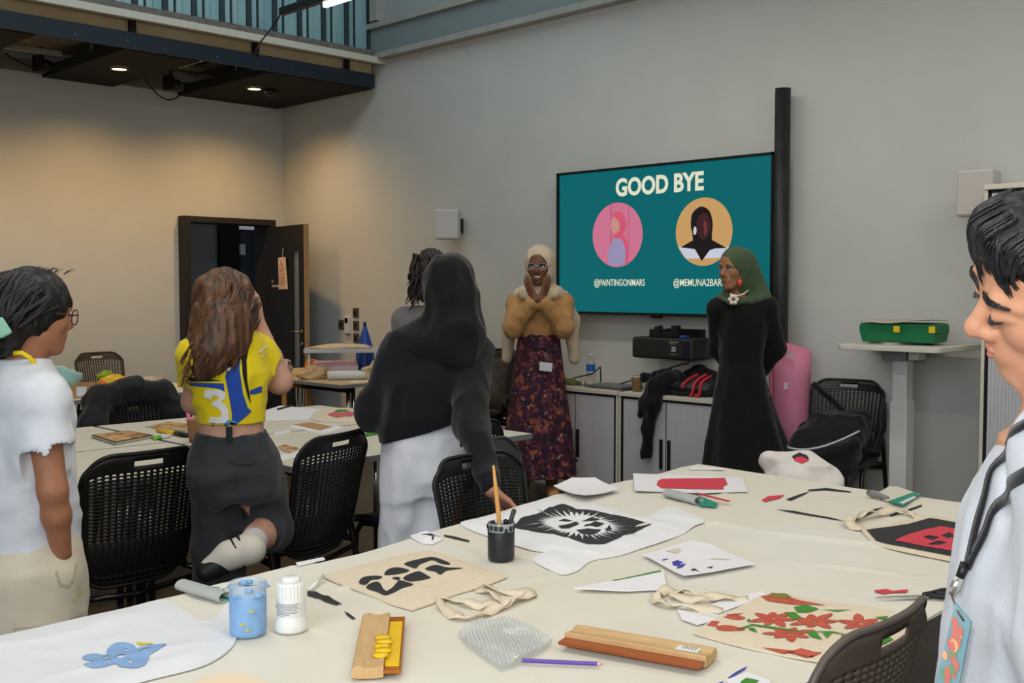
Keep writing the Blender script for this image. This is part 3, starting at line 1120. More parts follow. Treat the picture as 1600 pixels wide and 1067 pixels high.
# ------------------------------------------------------------------ standing desk
sd = thing('standing_desk', 'white height-adjustable desk by the wall with a green case on it', 'desk', (0, 0, 0))
zt = 1.13
xa, xb = 5.52, 6.14
ya, yb = 2.98, 2.40
Mdesk = mat('desk_white', (214, 210, 198), .5)
sd.location = ((xa + xb) / 2, (ya + yb) / 2, 0)
poly = []
w2, h2, r_ = (xb - xa) / 2, (ya - yb) / 2, .05
for cx, cy, a0 in ((w2 - r_, h2 - r_, 0), (-w2 + r_, h2 - r_, 90), (-w2 + r_, -h2 + r_, 180), (w2 - r_, -h2 + r_, 270)):
    for k in range(7):
        an = R(a0 + 15 * k)
        poly.append((cx + r_ * math.cos(an), cy + r_ * math.sin(an)))
MB().prism(poly, zt - .028, zt).build('desktop', Mdesk, sd, bevel=.004)
colx, coly = -.02, .03
MB().box((colx, coly, .82), (.085, .085, .53)).build('upper_column', mat('desk_grey', (212, 212, 210), .45), sd, bevel=.006)
MB().box((colx, coly, .42), (.10, .10, .78)).build('lower_column', mat('desk_grey', (212, 212, 210), .45), sd, bevel=.006)
MB().box((colx + .04, coly - .02, .02), (.5, .36, .03)).build('foot', mat('desk_grey', (212, 212, 210), .45), sd, bevel=.008)
MB().box((colx, coly + .01, zt - .058), (.20, .14, .06)).build('lift_box', mat('desk_motor', (128, 132, 136), .5), sd, bevel=.006)
MB().box((colx - .04, coly - .10, zt - .058), (.10, .06, .05)).build('control_box', Mdesk, sd, bevel=.006)

# ------------------------------------------------------------------ things on the cream cloth
TZ = .7445            # resting height on the cloth


def px_loop(pts, z=TZ + .003, k=0):
    q = [tuple(PZ(x, y, z)[:2]) for x, y in pts]
    return smooth_loop(q, k) if k else q


def cloth_print(name, pts_list, m, target, parent, k=0, lift=.0010, res=.02):
    loops = [px_loop(p, TZ + .004, k) for p in pts_list]
    return decal(name, loops, m, target, (0, 0, -1), lambda x, y: (x, y, 1.2), parent, lift, res, far=0)


P_black = mat('print_black', (38, 40, 42), .75)
P_red = mat('print_red', (214, 60, 78), .7)
P_brick = mat('print_brick_red', (186, 74, 56), .75, rgb2=(204, 96, 72), scale=60)
P_green = mat('print_green', (64, 138, 42), .75)
P_olive = mat('print_olive', (140, 122, 40), .75)
P_blue = mat('print_sky_blue', (142, 178, 222), .75, rgb2=(132, 168, 214), scale=40)
P_yellow = mat('print_yellow', (226, 206, 60), .7)
P_ink = mat('print_ink_blue', (56, 66, 170), .7)
M_white_cot = mat('white_cotton', (236, 236, 238), .9, bump=.15, bscale=120, sheen=.1)
M_calico = mat('calico', (230, 216, 192), .95, rgb2=(224, 209, 183), scale=70, bump=.12, bscale=500)
M_paper = mat('white_paper', (238, 236, 240), .7)
M_wood = mat('beech', (214, 178, 128), .55, rgb2=(200, 162, 110), scale=9, stretch=(2, 18, 2), bump=.05)

# paint marks left on the cloth
for nm, pts, m in (('red_smear', [(1190, 779), (1200, 773), (1215, 771), (1226, 770), (1218, 776), (1205, 779), (1196, 782)], P_red),
                   ('red_smear', [(1366, 919), (1385, 917), (1395, 920), (1419, 918), (1417, 923), (1396, 923), (1380, 925), (1368, 922)], P_red),
                   ('black_smear', [(1322, 810), (1340, 803), (1365, 793), (1381, 789), (1370, 796), (1350, 804), (1330, 812)], P_black),
                   ('black_smear', [(1228, 777), (1250, 769), (1266, 765), (1256, 770), (1236, 779)], P_black),
                   ('black_smear', [(1262, 762), (1290, 760), (1330, 766), (1330, 767), (1290, 763), (1264, 764)], P_black),
                   ('black_smear', [(1390, 802), (1418, 793), (1440, 786), (1441, 788), (1420, 796), (1392, 804)], P_black),
                   ('black_smear', [(1213, 793), (1240, 795), (1300, 806), (1322, 811), (1300, 808), (1240, 798)], P_black),
                   ('black_smear', [(693, 833), (712, 836), (734, 842), (732, 844), (712, 840), (695, 836)], P_black),
                   ('black_smear', [(480, 921), (492, 922), (515, 932), (530, 940), (527, 944), (510, 938), (490, 930), (480, 927)], P_black),
                   ('black_smear', [(487, 919), (520, 933), (535, 942), (531, 942), (515, 934)], P_black),
                   ('black_smear', [(538, 952), (546, 956), (556, 963), (551, 964), (542, 958)], P_black),
                   ('blue_smear', [(1137, 1055), (1150, 1046), (1168, 1037), (1164, 1042), (1150, 1050), (1140, 1057)], P_ink),
                   ('blue_smear', [(1119, 1064), (1131, 1060), (1129, 1063), (1121, 1066)], P_ink),
                   ('yellow_smear', [(1425, 975), (1440, 972), (1450, 976), (1440, 984), (1428, 986)], P_yellow)):
    cloth_print(nm, [pts], m, cloth, cloth, 0, .0026, .010)


cloth_print('peach_stain', [[(296, 1064), (330, 1050), (372, 1046), (410, 1058), (430, 1075), (360, 1085), (300, 1080)]], mat('stain_peach', (240, 220, 190), .9), cloth, cloth, 3, .0008, .03)
# --- T-shirt with the blue flower, bottom left
sh = sheet('printed_tshirt', px_loop([(-70, 1006), (0, 992), (60, 979), (130, 963), (200, 948), (248, 936), (268, 941), (290, 955), (315, 968), (338, 964), (348, 948), (362, 938), (372, 975), (368, 1000), (350, 1020), (322, 1036), (290, 1046), (240, 1058), (190, 1072), (150, 1090), (60, 1110), (-60, 1120)], k=3),
           mat('shirt_greywhite', (228, 230, 234), .9, bump=.2, bscale=90, sheen=.1), TZ, .002, .012, .13, .011, seed=11, aniso=(.45, 1.3), fall=.06)
tag(sh, 'white T-shirt laid flat with a pale blue flower print', 'T-shirt')
fl = cloth_print('flower_print', [[(129, 1030), (133, 1024), (150, 1021), (165, 1023), (168, 1014), (182, 1005), (198, 1005), (210, 1010), (214, 1014), (228, 1011), (245, 1008), (260, 1008), (250, 1018), (234, 1026), (231, 1036), (224, 1044), (205, 1048), (188, 1045), (180, 1040), (160, 1046), (140, 1047), (131, 1042), (145, 1036)],
                                  [(182, 1028), (188, 1024), (196, 1026), (193, 1031), (185, 1032)], [(160, 1026), (170, 1025), (168, 1028)], [(192, 1016), (199, 1013), (198, 1017)], [(218, 1019), (232, 1014), (228, 1018), (220, 1022)], [(160, 1040), (172, 1035), (170, 1038)], [(200, 1033), (209, 1036), (203, 1038)]], P_blue, sh, sh, 4, .0018, .008)
cloth_print('yellow_print', [[(213, 1004), (220, 1005), (228, 1006), (238, 1005), (237, 1008), (226, 1009), (218, 1010)]], P_yellow, sh, sh, 3, .0018, .01)

# --- calico bag with the black leaf print
bag = sheet('tote_bag', px_loop([(503, 899), (560, 883), (620, 868), (672, 859), (700, 868), (750, 886), (794, 900), (760, 914), (716, 926), (680, 940), (645, 952), (615, 944), (560, 922), (530, 911)]), M_calico, TZ, .003, .005, .12, .02, seed=2, fall=.04)
tag(bag, 'cream tote bag lying flat with a black shape print', 'bag')
for k_, pts in enumerate(([(561, 912), (566, 904), (580, 901), (597, 902), (592, 906), (580, 907), (572, 915)], [(601, 897), (608, 891), (622, 889), (640, 894), (620, 899), (603, 900)],
                          [(572, 919), (590, 910), (604, 925), (626, 905), (612, 905), (640, 913), (645, 916), (628, 920), (605, 931), (590, 926)], [(630, 905), (640, 899), (655, 895), (668, 901), (672, 904), (655, 908), (640, 910)],
                          [(632, 882), (660, 874), (680, 872), (704, 882), (690, 882), (675, 876), (655, 884), (650, 890), (640, 887)], [(664, 891), (680, 884), (700, 888), (724, 889), (700, 893), (688, 899), (680, 895)])):
    cloth_print('black_print', [pts], P_black, bag, bag, 3, .0020, .010)


def strap(name, pts, w, m, parent, z=TZ, up=.012, base=None):
    P = [Vector(PZ(x, y, z)) for x, y in pts]
    P = [Vector((p[0], p[1], 0)) for p in smooth_open([p[:2] for p in P], 5)]
    mb = MB()
    n = len(P)
    vs = []
    for i, p in enumerate(P):
        t = (P[min(i + 1, n - 1)] - P[max(i - 1, 0)]).normalized()
        s_ = Vector((-t.y, t.x, 0)) * w / 2
        zz = z + .002 + up * math.sin(PI * i / (n - 1)) * (.6 + .4 * math.sin(i * 1.3))
        tw = .006 * math.sin(i * .55)
        vs += [p - s_ + Vector((0, 0, zz + tw)), p + s_ + Vector((0, 0, zz - tw))]
    mb.add(vs, [(2 * i, 2 * i + 1, 2 * i + 3, 2 * i + 2) for i in range(n - 1)])
    return mb.build(name, m, parent, True, solid=.003)


def smooth_open(pts, k=5):
    P = [np.array(p, float) for p in pts]
    P = [2 * P[0] - P[1]] + P + [2 * P[-1] - P[-2]]
    out = []
    for i in range(1, len(P) - 2):
        a, b, c, d = P[i - 1:i + 3]
        for t in np.arange(k) / k:
            out.append(tuple(0.5 * ((2 * b) + (c - a) * t + (2 * a - 5 * b + 4 * c - d) * t * t + (3 * b - a - 3 * c + d) * t ** 3)))
    out.append(tuple(P[-2]))
    return out


strap('handle', [(688, 930), (692, 950), (712, 966), (740, 967), (775, 955), (800, 944), (828, 934), (826, 928), (790, 928), (760, 915)], .024, M_calico, bag, up=.01)
strap('handle', [(690, 935), (720, 945), (760, 951), (790, 950), (770, 932), (745, 922)], .022, M_calico, bag, up=.014)

# --- white T-shirt with the black sun print
sun = sheet('printed_tshirt', px_loop([(720, 815), (760, 806), (800, 797), (835, 783), (862, 778), (905, 785), (940, 790), (985, 803), (1010, 806), (1030, 797), (1052, 790), (1075, 800), (1102, 812), (1085, 820), (1072, 830), (1060, 836), (1025, 848), (1000, 856), (970, 866), (930, 873), (915, 880), (903, 890), (880, 896), (860, 889), (832, 873), (850, 862), (830, 858), (800, 849), (780, 842), (750, 832), (730, 824)], k=3),
            M_white_cot, TZ, .002, .012, .12, .009, seed=7, aniso=(1.2, .6), fall=.05)
tag(sun, 'white T-shirt laid flat with a black square and white sun face print', 'T-shirt')
sq = [(800, 825), (815, 814), (880, 789), (900, 797), (930, 800), (965, 808), (1018, 821), (990, 835), (965, 846), (945, 852), (920, 853), (890, 845), (850, 836)]
c0 = np.array((905., 822.))
rnd = random.Random(5)
star = []
nr = 46
for i in range(nr):
    a = 2 * PI * i / nr
    for r_, da in ((1.0 if i % 2 == 0 else .84, 0), (.55, PI / nr)):
        an = a + da
        ro = r_ * (1 + rnd.uniform(-.08, .08) if r_ > .6 else 1)
        u, v = math.cos(an) * ro, math.sin(an) * ro
        # square in its own skewed frame
        star.append((c0[0] + 92 * u + 12 * v, c0[1] + 3 * u + 25 * v))
face = [[(872, 815), (882, 812), (895, 815), (884, 817)], [(872, 824), (884, 822), (900, 818), (905, 822), (890, 827), (876, 828)], [(908, 818), (925, 812), (938, 814), (924, 818)],
        [(912, 826), (930, 818), (945, 820), (930, 827)], [(900, 830), (918, 829), (940, 832), (925, 837), (908, 835)], [(945, 832), (952, 822), (956, 828), (950, 835)]]
cloth_print('sun_print', [sq, star, *face], P_black, sun, sun, 0, .0020, .007)

# --- black / red printed bag at the right
br_ = sheet('tote_bag', px_loop([(1345, 826), (1352, 836), (1366, 850), (1420, 862), (1490, 876), (1560, 880), (1600, 850), (1520, 818), (1460, 806), (1420, 812), (1380, 822)]), M_calico, TZ, .004, .010, .09, .018, seed=21, fall=.05)
tag(br_, 'calico bag with a black and red print at the far right of the cloth', 'bag')
cloth_print('black_print', [[(1354, 829), (1370, 847), (1420, 858), (1490, 872), (1548, 876), (1592, 850), (1520, 822), (1452, 811), (1420, 822), (1385, 827)]], P_black, br_, br_, 0, .002, .012)
cloth_print('red_print', [[(1398, 848), (1434, 835), (1470, 826), (1520, 834), (1570, 848), (1540, 870), (1490, 866), (1440, 857)], [(1442, 844), (1455, 840), (1468, 845), (1458, 848)], [(1450, 853), (1464, 849), (1480, 852), (1470, 856), (1455, 856)], [(1470, 840), (1484, 836), (1492, 842), (1480, 845)]], P_red, br_, br_, 0, .0036, .012)
strap('handle', [(1348, 828), (1330, 824), (1328, 818), (1350, 810), (1390, 803), (1420, 804), (1438, 811)], .03, M_calico, br_, up=.02)

# --- flower bag
fb = sheet('tote_bag', px_loop([(1082, 988), (1102, 975), (1150, 950), (1188, 930), (1215, 926), (1290, 940), (1360, 948), (1400, 956), (1440, 966), (1445, 976), (1420, 992), (1400, 1006), (1330, 1030), (1290, 1034), (1240, 1026), (1180, 1014), (1130, 1002)]), M_calico, TZ, .003, .005, .12, .02, seed=31, fall=.04)
tag(fb, 'calico tote bag printed with brick red flowers and green leaves', 'bag')
def flower(cx, cy, rx, ry, n, rot, m=P_brick):
    for k in range(n):
        a = R(rot + 360 * k / n)
        u, v = math.cos(a), math.sin(a)
        L1 = 1.0 + .18 * math.sin(k * 2.3)
        pts = [(.12, -.06), (.45, -.24), (.8, -.17), (1.05, .02), (.8, .20), (.45, .2), (.12, .06)]
        cloth_print('flower_petal', [smooth_loop([(cx + rx * (u * p * L1 - v * q), cy + ry * (v * p * L1 + u * q)) for p, q in pts], 3)], m, fb, fb, 0, .0018, .014)


flower(1208, 968, 33, 12, 7, 10)
flower(1232, 992, 36, 12, 7, 30)
flower(1272, 972, 36, 13, 7, 0)
flower(1346, 976, 38, 14, 6, 200)
flower(1330, 1003, 24, 8, 5, 20)
for p_ in ([(1118, 957), (1135, 957), (1165, 966), (1150, 969), (1130, 964)], [(1120, 980), (1140, 978), (1164, 984), (1150, 988), (1124, 986)], [(1098, 975), (1112, 968), (1106, 976)]):
    cloth_print('bud_print', [smooth_loop(p_, 3)], P_brick, fb, fb, 0, .0012, .03)
cloth_print('red_print', [[(1189, 932), (1215, 928), (1250, 940), (1292, 948), (1240, 946), (1200, 940)]], P_brick, fb, fb, 0, .0018, .012)
cloth_print('olive_print', [[(1200, 932), (1212, 925), (1228, 928), (1236, 936), (1215, 936)]], P_olive, fb, fb, 3, .0024)
cloth_print('red_print', [[(1190, 1012), (1240, 1018), (1285, 1022), (1262, 1030), (1225, 1022)]], P_brick, fb, fb, 0, .0018, .012)
for pts in ([(1240, 950), (1258, 947), (1280, 953), (1262, 958), (1246, 958)], [(1225, 958), (1242, 958), (1252, 966), (1240, 970)], [(1166, 970), (1172, 968), (1172, 974)], [(1168, 982), (1178, 982), (1184, 990), (1172, 986)], [(1260, 990), (1275, 990), (1285, 1002), (1268, 998)], [(1285, 992), (1302, 990), (1292, 1000)], [(1366, 966), (1388, 964), (1384, 970)],
            [(1150, 985), (1175, 976), (1205, 980), (1260, 989), (1300, 990), (1345, 998), (1300, 992), (1240, 988), (1200, 982), (1175, 978), (1160, 984)], [(1280, 954), (1310, 955), (1332, 954), (1310, 957)], [(1358, 1006), (1385, 995), (1396, 1000), (1375, 1010), (1360, 1014)]):
    cloth_print('leaf_print', [pts], P_green, fb, fb, 0, .0024, .012)
strap('handle', [(1130, 955), (1085, 952), (1040, 948), (1024, 938), (1040, 928), (1070, 928), (1110, 934), (1160, 937)], .022, M_calico, fb, up=.012)
strap('handle', [(1062, 926), (1052, 936), (1090, 941), (1130, 940), (1170, 938)], .02, M_calico, fb, up=.010)


def paper(label, pts, m=M_paper, lift=0.0, curl=0.0, amp=.002, name='paper_sheet', group=None, seed=1, cat='paper', th=.0012, z=TZ):
    loop = px_loop(pts, z + .002 + lift)
    cx = sum(p[0] for p in loop) / len(loop)
    cy = sum(p[1] for p in loop) / len(loop)
    rad_ = max(math.dist(p, (cx, cy)) for p in loop)
    o = sheet(name, loop, m, z + lift, th, amp, .12, .025, seed=seed, shell=th, extra=(lambda x, y: curl * (math.dist((x, y), (cx, cy)) / rad_) ** 2) if curl else None)
    return tag(o, label, cat, group)


pr = paper('white paper with a block of red paint at the far edge', [(989, 741), (1050, 742), (1120, 745), (1160, 748), (1168, 769), (1100, 771), (992, 768)], curl=.004)
cloth_print('red_block', [[(1028, 751), (1034, 748), (1080, 747), (1133, 747), (1137, 757), (1130, 760), (1131, 765), (1080, 764), (1034, 763), (1026, 758)]], P_red, pr, pr, 0, .0012)
paper('folded blank white paper near the corner of the cloth', [(865, 762), (893, 752), (930, 752), (968, 766), (925, 778), (912, 781)], lift=.004, curl=.016, th=.003)
st = paper('white cut-out stencil sheet with blue paint marks', [(1004, 868), (1080, 847), (1110, 852), (1181, 883), (1115, 895), (1068, 903)], lift=.001, curl=.005, amp=.004)
for pts, m in (([(1040, 862), (1052, 859), (1062, 858), (1064, 862), (1056, 866), (1050, 864)], mat('cutout_beige', (214, 206, 188), .8)), ([(1105, 873), (1125, 873), (1145, 876), (1125, 875)], mat('cutout_beige', (214, 206, 188), .8)),
               ([(1034, 876), (1042, 874), (1045, 874), (1036, 878)], P_ink), ([(1050, 880), (1058, 876), (1068, 880), (1060, 884), (1072, 882), (1066, 888), (1056, 890), (1060, 886), (1052, 885)], P_ink), ([(1078, 888), (1086, 890), (1094, 896), (1088, 893), (1078, 893), (1084, 890)], P_black), ([(1104, 888), (1114, 886), (1112, 890)], P_black)):
    cloth_print('paint_mark', [pts], m, st, st, 0, .0012)
gp = paper('narrow folded white paper with a green painted edge', [(896, 922), (940, 912), (990, 902), (1036, 893), (1043, 922), (980, 924)], lift=.001, curl=.004, th=.003)
cloth_print('green_edge', [[(957, 907), (995, 900), (1033, 894), (1033, 896), (995, 902), (958, 909)]], P_green, gp, gp)
paper('white paper half under the handles of the flower bag, nearest it', [(1058, 952), (1115, 965), (1120, 968), (1090, 976), (1066, 968)], seed=3, lift=.0)
paper('white paper showing between the flower bag and its handles', [(1100, 948), (1150, 930), (1192, 924), (1200, 930), (1160, 944), (1122, 958)], seed=4, lift=.0)
gs = paper('small white paper scrap with green paint, bottom right of the cloth', [(1135, 1062), (1168, 1050), (1205, 1064), (1195, 1085), (1150, 1085)], seed=5)
cloth_print('green_paint', [[(1157, 1064), (1166, 1058), (1186, 1062), (1178, 1070), (1160, 1070)]], P_green, gs, gs)
paper('thin white strip lying at the far edge of the cloth', [(1076, 730), (1130, 732), (1132, 734), (1078, 734)], th=.003)
paper('narrow white strip on the cloth edge beside the stray paint bottle', [(462, 880), (505, 871), (508, 874), (466, 884)], th=.003)
cr = sheet('crumpled_paper', px_loop([(640, 836), (655, 832), (672, 830), (688, 833), (692, 842), (676, 849), (660, 848), (648, 842)]), M_paper, TZ, .002, .014, .03, .006, seed=9, fall=.02)
tag(cr, 'crumpled paper scrap with black marks beside the cream tote bag', 'paper')
cloth_print('black_mark', [[(656, 836), (672, 835), (688, 838), (672, 838)], [(670, 842), (688, 840), (690, 843), (676, 845)]], P_black, cr, cr)

# --- jars and bottle
M_glass = mat('clear_glass', (250, 252, 252), .02, trans=1.0, ior=1.45)


def jar(label, px, py, r, h, paint, group=None):
    q = PZ(px, py, TZ)
    t = thing('paint_jar', label, 'jar', (q.x, q.y, TZ))
    MB().lathe([(r * .86, 0), (r * .97, .003), (r, .012), (r, h * .80), (r * .96, h * .84), (r * .5, h * .83), (.001, h * .83)], n=36).build('paint', paint, t, True)
    MB().lathe([(r * 1.0, h * .78), (r * 1.015, h * .84), (r * .97, h * .93), (r * 1.0, h), (r * .93, h), (r * .91, h * .93), (r * .95, h * .85)], n=36, cap=False).build('glass_rim', mat('rim_glass', (214, 226, 232), .05, alpha=.4, spec=.8), t, True)
    return t, q


jb, q = jar('glass jar filled with pale blue paint', 388, 990, .037, .108, mat('paint_pale_blue', (140, 180, 224), .45, rgb2=(128, 168, 214), scale=40))
sp = MB()
M_pb = mat('paint_pale_blue', (140, 180, 224), .45)
for k in range(14):
    a = k * 2.4
    sp.lathe([(.0, -.004), (.006 + .003 * (k % 3), -.002), (.007, .004), (.0, .006)], c=(.036 * math.cos(a) * .93, .036 * math.sin(a) * .93, .085 + .012 * (k % 2)), n=8)
sp.build('paint_splashes', M_pb, jb, True)
for a, z in ((R(222), .03), (R(236), .018), (R(250), .055)):
    MB().lathe([(.0, 0), (.006, .0005), (.004, .002), (0, .003)], n=8).build('yellow_drip', P_yellow, jb, True, loc=(.0372 * math.cos(a), .0372 * math.sin(a), z))
jk, q = jar('glass jar of black paint holding a wooden brush', 783, 874, .035, .098, mat('paint_black', (40, 41, 46), .35))
rim_ = MB()
rnd = random.Random(2)
for k in range(16):
    a = k * 2 * PI / 16
    rim_.lathe([(.0, -.010), (.007, -.004), (.006, .006), (.0, .009)], c=(.031 * math.cos(a), .031 * math.sin(a), .084 + rnd.uniform(-.006, .008)), n=8)
rim_.build('paint_smears', mat('paint_black', (40, 41, 46), .35), jk, True)
f = Frame(783, 2.82)


def stick(base_px, tip_px, dist, build):
    pass


a, b = PZ(780, 872, TZ + .02), None
d1 = q + Vector((0.0, 0.0, .03))
top = CP + ray(771, 727) * ((Vector((q.x, q.y, 0)).length + .02) / Vector((ray(771, 727).x, ray(771, 727).y, 0)).length)
br0 = Vector((q.x + .004, q.y, TZ + .02))
pb = thing('paintbrush', 'long wooden paintbrush standing in the black paint jar', 'brush', br0)
v = top - br0
MB().tube([v * .0, v * .2, v * .45, v * .8, v], [.0045, .005, .0062, .005, .003], 12).build('handle', mat('brush_wood', (222, 166, 88), .4), pb, True)
MB().tube([v * -.02, v * .10], .006, 10).build('ferrule', mat('satin_steel', (150, 135, 110), .35, 1), pb, True)
kn0 = Vector((q.x + .008, q.y + .006, TZ + .025))
top2 = CP + ray(804, 795) * ((Vector((q.x, q.y, 0)).length + .03) / Vector((ray(804, 795).x, ray(804, 795).y, 0)).length)
v = top2 - kn0
sp_ = thing('spatula', 'dark spatula leaning in the black paint jar', 'spatula', kn0)
MB().tube([v * 0, v * .55, v * .7, v * .95, v * 1.0], [.003, .0035, .006, .0065, .004], 10).build('handle', mat('spatula_grey', (60, 60, 62), .4), sp_, True)
MB().tube([v * -.05, v * .1], .0028, 8).build('blade', M_chrome, sp_)

q = PZ(455, 984, TZ)
wb = thing('paint_bottle', 'white plastic paint bottle with a ribbed flip-top cap', 'bottle', (q.x, q.y, TZ), R(-30))
M_wp = mat('white_plastic_gloss', (238, 238, 236), .35)
MB().lathe([(.030, 0), (.0335, .004), (.0335, .018), (.0295, .03), (.029, .066), (.0275, .072)], n=36).build('bottle', M_wp, wb, True)
cap = MB()
prof = []
n = 48
for (r, z) in ((.0285, .069), (.0285, .096), (.026, .101)):
    prof.append((r, z))
vs = []
for r, z in prof:
    for k in range(n):
        rr = r + (.0007 if k % 2 else -.0005)
        vs.append((rr * math.cos(2 * PI * k / n), rr * math.sin(2 * PI * k / n), z))
cap.add(vs, [(i * n + k, i * n + (k + 1) % n, (i + 1) * n + (k + 1) % n, (i + 1) * n + k) for i in range(2) for k in range(n)] + [tuple(2 * n + k for k in range(n))])
cap.build('cap', M_wp, wb)
MB().lathe([(.020, .10), (.020, .108), (.016, .111)], n=28).build('flip_lid', M_wp, wb, True)
lb = MB()
lb.grid(lambda u, v: (.0297 * math.cos(R(190 + 130 * u)), .0297 * math.sin(R(190 + 130 * u)), .033 + .030 * v), 14, 1)
lo = lb.build('label', mat('label_white', (226, 226, 226), .5), wb, True)
for k in range(9):
    w_ = (1, .9, .95, 1, .85, .95, .9, .6, .4)[k]
    z = .060 - k * .003
    MB().grid(lambda u, v: (.0299 * math.cos(R(200 + 100 * u * w_)), .0299 * math.sin(R(200 + 100 * u * w_)), z + .0011 * v), 10, 1).build('print_line', mat('print_line_grey', (110, 110, 116), .6), lo)
MB().grid(lambda u, v: (.0299 * math.cos(R(186 + 9 * u)), .0299 * math.sin(R(186 + 9 * u)), .05 + .006 * v), 2, 1).build('logo_block', M_black, lo)
a, b = PZ(484, 921, TZ + .004), PZ(505, 898, TZ + .012)
ss = MB().tube([(0, 0, .004), (b.x - a.x, b.y - a.y, .010)], .004, 10).build('mixing_stick', M_wp, None, True, loc=(a.x, a.y, TZ))
tag(ss, 'thin white plastic stick lying beside the white bottle', 'stick')


# --- squeegees
def squeegee(label, p0, p1, w, rubber_side, rub, edge):
    """p0,p1: pixel ends of the wooden stock's centre line"""
    a, b = PZ(*p0, TZ + .012), PZ(*p1, TZ + .012)
    d = Vector((b.x - a.x, b.y - a.y, 0))
    L_ = d.length
    t = thing('squeegee', label, 'squeegee', (a.x, a.y, TZ), math.atan2(d.y, d.x))
    prof = [(-w * .5, .004), (-w * .5, .018), (-w * .42, .024), (-w * .25, .025), (-w * .05, .021), (w * .15, .021), (w * .5, .025), (w * .5, .003), (w * .2, .001), (-w * .3, .001)]
    m = MB()
    n = len(prof)
    m.add([(0, rubber_side * y, z) for y, z in prof] + [(L_, rubber_side * y, z) for y, z in prof], [tuple(range(n)), tuple(reversed(range(n, 2 * n)))] + [(i + n, (i + 1) % n + n, (i + 1) % n, i) for i in range(n)])
    m.build('wooden_stock', M_wood, t, bevel=.002)
    MB().box((L_ / 2, rubber_side * (w * .5 + .014), .012), (L_ - .004, .034, .0065)).build('rubber_blade', rub, t, bevel=.001)
    return t, L_


M_rub = mat('orange_rubber', (196, 112, 24), .2, trans=.3, ior=1.4)
t, L_ = squeegee('short wooden squeegee with yellow paint on its orange blade', (574, 1052), (588, 966), .058, -1, M_rub, 0)
yel = mat('yellow_paint', (244, 200, 20), .3)
for k in range(5):
    MB().lathe([(.0, .0035), (.012 + .003 * (k % 2), .0028), (.016, 0)], n=14).build('yellow_paint', yel, t, True, loc=(.06 + .025 * k, -.021 - .004 * (k % 2), .0242))
MB().box((L_ * .47, -.043, .0165), (L_ * .80, .026, .003)).build('yellow_paint', yel, t, bevel=.001)
t, L_ = squeegee('long wooden squeegee with an orange-brown blade and white sticker', (893, 990), (1112, 1028), .066, -1, mat('amber_rubber', (168, 82, 26), .3, trans=.2), 0)
MB().box((L_ - .045, .004, .0225), (.045, .036, .001)).build('sticker', mat('label_white', (226, 226, 226), .5), t)
for k in range(5):
    MB().box((L_ - .056 + k * .006, .006, .0232), (.003 if k % 2 else .002, .022, .0006)).build('barcode_bar', mat('label_print', (150, 146, 140), .6), t)

# --- pencil
a, b = PZ(816, 1035, TZ), PZ(942, 1041, TZ)
d = Vector((b.x - a.x, b.y - a.y, 0))
pc = thing('pencil', 'purple pencil lying below the bubble wrap', 'pencil', (a.x, a.y, TZ + .0042), math.atan2(d.y, d.x))
L_ = d.length
MB().tube([(0, 0, 0), (L_ * .93, 0, 0)], .004, 6).build('barrel', mat('pencil_purple', (98, 66, 168), .4), pc)
MB().tube([(L_ * .93, 0, 0), (L_ * .985, 0, 0)], [.004, .0012], 10).build('sharpened_tip', mat('pencil_wood', (226, 186, 170), .6), pc, True)
MB().tube([(L_ * .985, 0, 0), (L_, 0, 0)], [.0012, .0002], 8).build('lead', M_black, pc, True)

# --- bubble wrap
bw = px_loop([(716, 990), (745, 978), (790, 968), (830, 985), (862, 1005), (840, 1020), (800, 1040), (782, 1045), (750, 1022), (730, 1008)])
V2, F2 = tri_fill([bw], .012)
M_bub = mat('bubble_film', (206, 214, 212), .12, alpha=.30, spec=.8)
o = plate(V2, F2, lambda x, y: TZ + .012 + .008 * n2(x, y, 14, 3), lambda x, y: TZ, M_bub, 'bubble_wrap')
tag(o, 'folded piece of clear bubble wrap', 'bubble wrap')
bub = MB()
ux = (PZ(862, 1005) - PZ(790, 968)).normalized()
uy = (PZ(716, 990) - PZ(790, 968)).normalized()
base = PZ(790, 968)
for i in range(26):
    for j in range(26):
        p = base + ux * (i * .0095) + uy * (j * .0095 + (.0047 if i % 2 else 0))
        if _inside(p.x, p.y, bw):
            bub.lathe([(.0040, 0), (.0036, .002), (.0018, .0036), (.0, .004)], c=(p.x, p.y, TZ + .0105 + .008 * n2(p.x, p.y, 14, 3)), n=7, cap=False)
bb = bub.build('bubble', mat('bubble_dome', (236, 238, 238), .06, alpha=.22, spec=1.0), o, True)
bb['kind'] = 'stuff'


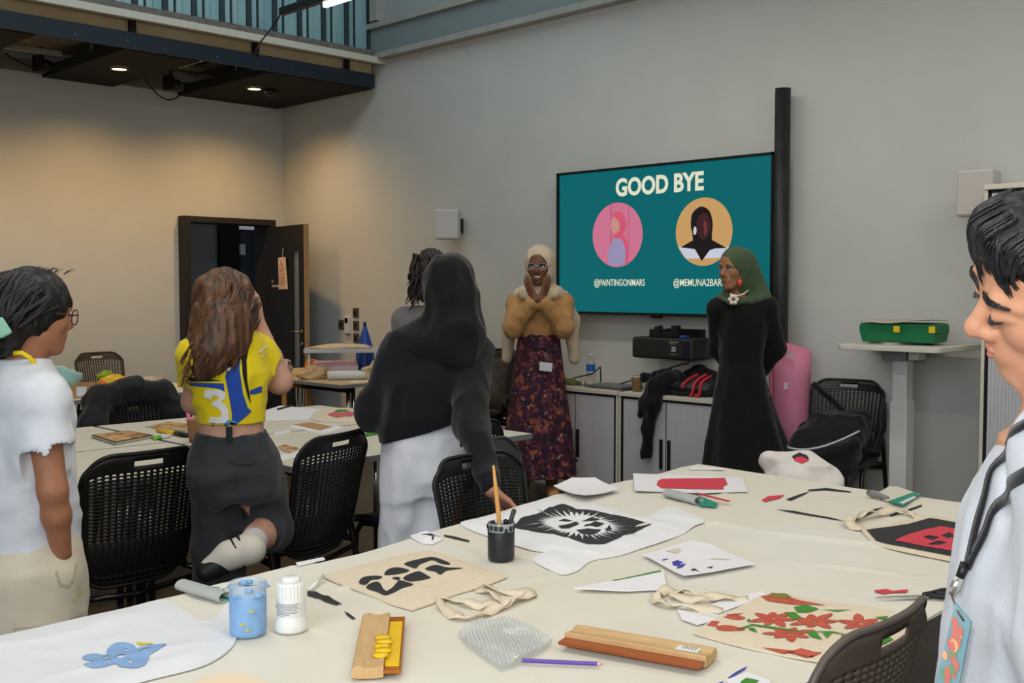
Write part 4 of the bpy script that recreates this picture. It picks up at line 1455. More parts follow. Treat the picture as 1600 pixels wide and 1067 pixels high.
# --- grey scrapers with teal cards
def scraper(label, tube_px, card_px, hgt, teal, card=None, group='grey scrapers with teal card'):
    a, b = PZ(*tube_px[0], TZ), PZ(*tube_px[1], TZ)
    d = Vector((b.x - a.x, b.y - a.y, 0))
    L_ = d.length
    t = thing('scraper', label, 'scraper', (a.x, a.y, TZ), math.atan2(d.y, d.x), group)
    prof = [(hgt * .75 * math.cos(R(k * 22.5)) * (1.0), hgt / 2 + hgt / 2 * math.sin(R(k * 22.5))) for k in range(16)]
    m = MB()
    n = 16
    m.add([(0, y, z) for y, z in prof] + [(L_, y, z) for y, z in prof] + [(L_, y * .8, hgt / 2 + (z - hgt / 2) * .8) for y, z in prof] + [(L_ * .4, y * .8, hgt / 2 + (z - hgt / 2) * .8) for y, z in prof],
          [tuple(range(n))] + [(i, (i + 1) % n, (i + 1) % n + n, i + n) for i in range(n)] + [(i + n, (i + 1) % n + n, (i + 1) % n + 2 * n, i + 2 * n) for i in range(n)] + [(i + 2 * n, (i + 1) % n + 2 * n, (i + 1) % n + 3 * n, i + 3 * n) for i in range(n)] + [tuple(3 * n + i for i in reversed(range(n)))])
    m.build('grip', mat('scraper_grey', (176, 178, 176), .4, rgb2=(168, 170, 168), scale=30), t, True)
    loop = px_loop(card_px, TZ + .006)
    inv = t.matrix_basis.inverted()
    q = [tuple((inv @ Vector((x, y, 0)))[:2]) for x, y in loop]
    MB().prism(q, .004, .009).build('card', teal, t)
    return t


M_teal = mat('teal_card', (22, 142, 118), .45)
t = scraper('grey scraper beside the blue paint jar', ((284, 922), (352, 942)), [(318, 916), (345, 920), (366, 932), (360, 938), (330, 928)], .026, M_teal)
MB().tube([(.10, .03, .012), (.12, .10, .03)], .003, 8).build('white_tip', M_wp, t, True)
t = scraper('grey scraper lying in front of the red painted paper', ((1042, 776), (1092, 789)), [(1078, 774), (1088, 773), (1122, 788), (1118, 791), (1094, 789)], .028, M_teal)
MB().box((.13, .085, .012), (.16, .012, .003), rz=.0).build('red_edge', P_red, t)
t = thing('palette_knife', 'grey-handled knife in a clear packet with a teal strip', 'knife', PZ(1360, 778, TZ))
o = t.location
lp = lambda pts, z: [(p[0] - o.x, p[1] - o.y) for p in px_loop(pts, z)]
MB().prism(lp([(1368, 772), (1390, 759), (1402, 760), (1438, 772), (1410, 789), (1384, 781)], TZ + .004), .001, .004).build('packet', mat('packet_cream', (226, 222, 204), .35), t)
MB().prism(lp([(1388, 783), (1428, 769), (1438, 773), (1411, 790)], TZ + .006), .0045, .0065).build('teal_strip', M_teal, t)
MB().prism(lp([(1405, 785), (1428, 775), (1432, 777), (1411, 787)], TZ + .007), .0068, .0074).build('strip_print', mat('label_white', (226, 226, 226), .5), t)
a, b = PZ(1357, 775, TZ) - o, PZ(1388, 783, TZ) - o
a.z = b.z = .012
v = b - a
MB().tube([a, a + v * .25, a + v * .55, b], [.010, .013, .010, .004], 12).build('grip', mat('knife_grey', (128, 128, 128), .4), t, True)

# --- scissors
a, b = PZ(1368, 937, TZ), PZ(1500, 934, TZ)
d = Vector((b.x - a.x, b.y - a.y, 0))
t = thing('scissors', 'long scissors with black handles and a steel blade', 'scissors', (a.x, a.y, TZ), math.atan2(d.y, d.x))
L_ = d.length
MB().prism([(0, 0), (L_ * .6, .012), (L_ * .6, -.002)], .003, .0055).build('blade', M_chrome, t)
MB().prism([(0.004, -.001), (L_ * .6, .004), (L_ * .6, -.012)], .0056, .008).build('blade', M_chrome, t)
for s in (-1, 1):
    MB().tube([(L_ * .58, s * .004, .008), (L_ * .7, s * .012, .009), (L_ * .85, s * .03, .009), (L_ * .98, s * .03, .009), (L_ * 1.0, s * .014, .009), (L_ * .88, s * .008, .009), (L_ * .72, s * .004, .009)], .006, 8).build('handle', M_black, t, True)
MB().cyl((L_ * .6, 0, .002), (L_ * .6, 0, .011), .005).build('pivot_screw', M_chrome, t)


# ------------------------------------------------------------------ things on the middle tables
MZ = TOPZ


def mpaper(label, pts, m=M_paper, th=.0015, z=MZ, cat='paper', name='paper_sheet', parent=None, group=None):
    V2, F2 = tri_fill([px_loop(pts, z)])
    o = plate(V2, F2, lambda x, y: z + th, lambda x, y: z, m, name, parent, False)
    return tag(o, label, cat, group) if label else o


def block(name, label, cat, pts, z, h, m, print_m=None, group=None, inset=.12):
    """a book or folded pad: footprint traced in plan, with thickness"""
    lp = px_loop(pts, z)
    cx, cy = sum(p[0] for p in lp) / len(lp), sum(p[1] for p in lp) / len(lp)
    t = thing(name, label, cat, (cx, cy, z), 0, group)
    q = [(x - cx, y - cy) for x, y in lp]
    MB().prism(q, 0, h * .12).build('cover', m, t)
    MB().prism([(x * .97, y * .97) for x, y in q], h * .12, h * .88).build('pages', mat('page_edges', (214, 206, 186), .8), t)
    MB().prism(q, h * .88, h).build('cover', m, t)
    if print_m:
        MB().prism([(x * (1 - inset), y * (1 - inset)) for x, y in q], h, h + .0008).build('cover_picture', print_m, t)
    return t


M_tan = mat('picture_tan', (206, 168, 118), .6, rgb2=(150, 92, 44), scale=16, lo=.45, hi=.6)
M_kraft = mat('kraft_card', (192, 146, 100), .75, rgb2=(184, 138, 92), scale=20)
M_dkcover = mat('book_cover_dark', (48, 44, 40), .5)
block('book', 'picture book with a dark cover edge and tan photographs, behind the nearest chair', 'book', [(142, 684), (200, 677), (240, 684), (180, 696)], MZ, .014, M_dkcover, M_tan)
block('brochure', 'flat brochure with tan pictures beside the paper cup of pens', 'brochure', [(228, 668), (262, 660), (300, 664), (290, 675), (262, 672)], MZ, .006, mat('brochure_cover', (190, 176, 150), .5), M_tan)
mpaper('grey-green card under the tan brochure', [(226, 667), (240, 664), (296, 676), (288, 680)], mat('grey_green_card', (122, 140, 136), .6))


def pen(label, p0, p1, m, r=.008, z=MZ, capm=None, cat='pen', name='marker_pen'):
    a, b = PZ(*p0, z), PZ(*p1, z)
    v = b - a
    v.z = 0
    t = thing(name, label, cat, (a.x, a.y, z + r))
    MB().tube([v * 0, v * .62], r, 12).build('barrel', m, t, True)
    MB().tube([v * .62, v], r * 1.08, 12).build('cap', capm or m, t, True)
    return t


pen('yellow craft knife with a black end beside the cup of pens', (246, 675), (292, 684), mat('knife_yellow', (240, 190, 20), .4), .011, capm=M_black, name='craft_knife', cat='knife')
pen('white and green marker lying in front of the yellow knife', (266, 684), (240, 688), mat('white_plastic', (215, 215, 212), .5), .010, capm=mat('green_cap', (110, 190, 60), .4))
pen('green marker at the edge of the middle table by the white trousers', (600, 676), (572, 682), mat('green_barrel', (70, 170, 50), .4), .008)
pen('black pen on the white paper right of the yellow jersey', (434, 641), (456, 635), M_black, .006, name='pen')

q = PZ(306, 690, MZ)
cup = thing('paper_cup', 'brown paper cup full of pens beside the yellow jersey', 'cup', (q.x, q.y, MZ))
MB().lathe([(.030, 0), (.040, .10), (.042, .10), (.042, .104), (.037, .104), (.028, .004)], n=28).build('cup_wall', mat('cup_kraft', (176, 128, 88), .7), cup, True)
for k, (dx, dy, hh, mm, lab) in enumerate(((-.022, .01, .165, mat('pen_pink', (236, 110, 160), .4), 'pink marker with a teal tip in the paper cup'), (.004, .012, .22, mat('brush_wood', (222, 166, 88), .4), 'thin wooden brush standing in the paper cup'),
                                           (.02, -.004, .155, mat('pen_teal', (20, 130, 120), .4), 'teal marker standing in the paper cup'), (.0, -.018, .14, mat('pen_navy', (34, 60, 100), .4), 'navy marker standing in the paper cup'))):
    r = .004 if k == 1 else .0085
    t = thing('marker_pen' if k != 1 else 'paintbrush', lab, 'pen' if k != 1 else 'brush', (q.x + dx * .8, q.y + dy * .8, MZ + .012))
    MB().tube([(0, 0, 0), (dx * .6, dy * .6, hh * .8)], r, 10).build('barrel', mm, t, True)
    MB().tube([(dx * .6, dy * .6, hh * .8), (dx * .72, dy * .72, hh)], r * .8, 10).build('tip', mat('pen_teal', (20, 130, 120), .4) if k == 0 else mm, t, True)
mpaper('large white paper on the far middle table under a black pen', [(412, 642), (438, 634), (505, 640), (500, 655), (415, 657)])
mb_ = sheet('tote_bag', px_loop([(484, 655), (492, 645), (520, 638), (560, 640), (592, 652), (584, 660), (540, 661), (500, 660)], MZ), M_calico, MZ, .006, .012, .09, .03, seed=41, fall=.05)
tag(mb_, 'cream bag with a pink flower print on the far middle table', 'bag')
for nm, pts, m in (('pink_print', [(512, 648), (530, 644), (552, 645), (548, 651), (525, 652)], mat('print_pink', (206, 96, 110), .7)), ('green_print', [(522, 644), (534, 641), (545, 643), (530, 645)], P_green)):
    decal(nm, [px_loop(pts, MZ + .01, 3)], m, mb_, (0, 0, -1), lambda x, y: (x, y, 1.2), mb_, .0015, .04, far=0)
mpaper('brown card on a white sheet behind the second chair', [(460, 664), (484, 660), (520, 667), (500, 673)], M_kraft, .003)
mpaper('white sheet under the brown card behind the second chair', [(452, 667), (484, 659), (540, 668), (505, 678)], M_paper, .0015)
mpaper('pale strip of card on the middle table right of the grey trousers', [(428, 677), (452, 673), (454, 675), (430, 679)], M_paper, .003)
block('brochure', 'brown brochure at the table edge right of the grey trousers', 'brochure', [(434, 700), (444, 696), (468, 702), (452, 710)], MZ, .006, mat('brochure_cover', (190, 176, 150), .5), M_tan)
mpaper('white paper at the table edge behind the second chair', [(432, 712), (470, 704), (480, 710), (436, 722)], M_paper, .002)

# ------------------------------------------------------------------ jacket over the chair
# (built with the figures below, where the cloth tools are)

# ------------------------------------------------------------------ white table by the back wall
q = PZ(128, 609, TOPZ)
bx = thing('cardboard_box', 'small open cardboard box with white labels beside the white T-shirt', 'box', (2.93, 6.93, TOPZ), R(-12))
M_card = mat('cardboard', (190, 152, 106), .8, rgb2=(180, 142, 96), scale=14)
w_, d_, h_ = .15, .10, .085
b = MB().box((0, -d_, h_ / 2), (2 * w_, .006, h_)).box((0, d_, h_ / 2), (2 * w_, .006, h_)).box((-w_, 0, h_ / 2), (.006, 2 * d_, h_)).box((w_, 0, h_ / 2), (.006, 2 * d_, h_)).box((0, 0, .003), (2 * w_, 2 * d_, .006))
b.build('carton', M_card, bx)
MB().box((.02, -d_ - .004, .045), (.06, .002, .06)).build('label', M_paper, bx)
MB().box((.11, -d_ - .004, .05), (.045, .002, .04)).build('label', M_paper, bx)


def lump(name, label, cat, c, size, m, seed=0, parent=None, amp=.35, rz=0.0, group=None):
    """crumpled soft thing sitting on a surface"""
    n = 18
    mb = MB()
    def S(u, v):
        th, ph = 2 * PI * u, PI * v
        x, y, z = math.sin(ph) * math.cos(th), math.sin(ph) * math.sin(th), -math.cos(ph)
        k = 1 + amp * float(vnoise(x * 1.7 + 5, y * 1.7, z * 1.7, seed)) + amp * .4 * float(vnoise(x * 5 + 5, y * 5, z * 5, seed + 1))
        return (x * k * size[0] / 2, y * k * size[1] / 2, max(0, (z * k * .5 + .42) * size[2]))
    mb.grid(S, n * 2, n)
    o = mb.build(name, m, parent, True, loc=c, rz=rz)
    return tag(o, label, cat, group) if label else o


o = lump('tissue_paper', 'crumpled pale teal tissue paper behind the cardboard box', 'tissue paper', (2.88, 7.10, TOPZ + .0), (.34, .16, .19), mat('tissue_teal', (168, 206, 200), .8, rgb2=(140, 190, 180), scale=8), 3, rz=.2)
lump('tissue_paper', 'crumpled green tissue paper next to the shoulder in white', 'tissue paper', (2.72, 7.28, TOPZ), (.14, .12, .22), mat('tissue_green', (104, 168, 150), .8), 8)
t = thing('craft_bag', 'yellow plastic craft bag with orange end beside the cardboard box', 'bag', (3.26, 7.05, TOPZ), R(10))
lump('bag_body', None, None, (0, 0, 0), (.28, .14, .12), mat('yellow_plastic', (232, 196, 40), .4, rgb2=(222, 150, 30), scale=10), 12, t, .3)
lump('bag_end', None, None, (-.12, -.03, 0), (.07, .08, .10), mat('orange_plastic', (226, 110, 40), .4), 14, t, .3)
lump('green_tuft', None, None, (-.06, .03, .09), (.10, .06, .06), mat('lime', (150, 180, 40), .6), 15, t, .5)
lump('clear_bag', 'crumpled clear wrapper at the right end of the back-wall table', 'wrapper', (3.56, 7.15, TOPZ), (.24, .16, .09), mat('wrapper', (214, 196, 168), .25, alpha=.8), 17)

# ------------------------------------------------------------------ tan table by the door
for o in bpy.data.objects:
    if o.get('label') == 'tan table by the open door crowded with craft materials':
        tan = o
for o in tan.children:
    if o.name.startswith('tabletop'):
        o.data.materials[0] = mat('tan_top', (196, 176, 140), .5, rgb2=(188, 166, 130), scale=6)
FZ = TOPZ


def at(px, py, z=FZ):
    q = PZ(px, py, z)
    return (q.x, q.y, z)


def roll(name, label, cat, c, L_, r, rz, m, endm, z=FZ, group=None):
    t = thing(name, label, cat, (c[0], c[1], z + r), rz, group)
    MB().cyl((-L_ / 2, 0, 0), (L_ / 2, 0, 0), r, n=28).build('sheet_roll', m, t, True)
    MB().cyl((-L_ / 2 - .001, 0, 0), (L_ / 2 + .001, 0, 0), r * .35, n=18).build('core', endm, t, True)
    return t


roll('patterned_roll', 'white packet with black swirl pattern on the tan table', 'packet', (4.80, 7.42), .22, .065, R(35), mat('white_black_print', (218, 206, 206), .6, rgb2=(40, 36, 40), scale=14, lo=.56, hi=.6), M_black)
lump('paper_parcel', 'salmon pink paper parcel behind the black-patterned packet', 'parcel', (4.86, 7.72, FZ), (.36, .14, .2), mat('salmon_paper', (224, 160, 148), .7), 21, rz=.5)
lump('orange_bag', 'small orange snack bag on the tan table beside the pink pack', 'bag', (5.0, 7.28, FZ), (.12, .10, .15), mat('orange_yellow', (220, 160, 70), .5, rgb2=(190, 110, 40), scale=18), 22)
lump('brown_paper', 'crumpled brown paper at the edge of the tan table', 'paper', (4.82, 7.0, FZ), (.26, .16, .10), mat('brown_paper', (206, 168, 122), .8), 23, amp=.5)
t = thing('tissue_pack', 'pink and lilac tissue pack under the clear tray', 'tissue pack', (5.12, 7.12, FZ), R(-38))
MB().box((0, 0, .06), (.36, .12, .12)).build('wrapping', mat('lilac_pack', (222, 168, 200), .4, rgb2=(240, 206, 222), scale=8), t, bevel=.03, seg=3)
MB().grid(lambda u, v: (-.18 + .36 * u, -.0615, .03 + .05 * v), 2, 1).build('white_band', mat('pack_white', (240, 228, 236), .4), t)
roll('paper_roll', 'white paper roll lying along the tan table', 'paper roll', (5.0, 6.72), .40, .035, R(-30), mat('roll_white', (214, 218, 220), .5), mat('roll_core', (150, 150, 148), .7))
lump('cotton_bundle', 'beige bundle of cotton cloth at the near corner of the tan table', 'cloth', (5.22, 6.62, FZ), (.34, .26, .16), mat('bundle_beige', (206, 186, 150), .9, rgb2=(196, 174, 136), scale=20, bump=.3, bscale=60), 24, amp=.4)
sheet_o = sheet('cotton_scrap', [(4.82, 6.5), (5.0, 6.46), (5.08, 6.54), (4.94, 6.6), (4.84, 6.58)], M_calico, FZ, .002, .01, .08, .02, seed=3)
tag(sheet_o, 'flat cotton scrap at the near corner of the tan table', 'cloth')
t = thing('plastic_tray', 'clear plastic tray standing on wire legs above the tan table', 'tray', (5.08, 6.95, FZ), R(-36))
M_clr = mat('clear_plastic', (214, 208, 206), .2, alpha=.72)
MB().box((0, 0, .205), (.62, .24, .012)).box((0, -.12, .218), (.62, .008, .03)).box((0, .12, .218), (.62, .008, .03)).build('tray', M_clr, t)
for sx in (-1, 1):
    for sy in (-1, 1):
        MB().tube([(sx * .27, sy * .10, 0), (sx * .27, sy * .10, .2)], .006, 8).build('leg', mat('white_plastic', (215, 215, 212), .5), t, True)
lump('cloth_pile', 'flat pile of beige fabric in the clear tray', 'cloth', (5.06, 6.96, FZ + .211), (.44, .20, .06), mat('fabric_beige', (212, 190, 160), .9), 27, rz=-.6, amp=.25)
t = thing('blue_bottle', 'blue cone-shaped bottle behind the clear tray', 'bottle', (5.36, 7.05, FZ))
M_bl = mat('cobalt_plastic', (28, 70, 150), .35)
MB().lathe([(.075, 0), (.078, .02), (.075, .18), (.06, .24), (.03, .34), (.012, .40)], n=24).build('bottle', M_bl, t, True)
MB().lathe([(.013, .395), (.013, .42), (.006, .43)], n=16).build('nozzle', mat('nozzle_navy', (18, 34, 80), .4), t, True)
t = thing('wooden_box', 'small orange wooden box with a black lid at the end of the tan table', 'box', (5.36, 6.7, FZ), R(-30))
MB().box((0, 0, .07), (.14, .08, .14)).build('box_body', M_stool, t, bevel=.004)
MB().box((.02, 0, .15), (.12, .07, .02)).build('lid', M_black, t, bevel=.004)

# ------------------------------------------------------------------ on the low cabinets
CT = .73
q = PX(923, 592, 6.02)
wb = thing('water_bottle', 'clear plastic water bottle with a blue label on the cabinet', 'bottle', (6.02, q.y, CT))
MB().lathe([(.030, 0), (.033, .008), (.032, .05), (.033, .09), (.032, .13), (.028, .165), (.014, .195), (.0125, .21)], n=28).build('bottle', mat('bottle_clear', (206, 204, 190), .08, alpha=.55, spec=.8), wb, True)
MB().lathe([(.0335, .10), (.0335, .15)], n=28, cap=False).build('label', mat('label_blue', (40, 100, 196), .4), wb, True)
MB().lathe([(.0145, .205), (.0145, .222), (.012, .225)], n=18).build('cap', mat('cap_pale', (214, 214, 208), .4), wb, True)
q1 = PX(958, 600, 5.92)
lt = thing('laptop', 'closed grey laptop lying on the low cabinet', 'laptop', (5.93, q1.y, CT), R(-2))
MB().box((0, 0, .008), (.23, .34, .012)).build('base', mat('laptop_grey', (104, 104, 106), .4, .3), lt, bevel=.003)
MB().box((0, 0, .018), (.23, .34, .008)).build('lid', mat('laptop_lid', (120, 120, 124), .4, .3), lt, bevel=.003)
q = PX(995, 606, 5.84)
cp = thing('paper_cup', 'brown paper coffee cup on the cabinet beside the black jacket', 'cup', (5.84, q.y, CT))
MB().lathe([(.029, 0), (.039, .098), (.040, .104), (.036, .104), (.026, .004)], n=28).build('cup_wall', mat('cup_brown', (150, 116, 82), .7), cp, True)
MB().lathe([(.0405, .1), (.0405, .106), (.037, .107)], n=28, cap=False).build('rim', mat('cup_rim', (210, 200, 186), .6), cp, True)
q = PX(892, 595, 5.9)
lump('green_pouch', 'small green pouch on the cabinet edge beside the patterned skirt', 'pouch', (5.9, q.y, CT), (.10, .16, .05), mat('pouch_green', (70, 110, 60), .6, rgb2=(150, 110, 60), scale=12), 31)
for k, (px, lab) in enumerate(((908, 'tiny wooden ornament on the cabinet, left of its twin'), (914, 'tiny wooden ornament on the cabinet nearer the laptop'))):
    q = PX(px, 598, 5.88)
    tag(MB().lathe([(.010, 0), (.013, .012), (.006, .02), (.009, .028), (.0, .036)], n=12).build('ornament', mat('ornament_brown', (120, 110, 90), .6), None, True, loc=(5.88, q.y, CT)), lab, 'ornament')
pA, pB, pC = PX(884, 590, 6.0), PX(938, 573, 5.97), PX(939, 590, 5.97)
tag(MB().tube([Vector((6.0, pA.y, CT + .01)), Vector((6.0, pA.y - .1, CT + .045)), Vector((5.98, pB.y + .08, CT + .085)), pB, pB.lerp(pC, .5), Vector((5.97, pC.y, CT + .028))], .005, 8).build('power_lead', M_black, None, True), 'black lead arching over the cabinet into the laptop', 'cable')
pA, pB, pC = PX(1075, 556, 5.95), PX(1050, 578, 5.98), PX(960, 592, 6.02)
tag(MB().tube([Vector((5.97, PX(1075, 556, 5.95).y, .958)), pA - Vector((0, 0, .05)), PX(1068, 568, 5.96), PX(1040, 577, 5.97), PX(1010, 587, 6.0), Vector((6.03, pC.y, CT + .006))], .005, 8).build('projector_lead', M_black, None, True), 'thin grey lead running from the projector down to the cabinet', 'cable')

# ------------------------------------------------------------------ on the standing desk
DZ_ = zt
M_case = mat('case_green', (16, 112, 66), .45)
o1 = mpaper('stack of papers under the green case on the desk', [(1347, 531), (1380, 524), (1470, 530), (1460, 536), (1395, 539), (1352, 535)], mat('paper_grey', (190, 188, 180), .7), .012, DZ_)
gc = thing('green_case', 'green plastic case with yellow clips on the standing desk', 'case', (5.80, 2.71, DZ_ + .0125), R(90 + 4))
# local x along the desk front (towards -Y), y towards the viewer
prof = [(-.215, -.11), (.205, -.11), (.215, -.10), (.215, .09), (.16, .135), (.02, .145), (-.02, .125), (-.20, .10), (-.215, .09)]
prof = [(-x, -y) for x, y in prof]
m = MB()
m.v = [(x * k, y * k, z) for z, k in ((0, .93), (.02, .955), (.05, .985), (.055, 1.0), (.085, 1.0), (.105, .97)) for x, y in prof]
n = len(prof)
m.f = [tuple(reversed(range(n)))] + [(i * n + k, i * n + (k + 1) % n, (i + 1) * n + (k + 1) % n, (i + 1) * n + k) for i in range(5) for k in range(n)] + [tuple(5 * n + k for k in range(n))]
m.mi = [0] * len(m.f)
gco = m.build('shell', M_case, gc, bevel=.006)
M_clip = mat('clip_yellow', (222, 190, 20), .45)
gc.rotation_euler.z = R(-90 + 182)
for sx, sy in ((-.02, .15), (-.20, .115)):
    MB().box((0, 0, 0), (.034, .014, .036)).build('clip', M_clip, gc, bevel=.004, loc=(-sx - .0 if False else sx, sy, .075))
mpaper_o = None
t = thing('cardboard_sheet', 'bent beige card lying on top of the green case', 'card', (5.80, 2.71, DZ_ + .119), R(2))
tg = MB().grid(lambda u, v: (-.14 + .28 * u, -.19 + .38 * v, .012 + .012 * math.cos(5 * v) * (1 - u)), 6, 10)
tg.build('card', mat('card_beige', (196, 184, 166), .8), t, True, solid=.003)
q = PZ(1444, 537, DZ_)
t = thing('correction_pen', 'white and blue marker lying on the desk in front of the green case', 'pen', (q.x, q.y, DZ_ + .012), R(-92))
MB().tube([(-.045, 0, 0), (.02, 0, 0)], .012, 14).build('barrel', M_wp, t, True)
MB().tube([(.02, 0, 0), (.05, 0, 0)], .0122, 14).build('band', mat('pen_navy', (34, 60, 100), .4), t, True)
MB().tube([(.05, 0, 0), (.06, 0, 0)], .010, 14).build('cap', M_wp, t, True)

# ------------------------------------------------------------------ rolled pink sheet by the wall
q0, q1 = PX(1213, 620, 5.80), PX(1275, 620, 5.80)
pk = thing('pink_board', 'large pink sheet rolled into an open tube, standing beside the black dress', 'board', (5.93, 3.50, 0), R(-6))
hz = PX(1245, 546, 5.75).z
def PKS(u, v):
    a = R(120) + R(395) * u
    r = (.128 + .015 * u) * (1 - .22 * (1 - v) ** 1.0)
    return (r * .8 * math.cos(a), r * math.sin(a), v * hz + .03 * v * math.sin(a))
m = MB()
m.grid(PKS, 40, 6)
m.build('sheet', mat('pink_sheet', (226, 140, 168), .6, rgb2=(220, 130, 158), scale=3), pk, True, solid=.004)
for (px, py) in ((1234, 556), (1226, 604), (1246, 700)):
    q = PX(px, py, 5.77)
    MB().box((-.118, q.y - pk.location.y, q.z), (.003, .03, .04)).build('tape', mat('tape_white', (240, 214, 222), .5), pk)

lump('teal_pouch', 'teal and yellow pouch lying on the chair behind the patterned skirt', 'pouch', (5.47, 6.0, .50), (.30, .26, .20), mat('pouch_teal', (70, 140, 144), .6, rgb2=(30, 36, 42), scale=9, lo=.5, hi=.55), 37)

# ------------------------------------------------------------------ continuous-surface modelling for people and clothes
V3 = lambda *a: np.array(a, float)


class Field:
    """signed distance grid; shapes are blended in one after the other and skinned as ONE closed surface"""

    def __init__(s, lo, hi, h):
        s.lo, s.h = np.array(lo, float), h
        s.n = np.maximum(4, np.ceil((np.array(hi, float) - s.lo) / h).astype(int) + 1)
        s.ax = [s.lo[i] + h * np.arange(s.n[i]) for i in range(3)]
        s.D = np.full(s.n, 0.08, np.float32)

    def _sl(s, lo, hi):
        a = np.clip(np.floor((np.array(lo) - s.lo) / s.h).astype(int), 0, s.n)
        b = np.clip(np.ceil((np.array(hi) - s.lo) / s.h).astype(int) + 1, 0, s.n)
        return tuple(slice(int(p), int(q)) for p, q in zip(a, b))

    def _mix(s, lo, hi, fn, k, mode):
        m = k + .02
        sl = s._sl(np.array(lo) - m, np.array(hi) + m)
        if any(q.stop <= q.start for q in sl):
            return s
        X, Y, Z = (s.ax[i][sl[i]] for i in range(3))
        X, Y, Z = X[:, None, None], Y[None, :, None], Z[None, None, :]
        d = fn(X, Y, Z).astype(np.float32)
        D = s.D[sl]
        if mode == 'add':
            h = np.maximum(k - np.abs(D - d), 0) / max(k, 1e-6)
            s.D[sl] = np.minimum(D, d) - h * h * k * .25
        elif mode == 'sub':
            h = np.maximum(k - np.abs(D + d), 0) / max(k, 1e-6)
            s.D[sl] = np.maximum(D, -d) + h * h * k * .25
        return s

    def cap(s, a, b, ra, rb=None, k=.02, mode='add'):
        a, b = np.array(a, float), np.array(b, float)
        rb = ra if rb is None else rb
        r = max(ra, rb)
        ab = b - a
        L2 = max(1e-9, ab @ ab)

        def fn(X, Y, Z):
            x, y, z = X - a[0], Y - a[1], Z - a[2]
            t = np.clip((x * ab[0] + y * ab[1] + z * ab[2]) / L2, 0, 1)
            return np.sqrt((x - t * ab[0]) ** 2 + (y - t * ab[1]) ** 2 + (z - t * ab[2]) ** 2) - (ra + (rb - ra) * t)
        return s._mix(np.minimum(a, b) - r, np.maximum(a, b) + r, fn, k, mode)

    def chain(s, pts, rs, k=.02, mode='add'):
        for i in range(len(pts) - 1):
            s.cap(pts[i], pts[i + 1], rs[i], rs[i + 1], k, mode)
        return s

    def ell(s, c, r, k=.02, B=None, mode='add'):
        c, r = np.array(c, float), np.array(r, float)
        B = np.eye(3) if B is None else np.array(B, float)      # rows are the ellipsoid's axes
        ext = np.sqrt(((B.T * r) ** 2).sum(1))

        def fn(X, Y, Z):
            x, y, z = X - c[0], Y - c[1], Z - c[2]
            p = [(B[i, 0] * x + B[i, 1] * y + B[i, 2] * z) for i in range(3)]
            k0 = np.sqrt(sum((p[i] / r[i]) ** 2 for i in range(3)))
            k1 = np.sqrt(sum((p[i] / r[i] ** 2) ** 2 for i in range(3))) + 1e-6
            return k0 * (k0 - 1) / k1
        return s._mix(c - ext, c + ext, fn, k, mode)

    def loft(s, st, k=.02, folds=None, mode='add', p=2.0, rot=0.0):
        """st: rows (z, cx, cy, rx, ry) from low to high; folds(theta, z) -> radial offset in metres"""
        st = np.array(sorted(st), float)
        zz = np.linspace(st[0, 0], st[-1, 0], 80)
        T = []
        for c in range(1, 5):                       # monotone-ish smoothing of the linear profile
            v = np.interp(zz, st[:, 0], st[:, c])
            for _ in range(6):
                v[1:-1] = .25 * v[:-2] + .5 * v[1:-1] + .25 * v[2:]
            T.append(v)
        z0, z1 = st[0, 0], st[-1, 0]
        R_ = max(st[:, 3].max(), st[:, 4].max()) + .03
        lo = (st[:, 1].min() - R_, st[:, 2].min() - R_, z0)
        hi = (st[:, 1].max() + R_, st[:, 2].max() + R_, z1)
        cr, sr = math.cos(rot), math.sin(rot)

        def fn(X, Y, Z):
            cx, cy, rx, ry = (np.interp(Z, zz, t) for t in T)
            x0, y0 = X - cx, Y - cy
            x, y = x0 * cr + y0 * sr, -x0 * sr + y0 * cr
            q = (np.abs(x / rx) ** p + np.abs(y / ry) ** p) ** (1 / p)
            d = (q - 1) * np.minimum(rx, ry)
            if folds is not None:
                d = d - folds(np.arctan2(y / ry, x / rx), Z)
            e = np.maximum(z0 - Z, Z - z1)
            return np.maximum(d, e) + 0 * X
        return s._mix(lo, hi, fn, k, mode)

    def cut(s, pt, n, k=.004):
        """keep the side the normal points away from"""
        n = np.array(n, float) / np.linalg.norm(n)
        c = n @ np.array(pt, float)
        X, Y, Z = s.ax[0][:, None, None], s.ax[1][None, :, None], s.ax[2][None, None, :]
        d = (X * n[0] + Y * n[1] + Z * n[2] - c).astype(np.float32)
        s.D = np.maximum(s.D, d)
        return s

    def wrinkle(s, amp, freq, seed=0, ridged=True, box=None):
        """cloth folds: push the surface in and out along stretched noise; freq is per axis"""
        m = np.abs(s.D) < amp * 2 + s.h * 3
        if box is not None:
            lo, hi = box
            for i in range(3):
                sh = [1, 1, 1]
                sh[i] = -1
                m &= ((s.ax[i] >= lo[i]) & (s.ax[i] <= hi[i])).reshape(sh)
        i, j, k = np.nonzero(m)
        x, y, z = s.ax[0][i], s.ax[1][j], s.ax[2][k]
        n = vnoise(x * freq[0], y * freq[1], z * freq[2], seed)
        n2_ = vnoise(x * freq[0] * 2.1, y * freq[1] * 2.1, z * freq[2] * 2.1, seed + 3)
        v = ((1 - 2 * np.abs(n)) if ridged else n) + .4 * n2_
        s.D[i, j, k] -= (amp * v).astype(np.float32)
        return s

    def wrap(s, other, off):
        """start from another field's surface, offset outwards"""
        sl = other._sl(s.lo, s.lo + s.h * (s.n - 1))
        assert abs(other.h - s.h) < 1e-9
        o = np.round((s.lo - other.lo) / s.h).astype(int)
        src = other.D[o[0]:o[0] + s.n[0], o[1]:o[1] + s.n[1], o[2]:o[2] + s.n[2]]
        s.D[:src.shape[0], :src.shape[1], :src.shape[2]] = src - off
        return s

